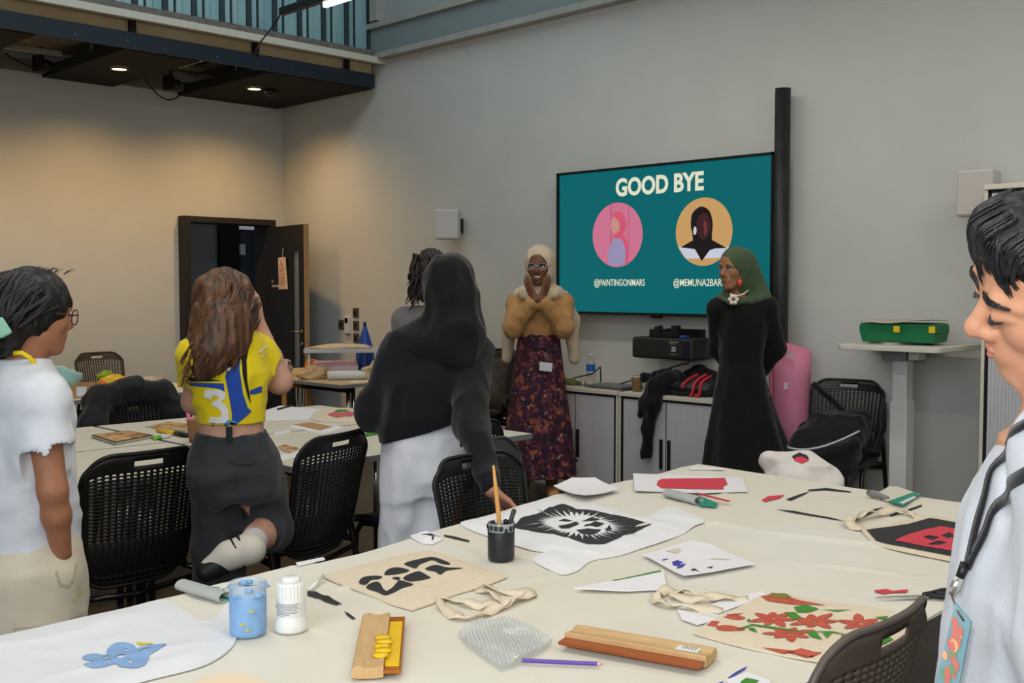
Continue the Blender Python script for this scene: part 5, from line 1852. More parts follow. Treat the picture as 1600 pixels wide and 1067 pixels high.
    def mesh(s, name, m, parent, smooth=1):
        D = s.D.copy()
        D[0], D[-1], D[:, 0], D[:, -1], D[:, :, 0], D[:, :, -1] = (np.maximum(q, 1e-3) for q in (D[0], D[-1], D[:, 0], D[:, -1], D[:, :, 0], D[:, :, -1]))
        S = D < 0
        c = np.zeros(np.array(D.shape) - 1, np.uint8)
        for a in (0, 1):
            for b in (0, 1):
                for d in (0, 1):
                    c += S[a:D.shape[0] - 1 + a, b:D.shape[1] - 1 + b, d:D.shape[2] - 1 + d]
        I = np.argwhere((c > 0) & (c < 8))
        if not len(I):
            return None
        off = np.array([(a, b, d) for a in (0, 1) for b in (0, 1) for d in (0, 1)])
        val = np.stack([D[I[:, 0] + o[0], I[:, 1] + o[1], I[:, 2] + o[2]] for o in off], 1)
        acc, cnt = np.zeros((len(I), 3)), np.zeros(len(I))
        for e in range(8):
            for f in range(e + 1, 8):
                if np.abs(off[e] - off[f]).sum() == 1:
                    va, vb = val[:, e], val[:, f]
                    m_ = (va < 0) != (vb < 0)
                    t = np.where(m_, va / np.where(m_, va - vb, 1), 0)
                    acc += np.where(m_[:, None], off[e] + t[:, None] * (off[f] - off[e]), 0)
                    cnt += m_
        V = s.lo + s.h * (I + acc / cnt[:, None])
        idx = np.full(np.array(D.shape) - 1, -1, np.int32)
        idx[I[:, 0], I[:, 1], I[:, 2]] = np.arange(len(I))
        quads = []
        for ax in range(3):
            u, w = (ax + 1) % 3, (ax + 2) % 3
            A = [slice(None)] * 3
            B_ = [slice(None)] * 3
            A[ax], B_[ax] = slice(0, -1), slice(1, None)
            sa, sb = S[tuple(A)], S[tuple(B_)]
            E = np.argwhere(sa != sb)
            E = E[(E[:, u] > 0) & (E[:, w] > 0) & (E[:, u] < D.shape[u] - 1) & (E[:, w] < D.shape[w] - 1)]
            flip = sa[E[:, 0], E[:, 1], E[:, 2]]
            q = []
            for du, dw in ((-1, -1), (0, -1), (0, 0), (-1, 0)):
                P = E.copy()
                P[:, u] += du
                P[:, w] += dw
                q.append(idx[P[:, 0], P[:, 1], P[:, 2]])
            q = np.stack(q, 1)
            q[~flip] = q[~flip][:, ::-1]
            quads.append(q)
        Q = np.concatenate(quads)
        Q = Q[(Q >= 0).all(1)]
        for _ in range(smooth):
            sm, ct = np.zeros_like(V), np.zeros(len(V))
            for a, b in ((0, 1), (1, 2), (2, 3), (3, 0)):
                np.add.at(sm, Q[:, a], V[Q[:, b]])
                np.add.at(ct, Q[:, a], 1)
            V = V * .5 + .5 * sm / np.maximum(ct, 1)[:, None]
        me = bpy.data.meshes.new(name)
        me.vertices.add(len(V))
        me.vertices.foreach_set('co', V.astype(np.float32).ravel())
        me.loops.add(len(Q) * 4)
        me.loops.foreach_set('vertex_index', Q.astype(np.int32).ravel())
        me.polygons.add(len(Q))
        me.polygons.foreach_set('loop_start', np.arange(0, len(Q) * 4, 4, dtype=np.int32))
        me.polygons.foreach_set('use_smooth', np.ones(len(Q), bool))
        me.update(calc_edges=True)
        me.validate()
        for x in (m if isinstance(m, (list, tuple)) else [m]):
            me.materials.append(x)
        o = bpy.data.objects.new(name, me)
        COL.objects.link(o)
        o.parent = parent
        return o


class Head:
    """head-local axes: x = side, y = face forward, z = up; yaw 0 faces the viewer, +90 faces picture right, 180 away"""

    def __init__(s, c, yaw, pitch=0, roll=0, k=1.0):
        y, p = R(yaw), R(pitch)
        f = np.array((math.sin(y) * math.cos(p), -math.cos(y) * math.cos(p), -math.sin(p)))
        f0 = np.array((math.sin(y), -math.cos(y), 0))
        u = np.array((0, 0, 1.0)) * math.cos(p) + f0 * math.sin(p)
        sd = np.cross(f, u)
        cr, sr = math.cos(R(roll)), math.sin(R(roll))
        s.x, s.z = sd * cr + u * sr, u * cr - sd * sr
        s.y, s.c, s.k = f, np.array(c, float), k
        s.B = np.array((s.x, s.y, s.z))

    def p(s, x, y, z):
        return s.c + s.k * (s.x * x + s.y * y + s.z * z)

    def ell(s, F, c, r, k=.015, mode='add'):
        F.ell(s.p(*c), np.array(r) * s.k, k, s.B, mode)

    def cap(s, F, a, b, ra, rb=None, k=.01, mode='add'):
        F.cap(s.p(*a), s.p(*b), ra * s.k, (ra if rb is None else rb) * s.k, k, mode)

    def skull(s, F, jaw=1.0, nose=1.0, lids=0.0, ears=True, fine=False, smile=False):
        e, c = s.ell, s.cap
        e(F, (0, -.015, .035), (.073, .092, .082), .01)
        e(F, (0, -.045, -.01), (.058, .055, .06), .03)
        e(F, (0, .028, -.025), (.060, .056, .086), .03)
        e(F, (0, .043, .045), (.056, .040, .045), .03)
        for q in (-1, 1):
            c(F, (q * .046 * jaw, .006, -.058), (q * .018, .060, -.098), .020, .017, .025)
            e(F, (q * .040, .050, -.020), (.025, .026, .024), .025)
            e(F, (q * .032, .092, .003), (.019, .018, .012), .012, 'sub')
            c(F, (q * .012, .0815, .021), (q * .034, .0815, .024), .0085, .0085, .012)
            c(F, (q * .034, .0815, .024), (q * .052, .064, .018), .0085, .007, .012)
            if fine:
                zl = .0085 - .011 * lids
                c(F, (q * .017, .0775, .003), (q * .031, .0845 + .001 * lids, zl), .0042, .0052, .004)
                c(F, (q * .031, .0845 + .001 * lids, zl), (q * .047, .0710, .003), .0052, .0042, .004)
                if lids > .5:
                    c(F, (q * .019, .0795, .006), (q * .033, .0840, .004), .0055, .0068, .006)
                    c(F, (q * .033, .0840, .004), (q * .046, .0725, .004), .0068, .005, .006)
                c(F, (q * .017, .0765, .0), (q * .031, .0815, -.0065), .0036, .004, .005)
                c(F, (q * .031, .0815, -.0065), (q * .047, .0700, .0), .004, .0036, .005)
            if ears:
                e(F, (q * .073, -.010, -.004), (.010, .020, .032), .008)
                e(F, (q * .083, -.006, .002), (.007, .011, .018), .006, 'sub')
        c(F, (0, .080, .014), (0, .080 + .022 * nose, -.024), .0085, .0105, .012)
        e(F, (0, .081 + .022 * nose, -.029), (.0125, .0125, .0115), .008)
        for q in (-1, 1):
            e(F, (q * .0125, .078 + .012 * nose, -.034), (.0085, .0115, .0085), .007)
        e(F, (0, .074, -.063), (.028, .019, .024), .02)
        e(F, (0, .066, -.100), (.019, .017, .016), .02)
        if smile:
            e(F, (0, .094, -.066), (.027, .014, .0115), .006, 'sub')

    def neck(s, F, base, r0=.050, r1=.060):
        F.cap(s.p(0, -.022, -.05), base, r0 * s.k, r1, .03)

    def face_parts(s, parent, iris, lipm, gaze=(0, 0), h=.0022, lids=0.0, eyebrow=None, mouth='closed', eye_y=.0685, liner=None):
        ey = MB()
        for q in (-1, 1):
            c = s.p(q * .032, eye_y, .001)
            ball(ey, c, .0125 * s.k, 14)
        ey.build('eye', mat('eye_white', (226, 222, 216), .25), parent, True)
        ir = MB()
        for q in (-1, 1):
            d = s.y + s.x * gaze[0] + s.z * gaze[1]
            d = d / np.linalg.norm(d)
            ball(ir, s.p(q * .032, eye_y, .001) + d * .0070 * s.k, .0067 * s.k, 12)
        ir.build('iris', iris, parent, True)
        if liner:
            ln_ = MB()
            for q in (-1, 1):
                ln_.tube([s.p(q * .016, eye_y + .009, .001), s.p(q * .024, eye_y + .0125, .0078), s.p(q * .033, eye_y + .0125, .0092), s.p(q * .042, eye_y + .007, .0065), s.p(q * .050, eye_y - .002, .001)], [.001 * s.k, .0022 * s.k, .0026 * s.k, .0024 * s.k, .001 * s.k], 6)
            ln_.build('eyelash_line', liner, parent, True)
        lo, hi = s.c - .13 * s.k, s.c + .13 * s.k
        F = Field(lo, hi, h)
        for q in (-1, 1):
            if mouth == 'closed':
                s.cap(F, (q * .023, .080, -.0645), (q * .007, .0915, -.0595), .0030, .0046, .003)
                s.cap(F, (q * .007, .0915, -.0595), (0, .0920, -.0605), .0046, .0042, .003)
                s.cap(F, (q * .021, .080, -.0665), (0, .0905, -.0705), .0032, .0058, .003)
            else:
                s.cap(F, (q * .031, .074, -.055), (0, .0935, -.053), .0034, .0048, .003)
                s.cap(F, (q * .031, .074, -.057), (0, .0905, -.0815), .0036, .0055, .003)
        F.mesh('lips', lipm, parent)
        if mouth != 'closed':
            F = Field(lo, hi, h)
            for q in (-1, 1):
                s.cap(F, (0, .0880, -.0625), (q * .024, .0780, -.060), .0075, .0045, .003)
            F.mesh('teeth', mat('teeth', (232, 228, 218), .3), parent)
        if eyebrow:
            F = Field(lo, hi, h)
            for q in (-1, 1):
                s.cap(F, (q * .013, .0885, .0205), (q * .033, .0890, .0275), .0036, .0042, .003)
                s.cap(F, (q * .033, .0890, .0275), (q * .054, .0690, .0200), .0042, .0022, .003)
            F.mesh('eyebrow', eyebrow, parent)


def ball(mb, c, r, n=12):
    vs, fs = [], []
    for j in range(n + 1):
        for i in range(n * 2):
            th, ph = PI * i / n, PI * j / n
            vs.append((c[0] + r * math.sin(ph) * math.cos(th), c[1] + r * math.sin(ph) * math.sin(th), c[2] + r * math.cos(ph)))
    for j in range(n):
        for i in range(n * 2):
            l = (i + 1) % (n * 2)
            fs.append((j * 2 * n + i, (j + 1) * 2 * n + i, (j + 1) * 2 * n + l, j * 2 * n + l))
    mb.add(vs, fs)


def hand(F, wrist, d, nrm, side, k=1.0, curl=25, spread=8, thumb=35, rr=1.0):
    """palm and five bent fingers; d points to the fingertips, nrm out of the palm, side (+1/-1) is where the thumb sits"""
    d = np.array(d, float) / np.linalg.norm(d)
    nrm = np.array(nrm, float)
    nrm = nrm - d * (nrm @ d)
    nrm /= np.linalg.norm(nrm)
    s = np.cross(d, nrm) * side
    w = np.array(wrist, float)
    for q, L_, fl in ((.027, .086, .070), (.009, .090, .080), (-.009, .086, .074), (-.026, .078, .058)):
        kn = w + k * (d * L_ + s * q)
        F.cap(w + k * (d * .012 + s * q * .55), kn, .0135 * k * rr, .0105 * k * rr, .012)
        a = R(spread) * q / .027
        dd = d * math.cos(a) + s * math.sin(a)
        p = kn
        ang = 0
        for seg, r0, r1, c in ((fl * .46, .0098, .0088, .5), (fl * .32, .0088, .0080, .9), (fl * .24, .0080, .0066, .7)):
            ang += R(curl) * c
            q2 = p + k * seg * (dd * math.cos(ang) + nrm * math.sin(ang))
            F.cap(p, q2, r0 * k * rr, r1 * k * rr, .003)
            p = q2
    t0 = w + k * (d * .022 + s * .020 + nrm * .004)
    td = d * math.cos(R(thumb)) + s * math.sin(R(thumb)) * .9 + nrm * .25
    td /= np.linalg.norm(td)
    t1 = t0 + k * .044 * td
    t2 = t1 + k * .034 * (td * .85 + d * .35 + nrm * .1) / np.linalg.norm(td * .85 + d * .35 + nrm * .1)
    t3 = t2 + k * .026 * (td * .6 + d * .6) / np.linalg.norm(td * .6 + d * .6)
    F.chain([t0, t1], [.0145 * k * rr, .0115 * k * rr], .012)
    F.chain([t1, t2, t3], [.0108 * k * rr, .0098 * k * rr, .0076 * k * rr], .004)


def locks(name, strands, m, parent, n=5):
    """hair modelled as tapering locks: each strand is (points, root radius)"""
    mb = MB()
    for pts, r in strands:
        pts = smooth_open(pts, 4)
        N = len(pts)
        mb.tube(pts, [r * (1 - (i / (N - 1)) ** 2.2 * .9) for i in range(N)], n)
    return mb.build(name, m, parent, True)


def person(frame, label, group=None):
    t = thing('person', label, 'person', (frame.o.x, frame.o.y, 0), frame.rz, group)
    return t


def hair_mat(name, rgb, rgb2, scale=60, stretch=(1, 1, .12), rough=.38):
    return mat(name, rgb, rough, rgb2=rgb2, scale=scale, stretch=stretch, bump=.5, bscale=220, spec=.5)


def fabric(name, rgb, rgb2=None, rough=.9, bump=.18, bscale=260):
    return mat(name, rgb, rough, rgb2=rgb2 or tuple(int(c * .96) for c in rgb), scale=14, bump=bump, bscale=bscale, sheen=.15, spec=.25)

# ================================================================== people
SK = lambda n, c, r2=None: mat('skin_' + n, c, .5, rgb2=r2 or tuple(int(v * .95) for v in c), scale=30, sss=.12, bump=.06, bscale=350, spec=.4)
M_iris = mat('iris_dark', (34, 24, 20), .15)

# ------------------------------------------------------------------ woman in patterned skirt, hands to her face
F = Frame(840, 7.4)
p = person(F, 'woman in beige headscarf, camel top and patterned skirt, hands under her chin')
L = F.L
skin = SK('deep', (124, 80, 60))
H = Head(L(843, 416, -.02), -10, 2, 0, 1.12)
B = Field((-.36, -.36, -.01), (.36, .30, 1.78), .0048)
H.skull(B, smile=True)
nb = L(842, 462, .03)
H.neck(B, nb, .048, .058)
sl, sr = L(808, 474, .02), L(880, 474, .02)
B.cap(sl, sr, .055, .055, .05)
B.loft([(.80, *L(842, 600, .03)[:2], .15, .11), (.95, *L(842, 560, .03)[:2], .155, .115), (1.10, *L(842, 527, .03)[:2], .125, .10), (1.25, *L(842, 490, .03)[:2], .15, .105), (1.36, *L(842, 470, .03)[:2], .13, .085)], .04)
elL, wrL = L(801, 513, -.12), L(835, 468, -.20)
elR, wrR = L(881, 513, -.12), L(846, 467, -.20)
B.chain([sl, elL, wrL], [.05, .042, .028], .03)
B.chain([sr, elR, wrR], [.05, .042, .028], .03)
hand(B, wrL, L(819, 429, -.16) - wrL, V3(.55, .6, .5), 1, 1.05, 12, 7, 24)
hand(B, wrR, L(860, 429, -.16) - wrR, V3(-.55, .6, .5), -1, 1.05, 14, 7, 24)
for px, tx in ((818, 814), (862, 865)):
    hp, kn, an = L(px + (6 if px < 840 else -6), 575, .03), L(px, 675, .02), L(px, 762, .04)
    B.chain([hp, kn, an], [.085, .058, .04], .03)
    B.cap((an[0], an[1] + .03, .045), (L(tx, 770, 0)[0], -.17, .035), .042, .036, .02)
B.mesh('body', skin, p)
H.face_parts(p, M_iris, mat('lips_brown', (120, 62, 58), .4), (.1, .15), .003, 0, mat('brow_black', (26, 18, 14), .8), 'open', .074, mat('brow_black', (26, 18, 14), .8))
# glasses
g = MB()
for q in (-1, 1):
    g.tube([H.p(q * .034 + .025 * math.cos(a), .098 - .012 * (q * .034 + .025 * math.cos(a)) ** 2 * 100, .001 + .020 * math.sin(a)) for a in np.linspace(0, 2 * PI, 25)[:-1]], .0016, 6, closed=True)
    g.tube([H.p(q * .059, .092, .006), H.p(q * .078, .06, .008), H.p(q * .082, -.005, .004)], .0022, 6)
g.tube([H.p(-.010, .100, .004), H.p(0, .104, .007), H.p(.010, .100, .004)], .0022, 6)
g.build('glasses', mat('clear_frame', (186, 196, 206), .2), p, True)
# headscarf
S = Field((-.36, -.30, .90), (.36, .30, 1.78), .006)
H.ell(S, (0, -.015, .03), (.092, .112, .100), .02)
H.ell(S, (0, -.010, -.055), (.088, .088, .085), .05)
S.ell(nb + V3(0, .0, .02), (.13, .12, .07), .05)
S.cap(L(812, 461, .0), L(872, 460, .0), .045, .045, .05)
S.cap(L(816, 458, -.06), L(838, 472, -.11), .028, .022, .03)
S.cap(L(868, 458, -.06), L(842, 472, -.11), .028, .022, .03)
H.ell(S, (0, .105, -.022), (.073, .088, .094), .012, 'sub')
S.chain([L(805, 465, .07), L(796, 505, .10), L(792, 560, .10)], [.04, .045, .034], .03)
S.chain([L(880, 463, .07), L(893, 500, .08), L(896, 560, .09)], [.04, .05, .038], .03)
S.wrinkle(.006, (22, 22, 9), 4)
S.mesh('headscarf', fabric('scarf_beige', (214, 194, 166)), p)
# camel top
T = Field((-.36, -.36, .98), (.36, .24, 1.48), .0055)
T.cap(sl, sr, .072, .072, .05)
T.loft([(1.085, *L(842, 527, .02)[:2], .142, .125), (1.15, *L(842, 515, .01)[:2], .165, .135), (1.27, *L(842, 488, .02)[:2], .172, .130), (1.37, *L(842, 466, .03)[:2], .14, .10)], .04)
T.chain([sl, elL, wrL * .85 + elL * .15], [.066, .060, .046], .03)
T.chain([sr, elR, wrR * .85 + elR * .15], [.066, .060, .046], .03)
T.wrinkle(.006, (18, 18, 14), 8)
T.cut((0, 0, 1.09), (0, 0, -1))
T.mesh('top', fabric('camel', (186, 140, 88)), p)
# patterned skirt
K = Field((-.36, -.34, .10), (.36, .34, 1.18), .0065)
K.loft([(.155, *L(840.5, 742, .03)[:2], .254, .235), (.45, *L(840.5, 680, .03)[:2], .222, .205), (.70, *L(841, 620, .03)[:2], .190, .175), (.92, *L(842, 570, .03)[:2], .166, .15), (1.04, *L(842, 540, .02)[:2], .152, .138), (1.125, *L(842, 521, .01)[:2], .140, .128)], .02,
       folds=lambda th, Z: .012 * np.clip((1.05 - Z) / .8, 0, 1) * np.sin(11 * th + 3 * np.sin(4 * Z)))
K.wrinkle(.004, (14, 14, 4), 2)
mk = mat('skirt_print', (74, 32, 52), .85, rgb2=(44, 26, 44), scale=16, lo=.4, hi=.6, bump=.1, bscale=200)
nt = mk.node_tree
b_ = nt.nodes['Principled BSDF']
tc = nt.nodes.new('ShaderNodeTexCoord')
col0 = b_.inputs['Base Color'].links[0].from_socket
for sc_, c1, lo_, hi_, sd_ in ((22, (150, 84, 60), .56, .62, 3.1), (30, (122, 58, 84), .57, .63, 7.7), (42, (190, 150, 130), .63, .68, 5.2)):
    n_ = nt.nodes.new('ShaderNodeTexNoise')
    n_.noise_dimensions = '4D'
    n_.inputs['W'].default_value = sd_
    n_.inputs['Scale'].default_value = sc_
    n_.inputs['Detail'].default_value = 3
    nt.links.new(tc.outputs['Object'], n_.inputs['Vector'])
    rp = nt.nodes.new('ShaderNodeValToRGB')
    rp.color_ramp.elements[0].position, rp.color_ramp.elements[1].position = lo_, hi_
    nt.links.new(n_.outputs['Fac'], rp.inputs['Fac'])
    mx = nt.nodes.new('ShaderNodeMix')
    mx.data_type = 'RGBA'
    nt.links.new(rp.outputs['Color'], mx.inputs['Factor'])
    nt.links.new(col0, mx.inputs['A'])
    mx.inputs['B'].default_value = (*lin(c1), 1)
    col0 = mx.outputs['Result']
nt.links.new(col0, b_.inputs['Base Color'])
K.mesh('skirt', mk, p)
SH = Field((-.2, -.3, -.005), (.25, .2, .12), .005)
for tx, px in ((814, 818), (865, 862)):
    an = L(px, 762, .04)
    SH.cap((an[0], an[1] + .03, .05), (L(tx, 770, 0)[0], -.18, .040), .048, .042, .02)
SH.cut((0, 0, .003), (0, 0, -1))
SH.mesh('shoes', mat('tan_leather', (190, 140, 92), .5), p)
b0 = L(853, 573, -.16)
MB().box(b0, (.085, .003, .058), rot=Matrix.Rotation(.12, 3, 'Y')).build('name_badge', mat('badge_white', (214, 214, 222), .4), p)
MB().tube([L(853, 567, -.155), L(852, 556, -.15), L(853, 548, -.14)], .006, 8).build('badge_clip', mat('clip_grey', (120, 120, 130), .4, .5), p, True)
MB().tube([L(853, 548, -.15), L(845, 543, -.155), L(836, 544, -.15), L(830, 540, -.14)], .008, 8).build('lanyard', M_black, p, True)

# ------------------------------------------------------------------ woman in black dress
F = Frame(1165, 6.3)
p = person(F, 'woman in green headscarf and long black dress, hands behind her back')
L = F.L
skin = SK('tan', (166, 114, 84))
H = Head(L(1148.5, 420, 0), -42, 2, 0, 1.02)
B = Field((-.36, -.36, -.01), (.40, .36, 1.72), .0048)
H.skull(B, nose=1.05)
nb = L(1155, 465, .03)
H.neck(B, nb, .046, .056)
sl, sr = L(1122, 482, .0), L(1198, 480, .03)
B.cap(sl, sr, .05, .05, .05)
B.loft([(.80, *L(1160, 620, .03)[:2], .14, .11), (.95, *L(1159, 580, .03)[:2], .12, .105), (1.08, *L(1158, 550, .03)[:2], .11, .095), (1.22, *L(1160, 510, .02)[:2], .14, .10), (1.34, *L(1160, 480, .02)[:2], .12, .08)], .04)
elL, wrL = L(1121, 545, .12), L(1152, 585, .19)
elR, wrR = L(1213, 545, .10), L(1183, 588, .19)
B.chain([sl, elL, wrL], [.045, .038, .027], .03)
B.chain([sr, elR, wrR], [.045, .038, .027], .03)
hand(B, wrL, V3(.8, .1, -.5), V3(0, 1, 0), 1, .95)
hand(B, wrR, V3(-.8, .1, -.4), V3(0, 1, 0), -1, .95)
for px in (1135, 1190):
    B.chain([L(px + (8 if px < 1160 else -8), 620, .03), L(px, 720, .02), (L(px, 800, .03)[0], .03, .08)], [.08, .055, .04], .03)
    B.cap((L(px, 800, 0)[0], .06, .045), (L(px - 6, 800, 0)[0], -.15, .035), .04, .034, .02)
B.mesh('body', skin, p)
H.face_parts(p, M_iris, mat('lips_rose', (150, 84, 76), .4), (-.35, .02), .0028, 0, mat('brow_black', (26, 18, 14), .8), 'closed', .0735, mat('brow_black', (26, 18, 14), .8))
S = Field((-.32, -.30, 1.22), (.32, .30, 1.74), .0055)
H.ell(S, (0, -.020, .030), (.089, .110, .096), .02)
H.ell(S, (0, -.030, -.060), (.082, .090, .085), .05)
S.chain([H.p(-.02, -.085, .0), L(1176, 445, .07), L(1188, 462, .05)], [.06, .062, .05], .05)
S.cap(L(1130, 465, .0), L(1186, 463, .05), .034, .038, .05)
S.chain([L(1127, 464, -.045), L(1144, 472, -.085), L(1172, 469, -.05), L(1201, 466, .02)], [.018, .015, .018, .020], .03)
H.ell(S, (0, .100, -.030), (.060, .088, .105), .012, 'sub')
H.ell(S, (-.012, .085, -.115), (.05, .075, .05), .015, 'sub')
S.wrinkle(.005, (26, 26, 10), 14)
S.mesh('headscarf', fabric('scarf_green', (74, 92, 66)), p)
D_ = Field((-.36, -.36, .02), (.44, .36, 1.45), .0065)
D_.cap(sl, sr, .062, .060, .05)
D_.loft([(.03, *L(1172, 780, .03)[:2], .33, .28), (.36, *L(1169, 740, .03)[:2], .265, .235), (.52, *L(1166, 700, .03)[:2], .235, .20), (.70, *L(1161, 650, .03)[:2], .19, .165), (.87, *L(1158, 600, .03)[:2], .150, .135), (1.0, *L(1158, 565, .03)[:2], .122, .115),
         (1.12, *L(1159, 535, .03)[:2], .130, .118), (1.25, *L(1160, 500, .02)[:2], .155, .118), (1.36, *L(1160, 474, .02)[:2], .13, .09)], .03,
        folds=lambda th, Z: .014 * np.clip((.9 - Z) / .6, 0, 1) * np.sin(9 * th + 2 * np.sin(3 * Z)))
D_.chain([sl, elL, wrL], [.06, .052, .040], .03)
D_.chain([sr, elR, wrR], [.06, .052, .040], .03)
D_.wrinkle(.004, (16, 16, 9), 5)
D_.mesh('dress', fabric('dress_black', (17, 17, 18)), p)
fl = MB()
c = L(1146, 468, -.135)
for k in range(6):
    a = k * PI / 3
    ball(fl, (c[0] + .020 * math.cos(a), c[1], c[2] + .020 * math.sin(a)), .0125, 8)
fl.build('flower_brooch', mat('pearl', (232, 222, 206), .35), p, True)
MB().tube([H.p(-.064, .030, -.045), H.p(-.066, .034, -.065)], .004, 8).cyl(H.p(-.066, .034, -.062), H.p(-.068, .036, -.100), .013, .008).build('earring', mat('coral', (232, 82, 52), .35), p, True)
MB().tube([L(1141, 459, -.085), L(1150, 463, -.095), L(1161, 460, -.075), L(1169, 454, -.03)], .006, 8).build('necklace', mat('bead_cream', (226, 206, 170), .4), p, True)

# ------------------------------------------------------------------ woman in black blouse and white trousers, from behind
F = Frame(668, 4.2)
p = person(F, 'woman in black headscarf, black blouse and white trousers, seen from behind')
L = F.L
skin = SK('mid', (186, 130, 104))
H = Head(L(704, 447, .04), 162, 4, 0, 1.02)
B = Field((-.36, -.62, -.01), (.40, .40, 1.66), .0055)
H.skull(B)
nb = L(700, 515, .04)
H.neck(B, nb, .05, .06)
sl, sr = L(628, 552, .04), L(738, 556, .0)
B.cap(sl, sr, .055, .055, .05)
B.loft([(.75, *L(662, 735, .03)[:2], .145, .12), (.92, *L(664, 665, .03)[:2], .13, .11), (1.08, *L(675, 600, .03)[:2], .15, .11), (1.22, *L(682, 545, .03)[:2], .13, .09)], .04)
elL, wrL = L(588, 642, .08), L(640, 668, .26)
elR, wrR = L(736, 664, -.24), L(768, 766, -.50)
B.chain([sl, elL, wrL], [.048, .042, .028], .03)
B.chain([sr, elR, wrR], [.048, .042, .028], .03)
hand(B, wrL, V3(.8, .4, -.1), V3(0, .5, -1), 1, .95)
hand(B, wrR, V3(.72, -.25, -.55), V3(-.4, -.5, -.75), 1, .95, 24, 8, 40)
for px, dx in ((632, -2), (690, -6)):
    B.chain([L(px + 4, 745, .03), L(px, 890, .02), (L(px + dx, 1000, .03)[0], .03, .08)], [.085, .058, .042], .03)
    B.cap((L(px + dx, 1000, 0)[0], .0, .05), (L(px + dx + 14, 1000, 0)[0], .2, .04), .042, .035, .02)
B.mesh('body', skin, p)
S = Field((-.32, -.28, .98), (.42, .36, 1.68), .006)
H.ell(S, (0, -.018, .028), (.092, .112, .096), .02)
S.chain([L(703, 470, .0), L(704, 520, -.01)], [.096, .090], .05)
S.ell(L(690, 540, .02), (.17, .14, .075), .06)
S.cap(L(690, 520, .02), L(632, 540, .03), .08, .065, .05)
S.chain([L(718, 470, -.01), L(719, 520, -.05), L(721, 566, -.06)], [.066, .076, .062], .05)
S.cap(L(690, 545, -.06), L(728, 562, -.08), .05, .05, .04)
S.wrinkle(.009, (14, 14, 8), 33)
S.cut(L(690, 561, 0), (-.34, 0, -1))
S.mesh('headscarf', fabric('scarf_black', (16, 16, 17), rough=.85), p)
T = Field((-.40, -.62, .66), (.40, .40, 1.36), .006)
T.cap(sl, sr, .070, .070, .06)
T.loft([(.80, *L(660, 700, .02)[:2], .165, .15), (.95, *L(662, 655, .02)[:2], .178, .155), (1.10, *L(672, 595, .02)[:2], .185, .14), (1.24, *L(682, 545, .03)[:2], .15, .11)], .05)
T.chain([sl, elL, wrL], [.072, .070, .046], .05)
T.chain([sr, elR], [.074, .060], .05)
T.chain([elR, wrR * .94 + elR * .06], [.060, .036], .03)
T.wrinkle(.010, (11, 11, 7), 21)
X_, Y_, Z_ = T.ax[0][:, None, None], T.ax[1][None, :, None], T.ax[2][None, None, :]
a, b2 = L(601, 690, 0), L(712, 656, 0)
hz_ = a[2] + (X_ - a[0]) * (b2[2] - a[2]) / (b2[0] - a[0])
keep = np.where((X_ < b2[0] + .01) & (Y_ > -.2), hz_ - Z_, -1.0)
T.D = np.maximum(T.D, keep.astype(np.float32))
T.mesh('blouse', fabric('blouse_black', (21, 23, 28)), p)
K = Field((-.34, -.30, .02), (.34, .34, .98), .0065)
K.loft([(.03, *L(626, 900, .03)[:2], .092, .10), (.45, *L(628, 850, .03)[:2], .088, .112), (.66, *L(635, 780, .03)[:2], .095, .125), (.86, *L(648, 690, .03)[:2], .10, .12)], .05)
K.loft([(.03, *L(684, 900, .03)[:2], .09, .10), (.45, *L(676, 850, .03)[:2], .080, .112), (.66, *L(684, 780, .03)[:2], .088, .125), (.86, *L(680, 690, .03)[:2], .10, .12)], .05)
K.loft([(.66, *L(660, 770, .03)[:2], .125, .125), (.74, *L(661, 740, .03)[:2], .146, .138), (.83, *L(663, 700, .03)[:2], .148, .140), (.93, *L(664, 660, .03)[:2], .135, .12)], .07)
K.wrinkle(.008, (11, 11, 5), 40)
K.mesh('trousers', fabric('trouser_white', (236, 238, 246)), p)

# ------------------------------------------------------------------ person with wavy dark hair behind the black headscarf
F = Frame(682, 6.35)
p = person(F, 'person with wavy dark brown hair and grey top, mostly hidden behind the black headscarf')
L = F.L
H = Head(L(676, 424, 0), 150, 0, 0, 1.0)
B = Field((-.30, -.26, -.01), (.30, .26, 1.74), .008)
H.skull(B)
nb = L(680, 472, .02)
H.neck(B, nb)
sl, sr = L(632, 500, .02), L(728, 500, .02)
B.cap(sl, sr, .05, .05, .05)
B.loft([(.78, *L(682, 620, .02)[:2], .15, .12), (1.0, *L(682, 560, .02)[:2], .12, .1), (1.2, *L(682, 515, .02)[:2], .15, .1), (1.3, *L(682, 490, .02)[:2], .12, .08)], .04)
for s_, q in ((-1, sl), (1, sr)):
    e_ = q + V3(s_ * .03, .05, -.28)
    w_ = e_ + V3(-s_ * .05, .18, -.12)
    B.chain([q, e_, w_], [.045, .04, .028], .03)
    hand(B, w_, V3(0, .8, -.4), V3(-s_, 0, -.3), s_, .95)
    B.chain([(s_ * .09, .02, .82), (s_ * .09, .02, .45), (s_ * .09, .03, .08)], [.085, .058, .042], .03)
    B.cap((s_ * .09, .0, .05), (s_ * .1, .18, .04), .04, .034, .02)
B.mesh('body', SK('mid', (186, 130, 104)), p)
T = Field((-.32, -.24, .86), (.32, .28, 1.42), .008)
T.cap(sl, sr, .066, .066, .05)
T.loft([(.9, *L(682, 590, .02)[:2], .17, .14), (1.1, *L(682, 540, .02)[:2], .16, .13), (1.26, *L(682, 500, .02)[:2], .16, .11), (1.33, *L(682, 484, .02)[:2], .12, .09)], .04)
for s_, q in ((-1, sl), (1, sr)):
    T.chain([q, q + V3(s_ * .03, .05, -.28)], [.066, .056], .04)
T.wrinkle(.005, (14, 14, 9), 3)
T.mesh('top', fabric('grey_top', (128, 124, 124)), p)
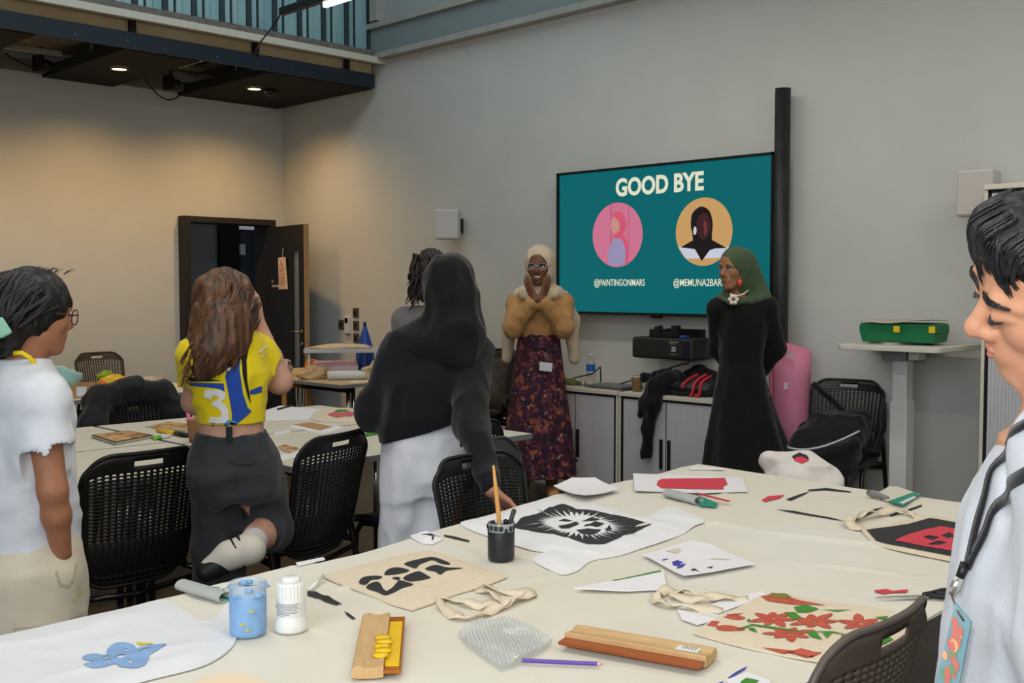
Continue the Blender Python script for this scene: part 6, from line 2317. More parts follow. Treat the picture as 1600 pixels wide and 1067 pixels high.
K = Field((-.3, -.24, .02), (.3, .28, 1.0), .009)
for s_ in (-1, 1):
    K.chain([(s_ * .08, .02, .9), (s_ * .09, .02, .45), (s_ * .09, .03, .05)], [.11, .085, .075], .05)
K.mesh('trousers', fabric('trouser_dark', (44, 46, 54)), p)
M_hdark = hair_mat('hair_dark_brown', (46, 34, 28), (26, 20, 17))
Hf = Field((-.22, -.24, 1.2), (.24, .24, 1.80), .006)
H.ell(Hf, (0, -.020, .035), (.086, .106, .094), .02)
H.ell(Hf, (0, -.05, -.06), (.105, .075, .12), .04)
Hf.wrinkle(.010, (40, 40, 12), 6)
Hf.mesh('hair', M_hdark, p)
rnd = random.Random(8)
st = []
for i in range(110):
    a = rnd.uniform(-PI, PI)
    x, y = math.sin(a) * .088, -.03 + .1 * math.cos(a)
    if y > .035:
        continue
    z0 = rnd.uniform(.02, .10)
    ln = rnd.uniform(.16, .27)
    ph = rnd.uniform(0, 6)
    st.append(([tuple(H.p(x * (1.0 + .35 * t) + .018 * t * math.sin(9 * t + ph), y * (1.0 + .2 * t) + .014 * math.cos(8 * t + ph), z0 - ln * t)) for t in (0, .15, .3, .45, .6, .75, .9, 1)], .010))
locks('hair_locks', st, M_hdark, p)

# ------------------------------------------------------------------ woman in the yellow jersey
F = Frame(358, 3.8)
p = person(F, 'woman with long wavy brown hair in a yellow and blue number jersey, one foot lifted')
L = F.L
skin = SK('fair', (212, 164, 140))
H = Head(L(357, 474, .03), 140, 6, 0, 1.0)
B = Field((-.40, -.52, -.01), (.40, .46, 1.56), .0055)
H.skull(B)
nb = L(352, 535, .02)
H.neck(B, nb, .046, .056)
sl, sr = L(309, 556, -.06), L(400, 552, .07)
B.cap(sl, sr, .048, .048, .05)
B.loft([(.82, *L(362, 735, .0)[:2], .145, .125), (.93, *L(362, 680, .0)[:2], .112, .098), (1.03, *L(361, 640, .0)[:2], .108, .095), (1.16, *L(355, 580, .0)[:2], .128, .105), (1.26, *L(352, 545, .02)[:2], .11, .085)], .04)
elL, wrL = L(303, 628, .04), L(352, 606, .26)
elR, wrR = L(437, 596, .10), L(407, 512, .10)
B.chain([sl, elL, wrL], [.046, .038, .027], .03)
B.chain([sr, elR], [.050, .045], .03)
B.chain([elR, elR * .55 + wrR * .45, wrR], [.043, .038, .026], .02)
hand(B, wrL, V3(.6, .5, .4), V3(-.3, .3, 1), 1, .95)
hand(B, wrR, L(402, 470, .08) - wrR, V3(-.9, .2, .1), -1, .95, 24, 6, 30)
# standing leg and lifted leg
hpA, knA = L(335, 730, .02), L(340, 850, .04)
anA = V3(L(340, 1000, .05)[0], .05, .085)
B.chain([hpA, knA, anA], [.09, .058, .042], .03)
B.cap((anA[0], anA[1] - .03, .05), (anA[0] + .06, anA[1] + .16, .04), .042, .036, .02)
hpB, knB, anB = L(392, 730, .02), L(418, 824, .08), L(386, 856, -.24)
B.chain([hpB, knB], [.09, .058], .03)
B.chain([knB, knB * .6 + anB * .4, anB], [.055, .055, .038], .02)
toeB = L(330, 886, -.26)
B.chain([anB + V3(.01, -.035, -.0), toeB], [.040, .030], .02)
for dy_ in (-.12, -.04, .04, .12):
    B.chain([L(383, 790, dy_), L(388, 836, dy_)], [.016, .030], .012, 'sub')
B.mesh('body', skin, p)
# jersey
T = Field((-.36, -.28, .93), (.36, .32, 1.34), .005)
for q_, e_ in ((sl, elL), (sr, elR)):
    T.cap(q_, q_ * .40 + e_ * .60, .056, .066, .02)
    T.cap(q_ * .22 + e_ * .78, q_ * .05 + e_ * .95, .082, .09, .004, 'sub')
T.cap(sl, sr, .062, .064, .05)
T.loft([(.945, *L(362, 668, .0)[:2], .116, .106), (1.03, *L(361, 636, .0)[:2], .120, .108), (1.15, *L(356, 585, .0)[:2], .142, .120), (1.26, *L(352, 545, .01)[:2], .125, .10), (1.30, *L(352, 530, .02)[:2], .09, .08)], .04)
T.wrinkle(.0045, (15, 15, 11), 17)
T.cut(L(362, 659, 0), (0, 0, -1))
M_yel = fabric('jersey_yellow', (238, 214, 20), (230, 204, 14), .7)
jer = T.mesh('jersey', M_yel, p)
M_jb, M_jk, M_jw = fabric('jersey_blue', (40, 78, 168)), fabric('jersey_black', (26, 28, 32)), fabric('jersey_white', (230, 230, 232))


def jersey(name, loops, m, lift=.002, k=0, tgt=None, Lx=None):
    Lx = Lx or L
    lp = [smooth_loop(q, k) if k else q for q in loops]
    w = [[tuple(Lx(x, y, 0)[[0, 2]]) for x, y in q] for q in lp]
    return decal(name, w, m, tgt or jer, (0, 1, 0), lambda x, z: (x, -.6, z), tgt or jer, lift, .012, far=0)


# panel outlines as they sit on the back of the shirt
jersey('blue_panel', [[(371, 517), (377, 518), (375, 540), (374, 575), (379, 610), (386, 632), (392, 638), (383, 646), (372, 655), (370, 668), (356, 664), (362, 650), (362, 640), (357, 610), (352, 585), (360, 550)]], M_jb)
jersey('black_stripe', [[(383, 520), (395, 522), (388, 540), (384, 560), (385, 590), (391, 628), (394, 634), (386, 616), (378, 580), (376, 550), (379, 530)]], M_jk, .0028)
jersey('black_band', [[(292, 584), (320, 587), (348, 590), (330, 591.5), (300, 592)]], M_jk, .0024)
jersey('blue_band', [[(294, 594), (325, 594), (350, 594.5), (351, 607), (346, 604), (338, 602), (300, 599)]], M_jb, .0024)
jersey('light_blue_patch', [[(327, 656), (345, 655), (352, 650), (366, 651), (372, 656), (366, 664), (350, 662), (330, 660)]], mat('patch_blue', (80, 150, 206), .7), .0034)
jersey('hip_flash', [[(389, 606), (400, 602), (408, 600), (408, 610), (396, 612), (389, 612)]], M_jb, .0026)
jersey('number', [[(322, 605), (330, 604), (345, 604), (352, 608), (353, 616), (346, 622), (353, 627), (357, 636), (358, 648), (352, 655), (340, 656), (327, 655), (330, 646), (340, 647), (346, 645), (346, 637), (340, 631), (333, 629), (332, 623), (340, 620), (343, 616), (341, 613), (334, 613), (332, 619), (320, 616)]], M_jw, .0040)
for k, (a_, b_) in enumerate(((306, 315), (318, 326), (329, 338), (341, 348), (350, 360))):
    jersey('name_letter', [[(a_, 563 + k * .4), (b_, 562 + k * .4), (b_, 575 + k * .2), (a_, 576)], [(a_ + 2.5, 566), (b_ - 2.5, 566), (b_ - 2.5, 569), (a_ + 2.5, 569)]], M_jw, .0030)
jersey('sleeve_logo', [[(402, 548), (414, 538), (417, 541), (405, 551)], [(406, 556), (417, 547), (418, 549), (408, 558)]], mat('logo_pale', (226, 222, 170), .7), .003)
# trousers
K = Field((-.34, -.42, .0), (.36, .36, .98), .006)
K.loft([(.70, *L(364, 775, .0)[:2], .120, .09), (.80, *L(364, 745, .0)[:2], .158, .140), (.87, *L(364, 712, .0)[:2], .140, .130), (.930, *L(363, 681, .0)[:2], .120, .112)], .03)
K.chain([hpA + V3(.008, 0, .02), knA + V3(.004, 0, 0), (anA[0] + .01, anA[1], .05)], [.092, .086, .078], .03)
K.chain([hpB + V3(.010, 0, .02), knB + V3(.002, 0, 0), knB * .78 + anB * .22], [.096, .082, .074], .03)
K.chain([L(367, 748, -.150), L(370, 800, -.085), L(372, 870, -.03)], [.014, .032, .042], .025, 'sub')
K.ell(L(338, 752, -.06), (.078, .08, .09), .03)
K.ell(L(396, 752, -.05), (.085, .08, .09), .03)
for dy_ in (-.22, -.1, .02, .14):
    K.chain([L(384, 794, dy_), L(388, 830, dy_)], [.010, .020], .012, 'sub')
K.wrinkle(.010, (10, 10, 9), 29)
tr = K.mesh('trousers', fabric('trouser_charcoal', (56, 58, 62)), p)
jersey('back_pocket', [[(356, 712), (372, 716), (390, 716), (404, 710), (403, 712), (390, 718.5), (372, 718.5), (358, 714.5)]], fabric('pocket_seam', (40, 42, 46)), .0015, 0, tr)
MB().box(L(358, 678, -.118), (.022, .006, .05)).build('belt_loop', fabric('pocket_seam', (40, 42, 46)), p)
# sock and trainers
d_ = (anB - knB) / np.linalg.norm(anB - knB)
SO = Field((-.2, -.5, .3), (.3, .1, .75), .005)
SO.cap(anB - d_ * .10, anB, .047, .045, .02)
SO.mesh('sock', fabric('sock_white', (212, 212, 214)), p)
SH = Field((-.3, -.5, .2), (.3, .3, .72), .005)
SH.chain([anB + V3(.012, -.035, .0), anB * .5 + toeB * .5 + V3(0, -.012, .01), toeB], [.050, .046, .036], .02)
SH.ell(anB + V3(0, -.01, 0), (.05, .05, .05), .02)
SH.mesh('trainer', mat('trainer_cream', (206, 200, 188), .6), p)
so = Field((-.3, -.5, .2), (.3, .3, .72), .005)
so.chain([anB * .35 + toeB * .65 + V3(-.008, -.012, -.006), toeB + V3(-.014, -.006, -.012)], [.040, .034], .02)
so.mesh('trainer_toe_cap', mat('trainer_black', (26, 26, 28), .5), p)
for f_ in (.12, .30):
    c = anB * (1 - f_) + toeB * f_ + V3(.004, -.016, .004)
    ax = (toeB - anB) / np.linalg.norm(toeB - anB)
    u_ = np.cross(ax, (0, 1, 0))
    u_ /= np.linalg.norm(u_)
    w_ = np.cross(ax, u_)
    MB().tube([c + .050 * (u_ * math.cos(a) + w_ * math.sin(a)) for a in np.linspace(0, 2 * PI, 21)[:-1]], .0055, 6, closed=True).build('shoe_strap', mat('trainer_black', (26, 26, 28), .5), p, True)
SH = Field((-.3, -.1, -.005), (.2, .36, .16), .006)
SH.cap((anA[0], anA[1] - .03, .05), (anA[0] + .06, anA[1] + .17, .045), .05, .044, .02)
SH.cut((0, 0, .002), (0, 0, -1))
SH.mesh('trainer', mat('trainer_cream', (206, 200, 188), .6), p)
# hair
M_hbr = hair_mat('hair_brown', (108, 72, 46), (58, 37, 26), 45, (1, 1, .3))
Hf = Field((-.26, -.26, 1.1), (.22, .26, 1.58), .0055)
H.ell(Hf, (0, -.018, .030), (.086, .108, .092), .02)
Hf.chain([H.p(.0, -.05, .0), L(346, 510, -.05), L(332, 548, -.08), L(318, 575, -.10)], [.082, .090, .072, .035], .05)
Hf.chain([L(358, 500, -.02), L(354, 540, -.08), L(346, 560, -.10)], [.078, .052, .03], .04)
H.ell(Hf, (0, .085, -.03), (.055, .055, .09), .02, 'sub')
Hf.wrinkle(.007, (40, 40, 10), 31)
Hf.mesh('hair', M_hbr, p)
rnd = random.Random(18)
st = []
for i in range(230):
    u = rnd.uniform(0, 1)
    xt = 316 + 88 * u + rnd.uniform(-3, 3)
    yt = 440 + 46 * abs(u - .5) * 1.3 + rnd.uniform(-6, 34)
    xe = 282 + 92 * u + rnd.uniform(-6, 6)
    ye = 606 - 34 * u + rnd.uniform(-50, 6)
    ph, am = 2.1 * math.floor(u * 11) + rnd.uniform(-.5, .5), rnd.uniform(4, 9)
    pts = []
    for t in (0, .12, .24, .36, .48, .6, .72, .84, .92, 1):
        x = xt + (xe - xt) * t ** 1.1 + am * (.25 + t) * math.sin(9.5 * t + ph)
        y = yt + (ye - yt) * t
        bulge = -.088 - .062 * t if t > .1 else -.078
        edge = .07 * (abs(u - .5) * 2) ** 2
        pts.append(tuple(L(x, y, bulge + edge * (1 - .5 * t) + (.006 + .012 * t) * math.cos(8 * t + ph))))
    st.append((pts, rnd.uniform(.0045, .0085)))
locks('hair_locks', st, M_hbr, p)
rg = L(398, 491, .06)
MB().tube([(rg[0] + .011 * math.cos(a), rg[1] - .01, rg[2] + .011 * math.sin(a)) for a in np.linspace(0, 2 * PI, 17)[:-1]], .003, 6, closed=True).build('ring', M_chrome, p, True)
w0 = L(411, 531, .115)
MB().tube([(w0[0] + .034 * math.cos(a), w0[1] + .034 * math.sin(a), w0[2] + .010 * math.cos(a)) for a in np.linspace(0, 2 * PI, 21)[:-1]], .003, 6, closed=True).build('bracelet', mat('bracelet_white', (220, 214, 206), .4), p, True)

# ------------------------------------------------------------------ woman in white T-shirt at the left edge
F = Frame(40, 3.0)
p = person(F, 'woman in white T-shirt and cream trousers with hand in pocket, at the left edge')
L = F.L
skin = SK('warm', (176, 120, 90))
H = Head(L(57, 490, .0), 112, 6, 0, .93)
B = Field((-.34, -.34, -.01), (.30, .34, 1.54), .0055)
H.skull(B)
nb = L(38, 570, .0)
H.neck(B, nb, .048, .056)
sn, sf = L(62, 622, -.14), L(10, 622, .14)      # near and far shoulder
B.cap(sn, sf, .05, .05, .05)
B.loft([(.70, *L(38, 880, .0)[:2], .13, .15), (.86, *L(38, 810, .0)[:2], .115, .135), (1.0, *L(38, 720, .0)[:2], .12, .14), (1.16, *L(36, 640, .0)[:2], .105, .14)], .04)
el, wr = L(82, 766, -.19), L(96, 862, -.15)
B.chain([sn, el], [.046, .037], .03)
B.chain([el, el * .6 + wr * .4, wr], [.036, .036, .026], .02)
hand(B, wr, L(90, 905, -.12) - wr, V3(-.5, .8, 0), 1, .95, 10, 4, 30)
el2, wr2 = L(30, 760, .22), L(56, 860, .19)
B.chain([sf, el2, wr2], [.05, .042, .028], .03)
hand(B, wr2, V3(.2, 0, -.9), V3(0, 1, 0), -1, .9)
for px, dy in ((48, -.085), (34, .085)):
    B.chain([L(px, 900, dy), (L(px, 1000, dy)[0], dy, .42), (L(px - 6, 1000, dy)[0], dy, .085)], [.088, .06, .042], .03)
    B.cap((L(px - 10, 1000, dy)[0], dy, .05), (L(px + 80, 1000, dy)[0], dy + .03, .04), .042, .036, .02)
B.mesh('body', skin, p)
H.face_parts(p, M_iris, mat('lips_rose', (150, 84, 76), .4), (0, 0), .0028, 0, mat('brow_black', (26, 18, 14), .8))
g = MB()
for q in (-1, 1):
    g.tube([H.p(q * .034 + .026 * math.cos(a), .104 - .012 * (q * .034 + .026 * math.cos(a)) ** 2 * 100, -.002 + .023 * math.sin(a)) for a in np.linspace(0, 2 * PI, 25)[:-1]], .0020, 6, closed=True)
    g.tube([H.p(q * .060, .098, .004), H.p(q * .080, .06, .004), H.p(q * .086, -.005, .004)], .0024, 6)
g.tube([H.p(-.010, .106, .002), H.p(0, .110, .005), H.p(.010, .106, .002)], .002, 6)
g.build('glasses', mat('frame_maroon', (92, 36, 46), .3), p, True)
T = Field((-.36, -.34, .62), (.30, .34, 1.28), .0055)
for q_, e_ in ((sn, el), (sf, el2)):
    T.cap(q_, q_ * .42 + e_ * .58, .060, .072, .02)
    T.cap(q_ * .31 + e_ * .69, q_ * .12 + e_ * .88, .084, .09, .004, 'sub')
T.cap(sn, sf, .062, .062, .05)
T.loft([(.66, *L(40, 900, .0)[:2], .145, .175), (.80, *L(40, 830, .0)[:2], .140, .168), (.95, *L(39, 750, .0)[:2], .136, .165), (1.10, *L(37, 670, .0)[:2], .132, .165), (1.20, *L(36, 605, .0)[:2], .10, .135), (1.245, *L(38, 572, .0)[:2], .068, .075)], .05)
T.wrinkle(.006, (7, 7, 10), 51)
T.wrinkle(.003, (14, 14, 18), 53)
X_, Z_ = T.ax[0][:, None, None], T.ax[2][None, None, :]
a, b2 = L(0, 882, 0), L(122, 846, 0)
T.D = np.maximum(T.D, (a[2] + (X_ - a[0]) * (b2[2] - a[2]) / (b2[0] - a[0]) - Z_ + 0 * T.ax[1][None, :, None]).astype(np.float32))
T.mesh('tshirt', fabric('tshirt_white', (226, 230, 238)), p, 3)
K = Field((-.36, -.34, .02), (.34, .34, .86), .0065)
K.loft([(.50, *L(44, 980, .0)[:2], .155, .175), (.62, *L(42, 930, .0)[:2], .160, .180), (.72, *L(40, 880, .0)[:2], .150, .172), (.82, *L(40, 820, .0)[:2], .128, .15)], .04)
for px, dy in ((52, -.095), (38, .095)):
    K.chain([L(px, 910, dy), (L(px, 1000, dy)[0], dy, .42), (L(px, 1000, dy)[0], dy, .08)], [.115, .11, .10], .05)
K.wrinkle(.006, (9, 9, 8), 61)
tr = K.mesh('trousers', fabric('trouser_cream', (222, 212, 190)), p)
jersey('pocket_opening', [[(86, 866), (91, 884), (102, 889), (110, 880), (114, 862), (117, 864), (112, 884), (103, 893), (89, 888), (83, 868)]], fabric('seam_cream', (196, 184, 160)), .002, 0, tr)
jersey('pocket_flap', [[(22, 948), (125, 938), (126, 941), (25, 951), (27, 988), (23, 988)]], fabric('seam_cream', (196, 184, 160)), .0012, 0, tr)
jersey('paint_stain', [[(108, 912), (118, 908), (126, 905), (124, 911), (112, 916)]], mat('stain_yellow', (226, 206, 120), .8), .001, 0, tr)
M_hblk = hair_mat('hair_black', (22, 21, 22), (11, 10, 11), 60, rough=.45)
Hf = Field((-.34, -.26, 1.12), (.24, .28, 1.60), .0055)
H.ell(Hf, (0, -.022, .034), (.092, .112, .096), .02)
H.ell(Hf, (0, -.085, -.02), (.085, .08, .085), .05)
H.ell(Hf, (0, -.095, -.075), (.06, .055, .06), .04)
H.ell(Hf, (0, .10, -.05), (.07, .062, .11), .015, 'sub')
Hf.wrinkle(.010, (22, 22, 16), 71)
Hf.mesh('hair', M_hblk, p)
rnd = random.Random(28)
st = []
for i in range(110):
    a = rnd.uniform(-2.6, 2.6)
    e = rnd.uniform(.1, 1.25)
    r0 = rnd.uniform(1.0, 1.05)
    q0 = (math.sin(a) * .094 * math.cos(e), -.025 + math.cos(a) * .112 * math.cos(e), .034 + .100 * math.sin(e))
    q2 = (math.sin(a) * .05, -.13 + rnd.uniform(-.04, .02), -.04 + rnd.uniform(-.05, .05))
    if abs(a) > 1.6:
        q2 = (math.sin(a) * .07, -.12 + rnd.uniform(-.03, .02), -.06 + rnd.uniform(-.04, .03))
    pts = []
    for t in (0, .25, .5, .75, 1):
        v = np.array(q0) * (1 - t) + np.array(q2) * t
        c0_ = np.array((0, -.05, .0))
        dv = v - c0_
        rad_ = np.array((.100, .135, .115))
        n_ = np.sqrt(((dv / rad_) ** 2).sum())
        v = c0_ + dv / max(n_, .3) * r0
        pts.append(tuple(H.p(*v)))
    st.append((pts, rnd.uniform(.007, .013)))
for i in range(26):      # loose flyaway curls on the crown
    a = rnd.uniform(-.9, .9)
    b0 = np.array((math.sin(a) * .07, .02 + rnd.uniform(-.05, .05), .125))
    w1 = rnd.uniform(-.012, .012)
    st.append(([tuple(H.p(*(b0 + np.array((w1 * k, (.004 + w1 * .5) * k, .009 * k * (1 - .1 * k)))))) for k in range(4)], .0010))
locks('hair_locks', st, M_hblk, p)
cl = L(2, 512, -.14)
MB().box(cl, (.035, .02, .05), rot=Matrix.Rotation(-.5, 3, 'Y')).build('hair_clip', mat('clip_mint', (140, 196, 168), .4), p, bevel=.006)
MB().tube([L(22, 552, -.09), L(34, 551, -.10), L(46, 558, -.10), L(56, 570, -.08), L(62, 590, -.05)], .0065, 8).build('lanyard', mat('lanyard_yellow', (240, 206, 20), .6), p, True)

# ------------------------------------------------------------------ man with the lanyard, right edge
F = Frame(1690, 1.32)
p = person(F, 'man with short black hair in pale grey T-shirt with lanyard, looking down, right edge')
L = F.L
skin = SK('man', (214, 158, 126), (205, 147, 114))
H = Head(L(1666, 445, .0), -76, 15, 30, 1.06)
B = Field((-.28, -.34, .55), (.36, .36, 1.62), .0036)
H.skull(B, jaw=1.1, nose=1.1, lids=.8, fine=True)
nb = L(1690, 665, .0)
H.neck(B, nb, .058, .068)
sn, sf = L(1720, 730, -.19), L(1720, 730, .19)
B.cap(sn, sf, .06, .06, .06)
B.loft([(.60, *L(1700, 1100, 0)[:2], .13, .17), (.95, *L(1700, 1000, 0)[:2], .12, .17), (1.15, *L(1702, 830, 0)[:2], .13, .18), (1.26, *L(1704, 720, 0)[:2], .10, .15)], .05)
for s_, q in ((-1, sn), (1, sf)):
    e_ = q + V3(.02, s_ * .05, -.30)
    w_ = e_ + V3(-.06, 0, -.24)
    B.chain([q, e_, w_], [.055, .045, .032], .03)
    hand(B, w_, V3(-.1, 0, -1), V3(-.2, -s_, 0), -s_, 1.0)
man_b = B.mesh('body', skin, p)
LG = Field((-.28, -.32, -.01), (.36, .32, .72), .009)
for s_ in (-1, 1):
    LG.chain([(.0, s_ * .10, .70), (.0, s_ * .11, .45), (.01, s_ * .11, .06)], [.11, .085, .075], .04)
LG.mesh('trousers', fabric('trouser_navy', (40, 44, 56)), p)
SH = Field((-.3, -.3, -.005), (.3, .3, .14), .008)
for s_ in (-1, 1):
    SH.cap((.03, s_ * .11, .045), (-.16, s_ * .11, .04), .05, .045, .02)
SH.cut((0, 0, .002), (0, 0, -1))
SH.mesh('shoes', mat('trainer_black', (26, 26, 28), .5), p)
H.face_parts(p, M_iris, mat('lips_man', (196, 128, 112), .45), (0, -.5), .002, .75, None)
M_hman = hair_mat('hair_man', (40, 40, 44), (14, 14, 16), 90, (1, 1, .3))
man_bvh = bvh_of(man_b)


def on_skin(q, lift=.001):
    h, nrm, _, _ = man_bvh.find_nearest(Vector(q))
    return tuple(h + nrm * lift)


# eyebrows: thick, of short hairs lying on the brow
st = []
rnd = random.Random(4)
for q in (-1, 1):
    for i in range(230):
        t = rnd.uniform(0, 1)
        x = .009 + .046 * t
        z = .0195 + .0075 * math.sin(PI * min(1, t * .95)) + rnd.uniform(-.0066, .0062) * (1.05 - .6 * t)
        y = .096 - .4 * max(0, x - .03)
        st.append(([on_skin(H.p(q * x, y, z), .0004), on_skin(H.p(q * (x + .005), y, z + .0022 * (1 - t)), .0024), on_skin(H.p(q * (x + .010), y - .003, z + .0010), .0018)], .0010))
locks('eyebrow', st, M_hman, p, 4)
# eyelashes along the lowered lids
for q in (-1, 1):
    st = []
    for t in np.linspace(0, 1, 30):
        x = .017 + .030 * t
        y = .090 - .30 * max(0, x - .031)
        a0 = Vector(on_skin(H.p(q * x, y, -.0035 + .003 * abs(t - .5)), .0003))
        st.append(([tuple(a0), tuple(np.array(a0) + H.y * .003 - H.z * .002), tuple(np.array(a0) + H.y * .006 - H.z * .0025)], .0007))
    locks('eyelash', st, M_hman, p, 4)
# hair
Hf = Field((-.26, -.26, 1.36), (.28, .26, 1.68), .0042)
H.ell(Hf, (0, -.018, .044), (.082, .103, .079), .02)
H.ell(Hf, (0, .050, .086), (.058, .042, .028), .03)
H.ell(Hf, (0, -.06, .0), (.078, .06, .07), .03)
H.ell(Hf, (0, .125, .0), (.11, .092, .064), .010, 'sub')
H.ell(Hf, (0, .04, -.06), (.11, .06, .07), .010, 'sub')
Hf.wrinkle(.004, (60, 60, 40), 81)
Hf.mesh('hair', M_hman, p)
st = []
rnd = random.Random(44)
for i in range(1000):
    a = rnd.uniform(-PI, PI)
    e = math.asin(rnd.uniform(0, .999))
    q0 = np.array((math.sin(a) * .080 * math.cos(e), -.018 + math.cos(a) * .101 * math.cos(e), .044 + .078 * math.sin(e)))
    if q0[1] > .035 and q0[2] < .088 or (abs(q0[0]) > .05 and q0[1] > .03 and q0[2] < .07) or q0[2] < .02 and q0[1] > -.03:
        continue
    sw = .35 * math.sin(40 * q0[0]) + rnd.uniform(-.3, .3)
    dr = np.array((sw, 1.0, -.35 - .5 * max(0, q0[1] / .1))) if q0[1] > -.05 else np.array((math.sin(a) * .25, -.3, -1.0))
    n_ = q0 - np.array((0, -.018, .03))
    n_ /= np.linalg.norm(n_)
    dr = dr - n_ * (dr @ n_) * .8
    dr = dr / np.linalg.norm(dr)
    ln = rnd.uniform(.026, .042)
    st.append(([tuple(H.p(*q0)), tuple(H.p(*(q0 + dr * ln * .35 + n_ * .005))), tuple(H.p(*(q0 + dr * ln * .7 + n_ * .005))), tuple(H.p(*(q0 + dr * ln + n_ * .001)))], rnd.uniform(.0018, .0034)))
for i in range(230):      # fringe falling over the forehead, in three clumps
    x = rnd.uniform(-.066, .066)
    cl_ = .5 + .5 * math.cos(2 * PI * (x + .012) / .040)
    y0 = .080 - 6.0 * x * x
    z0 = .099 + rnd.uniform(-.010, .010) - 3 * x * x
    ln = .026 + .024 * cl_ + rnd.uniform(-.006, .006)
    lean = .010 * math.sin(2 * PI * (x + .012) / .040) + rnd.uniform(-.003, .003)
    st.append(([tuple(H.p(x * .92, y0 - .026, z0 + .012)), tuple(H.p(x * .98, y0 + .004, z0 + .002)), tuple(H.p(x - lean * .3, y0 + .013, z0 - ln * .35)), tuple(H.p(x - lean * .7, y0 + .0145 - .5 * x * x, z0 - ln * .75)), tuple(H.p(x - lean, y0 + .012 - x * x, z0 - ln))], rnd.uniform(.0018, .0032)))
locks('hair_locks', st, M_hman, p, 5)
# T-shirt
T = Field((-.30, -.36, .56), (.36, .36, 1.36), .0048)
T.cap(sn, sf, .078, .078, .06)
zst = []
for py, left in ((655, 1608), (690, 1572), (720, 1545), (790, 1508), (860, 1492), (960, 1481), (1067, 1468), (1180, 1462)):
    q, c = L(left, py, 0), L(1706, py, 0)
    zst.append((q[2], c[0], 0, c[0] - q[0], min(.21, (c[0] - q[0]) * 1.35)))
T.loft(zst, .05)
for s_, q in ((-1, sn), (1, sf)):
    T.chain([q, q + V3(.015, s_ * .035, -.2)], [.082, .085], .05)
T.wrinkle(.006, (16, 9, 5), 91)
T.wrinkle(.003, (30, 18, 9), 95)
tee = T.mesh('tshirt', fabric('tshirt_grey', (204, 207, 214), (194, 197, 205), bump=.3, bscale=420), p)
cb = T.mesh if False else None
MB().tube([tuple(nb + V3(.085 * math.cos(a), .082 * math.sin(a), -.012 + .018 * math.cos(a))) for a in np.linspace(0, 2 * PI, 33)[:-1]], .0085, 8, closed=True).build('collar', fabric('collar_white', (240, 240, 244)), p, True)


def on_tee(px, py, lift=.004):
    o = Vector(L(px, py, -.6))
    o0 = np.array((0, -F.D, CAMZ))
    d = Vector(L(px, py, 0) - o0).normalized()
    h, nrm, _, _ = tee_bvh.ray_cast(Vector(o0), d)
    if h is None:
        h, nrm, _, _ = tee_bvh.find_nearest(Vector(L(px, py, -.05)))
    return np.array(h) + np.array(nrm) * lift


tee_bvh = bvh_of(tee)


def ribbon(name, pts, w, m, parent, th=.0016):
    P = []
    for q in smooth_open(pts, 6):
        h, nrm, _, _ = tee_bvh.find_nearest(Vector(q))
        P.append(np.array(h + nrm * .0045))
    for _ in range(3):
        P = [P[0]] + [P[i - 1] * .25 + P[i] * .5 + P[i + 1] * .25 for i in range(1, len(P) - 1)] + [P[-1]]
    vs = []
    for i, q in enumerate(P):
        t = P[min(i + 1, len(P) - 1)] - P[max(i - 1, 0)]
        t /= np.linalg.norm(t)
        h, nrm, _, _ = tee_bvh.find_nearest(Vector(q))
        s_ = np.cross(t, np.array(nrm))
        s_ /= np.linalg.norm(s_)
        vs += [tuple(q - s_ * w / 2), tuple(q + s_ * w / 2)]
    return MB().add(vs, [(2 * i, 2 * i + 1, 2 * i + 3, 2 * i + 2) for i in range(len(P) - 1)]).build(name, m, parent, True, solid=th)


M_lan = fabric('lanyard_black', (30, 30, 34))
ribbon('lanyard', [on_tee(1625, 648), on_tee(1592, 672), on_tee(1565, 720), on_tee(1545, 770), on_tee(1528, 830), on_tee(1517, 880)], .013, M_lan, p)
ribbon('lanyard', [on_tee(1640, 720), on_tee(1600, 745), on_tee(1570, 785), on_tee(1545, 830), on_tee(1528, 862), on_tee(1516, 888)], .015, M_lan, p)
c1, c2, c3 = on_tee(1516, 882, .006), on_tee(1512, 905, .010), on_tee(1505, 932, .014)
MB().tube([c1, c2], [.006, .005], 10).build('lanyard_clip', M_black, p, True)
MB().tube([c2, c2 * .5 + c3 * .5, c3], [.0055, .0065, .004], 10).build('swivel_hook', mat('hook_silver', (210, 206, 200), .25, .8), p, True)
q = [L(1492, 942, -.215), L(1517, 972, -.215), L(1494, 1090, -.215), L(1460, 1075, -.215)]
e = Vector(q[1] - q[0])
bd = thing('unused', None, None)
bpy.data.objects.remove(bd)
off_ = V3(-.0015, -.003, 0)
vs = [tuple(a) for a in q] + [tuple(a - off_) for a in q]
badge = mesh_obj('badge', vs, [(0, 3, 2, 1), (4, 5, 6, 7), (0, 1, 5, 4), (1, 2, 6, 5), (2, 3, 7, 6), (3, 0, 4, 7)], mat('badge_teal', (132, 166, 172), .35, rgb2=(118, 154, 162), scale=20), p)
rnd = random.Random(6)
fb_ = MB()
cols = [mat('badge_red', (200, 116, 104), .4), mat('badge_peach', (226, 168, 120), .4), mat('badge_green', (110, 150, 110), .4)]
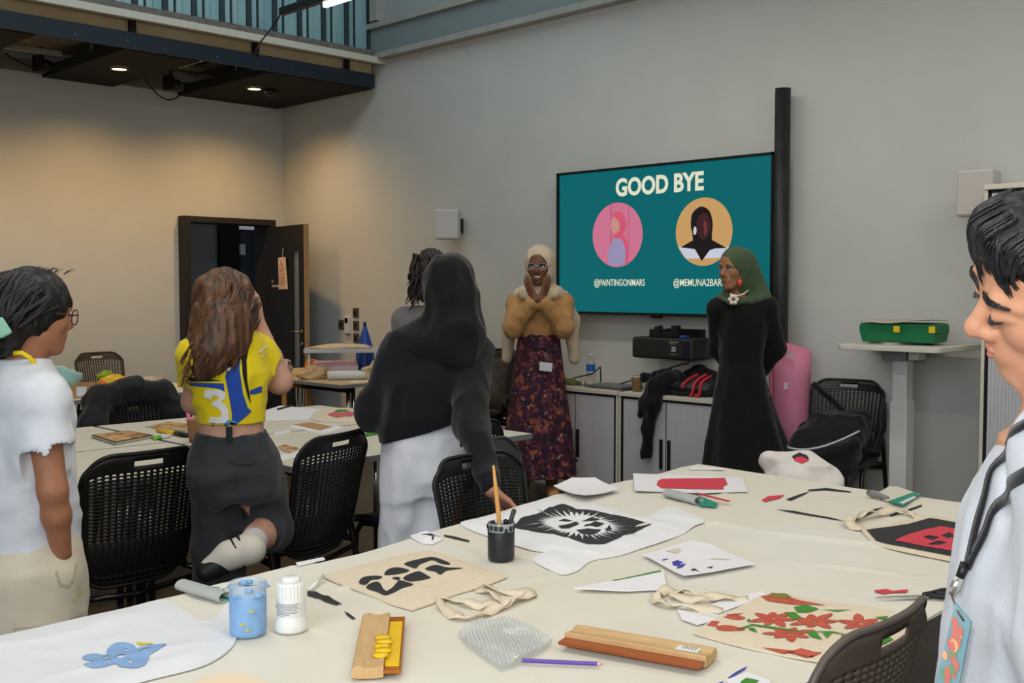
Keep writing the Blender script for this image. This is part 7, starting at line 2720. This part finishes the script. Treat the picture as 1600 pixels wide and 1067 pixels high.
for i in range(26):
    u, v = rnd.gauss(.5, .13), rnd.uniform(.18, .85)
    a = q[0] * (1 - u) * (1 - v) + q[1] * u * (1 - v) + q[3] * (1 - u) * v + q[2] * u * v
    r_ = rnd.uniform(.003, .006)
    ex, ez = (q[1] - q[0]) / np.linalg.norm(q[1] - q[0]), (q[3] - q[0]) / np.linalg.norm(q[3] - q[0])
    fb_.cur = 0 if i % 3 else (1 if i % 2 else 2)
    fb_.add([tuple(a + off_ * (.35 + .02 * i) + r_ * (ex * math.cos(t) + ez * math.sin(t) * 1.3)) for t in np.linspace(0, 2 * PI, 10)[:-1]], [tuple(range(9))])
fb_.build('badge_flowers', cols, badge)
MB().tube([c3, (q[0] * .6 + q[1] * .4) + off_ * 2, q[0] * .45 + q[1] * .55 + V3(0, 0, -.008)], .0012, 6).build('badge_loop', mat('loop_brown', (120, 90, 80), .5), p, True)

# ================================================================== soft things on chairs
# black jacket draped over the chair behind the middle table
cc = ch_e.location
jk = Field((-.42, -.22, .42), (.42, .30, 1.02), .008)
for pts, rs in (([(-.20, .0, .885), (.0, .0, .925), (.20, .0, .89)], [.055, .06, .055]), ([(-.20, .0, .88), (-.27, -.03, .74), (-.33, -.05, .58)], [.06, .07, .06]), ([(.20, .0, .885), (.26, -.03, .76), (.30, -.05, .66)], [.06, .07, .05]),
                ([(-.22, .06, .84), (-.2, .09, .66), (-.18, .10, .5)], [.05, .06, .05]), ([(.22, .06, .84), (.2, .09, .66), (.18, .10, .5)], [.05, .06, .05]), ([(-.16, .07, .86), (.0, .08, .86), (.16, .07, .86)], [.05, .055, .05]), ([(-.1, .09, .72), (.1, .09, .72)], [.06, .06])):
    jk.chain(pts, rs, .05)
jk.ell((.02, -.14, .74), (.17, .13, .10), .02, None, 'sub')
jk.wrinkle(.010, (12, 12, 10), 101)
t = thing('jacket', 'black jacket draped over the chair back behind the picture books', 'jacket', (2.82, 5.90, -.055), R(8))
jk.mesh('shell', fabric('jacket_black', (34, 34, 37), rough=.75), t)

# black clothing hanging down the cabinet front
q0 = PX(1030, 590, 5.82)
t = thing('black_garment', 'black top hanging from the cabinet top down its tambour doors', 'clothing', (5.74, q0.y, 0))
G = Field((-.12, -.32, .22), (.34, .26, .92), .006)


def gp_(px, py, x):
    w = PX(px, py, x)
    return (x - 5.74, w.y - q0.y, w.z)


G.chain([gp_(1045, 592, 5.82), gp_(1022, 604, 5.73), gp_(1008, 628, 5.712), gp_(1000, 648, 5.712)], [.05, .045, .035, .022], .04)
G.chain([gp_(1040, 596, 5.8), gp_(1022, 628, 5.712), gp_(1012, 670, 5.712), gp_(1010, 712, 5.712)], [.05, .045, .034, .036], .04)
G.chain([gp_(1006, 590, 5.86), gp_(1040, 588, 5.9), gp_(1060, 588, 5.9)], [.03, .045, .04], .04)
G.cut(gp_(1010, 716, 5.712), (0, 0, -1))
G.wrinkle(.007, (18, 18, 7), 111)
G.mesh('cloth', fabric('garment_black', (22, 22, 24)), t)
q0b = PX(1078, 600, 5.92)
t = thing('black_bag', 'glossy black bag with red straps lying on the low cabinet', 'bag', (5.93, q0b.y, .73))
G = Field((-.24, -.34, -.01), (.26, .30, .26), .006)
G.ell((0, .0, .05), (.16, .24, .065), .03)
G.chain([(.08, .20, .06), (.1, .0, .13), (.06, -.20, .09)], [.04, .055, .05], .04)
G.ell((.02, -.12, .08), (.12, .12, .06), .04)
G.wrinkle(.006, (16, 16, 16), 121)
G.cut((0, 0, .002), (0, 0, -1))
bb = G.mesh('bag_body', mat('bag_black', (24, 24, 26), .4, bump=.2, bscale=120), t)
for dy in (-.045, -.11, -.15):
    tree = bvh_of(bb)
    pts = []
    for s_ in np.linspace(0, 1, 9):
        h, nrm, _, _ = tree.ray_cast(Vector((-.16 + .14 * s_, dy - .03 * s_, .5)), Vector((0, 0, -1)))
        if h is None:
            h = Vector((-.16 + .14 * s_, dy - .03 * s_, .01))
        pts.append(tuple(h + Vector((-.003, 0, .004))))
    MB().tube(pts, .010, 8).build('red_strap', mat('strap_red', (214, 44, 56), .5), t, True)
q = Vector((-.10, .10, .09))
MB().box((-.075, .055, .118), (.03, .05, .006), rot=Euler((.2, -.5, .3)).to_matrix()).build('silver_tag', M_chrome, t)

# bag on the chair by the wall
t = thing('shoulder_bag', 'black bag with white piping slumped on the chair by the wall', 'bag', (ch_g.location.x, ch_g.location.y, .47), ch_g.rotation_euler.z)
G = Field((-.32, -.26, -.16), (.32, .40, .34), .007)
G.loft([(-.13, .02, .22, .16, .07), (-.05, .0, .17, .20, .14), (.06, .0, .11, .205, .17), (.15, -.02, .07, .19, .14), (.24, -.05, .02, .14, .07)], .04, p=3.0)
G.chain([(-.19, .24, .10), (.0, .28, .03), (.18, .24, -.03)], [.035, .045, .035], .04)
G.chain([(-.15, -.05, .22), (.0, -.04, .17), (.16, -.03, .13)], [.045, .05, .05], .04)
G.cap((-.02, .33, -.02), (.05, .33, -.05), .02, .02, .05, 'sub')
G.wrinkle(.011, (9, 9, 13), 131)
bg = G.mesh('bag_body', fabric('bag_fabric', (26, 26, 30)), t)
tree = bvh_of(bg)
pts = []
for s_ in np.linspace(-1, 1, 15):
    h, nrm, _, _ = tree.ray_cast(Vector((s_ * .195, .6, .115 - .055 * s_ - .04 * (1 - s_ * s_))), Vector((0, -1, 0)))
    if h:
        pts.append(tuple(h + nrm * .003))
MB().tube(pts, .006, 8).build('white_piping', mat('piping_white', (206, 208, 214), .5), t, True)
MB().tube([(.16, -.12, .40), (.05, -.16, .30), (-.08, -.12, .20), (-.17, -.04, .14)], .018, 8).build('strap', fabric('bag_fabric', (26, 26, 30)), t, True)
MB().tube([(-.24, -.20, .30), (-.26, -.12, .16), (-.25, .0, .05), (-.2, .10, .06)], .016, 8).build('strap', fabric('bag_fabric', (26, 26, 30)), t, True)

# cotton bag on the stool beyond the far edge of the cloth
G = Field((-.36, -.36, -.01), (.36, .36, .26), .007)
G.ell((0, .0, .045), (.13, .15, .075), .03)
G.chain([(.0, .13, .10), (.02, .0, .10), (.0, -.15, .03)], [.04, .045, .045], .05)
G.wrinkle(.013, (9, 9, 14), 141)
G.cut((0, 0, .001), (0, 0, -1))
t = thing('cotton_bag', 'white cotton bag with red and black print on a stool beyond the cloth edge', 'bag', (3.93, 2.27, .62))
cbm = G.mesh('bag_cloth', fabric('bag_white', (230, 222, 216)), t)
o3 = Vector((3.93, 2.27, .62))
for nm, pts, m in (('black_print', [(1238, 717), (1250, 712), (1262, 716), (1266, 722), (1252, 724), (1240, 721)], P_black), ('red_print', [(1240, 719), (1254, 718), (1266, 724), (1254, 728), (1242, 724)], P_red)):
    lo_ = [tuple((PX(x, y, 3.75) - o3)[1:]) for x, y in pts]
    decal(nm, [lo_], m, cbm, (.86, .51, -.1), lambda y, z: (-.18 - .9 * .86, y - .9 * .51, z + .09), cbm, .002, .02, far=0)
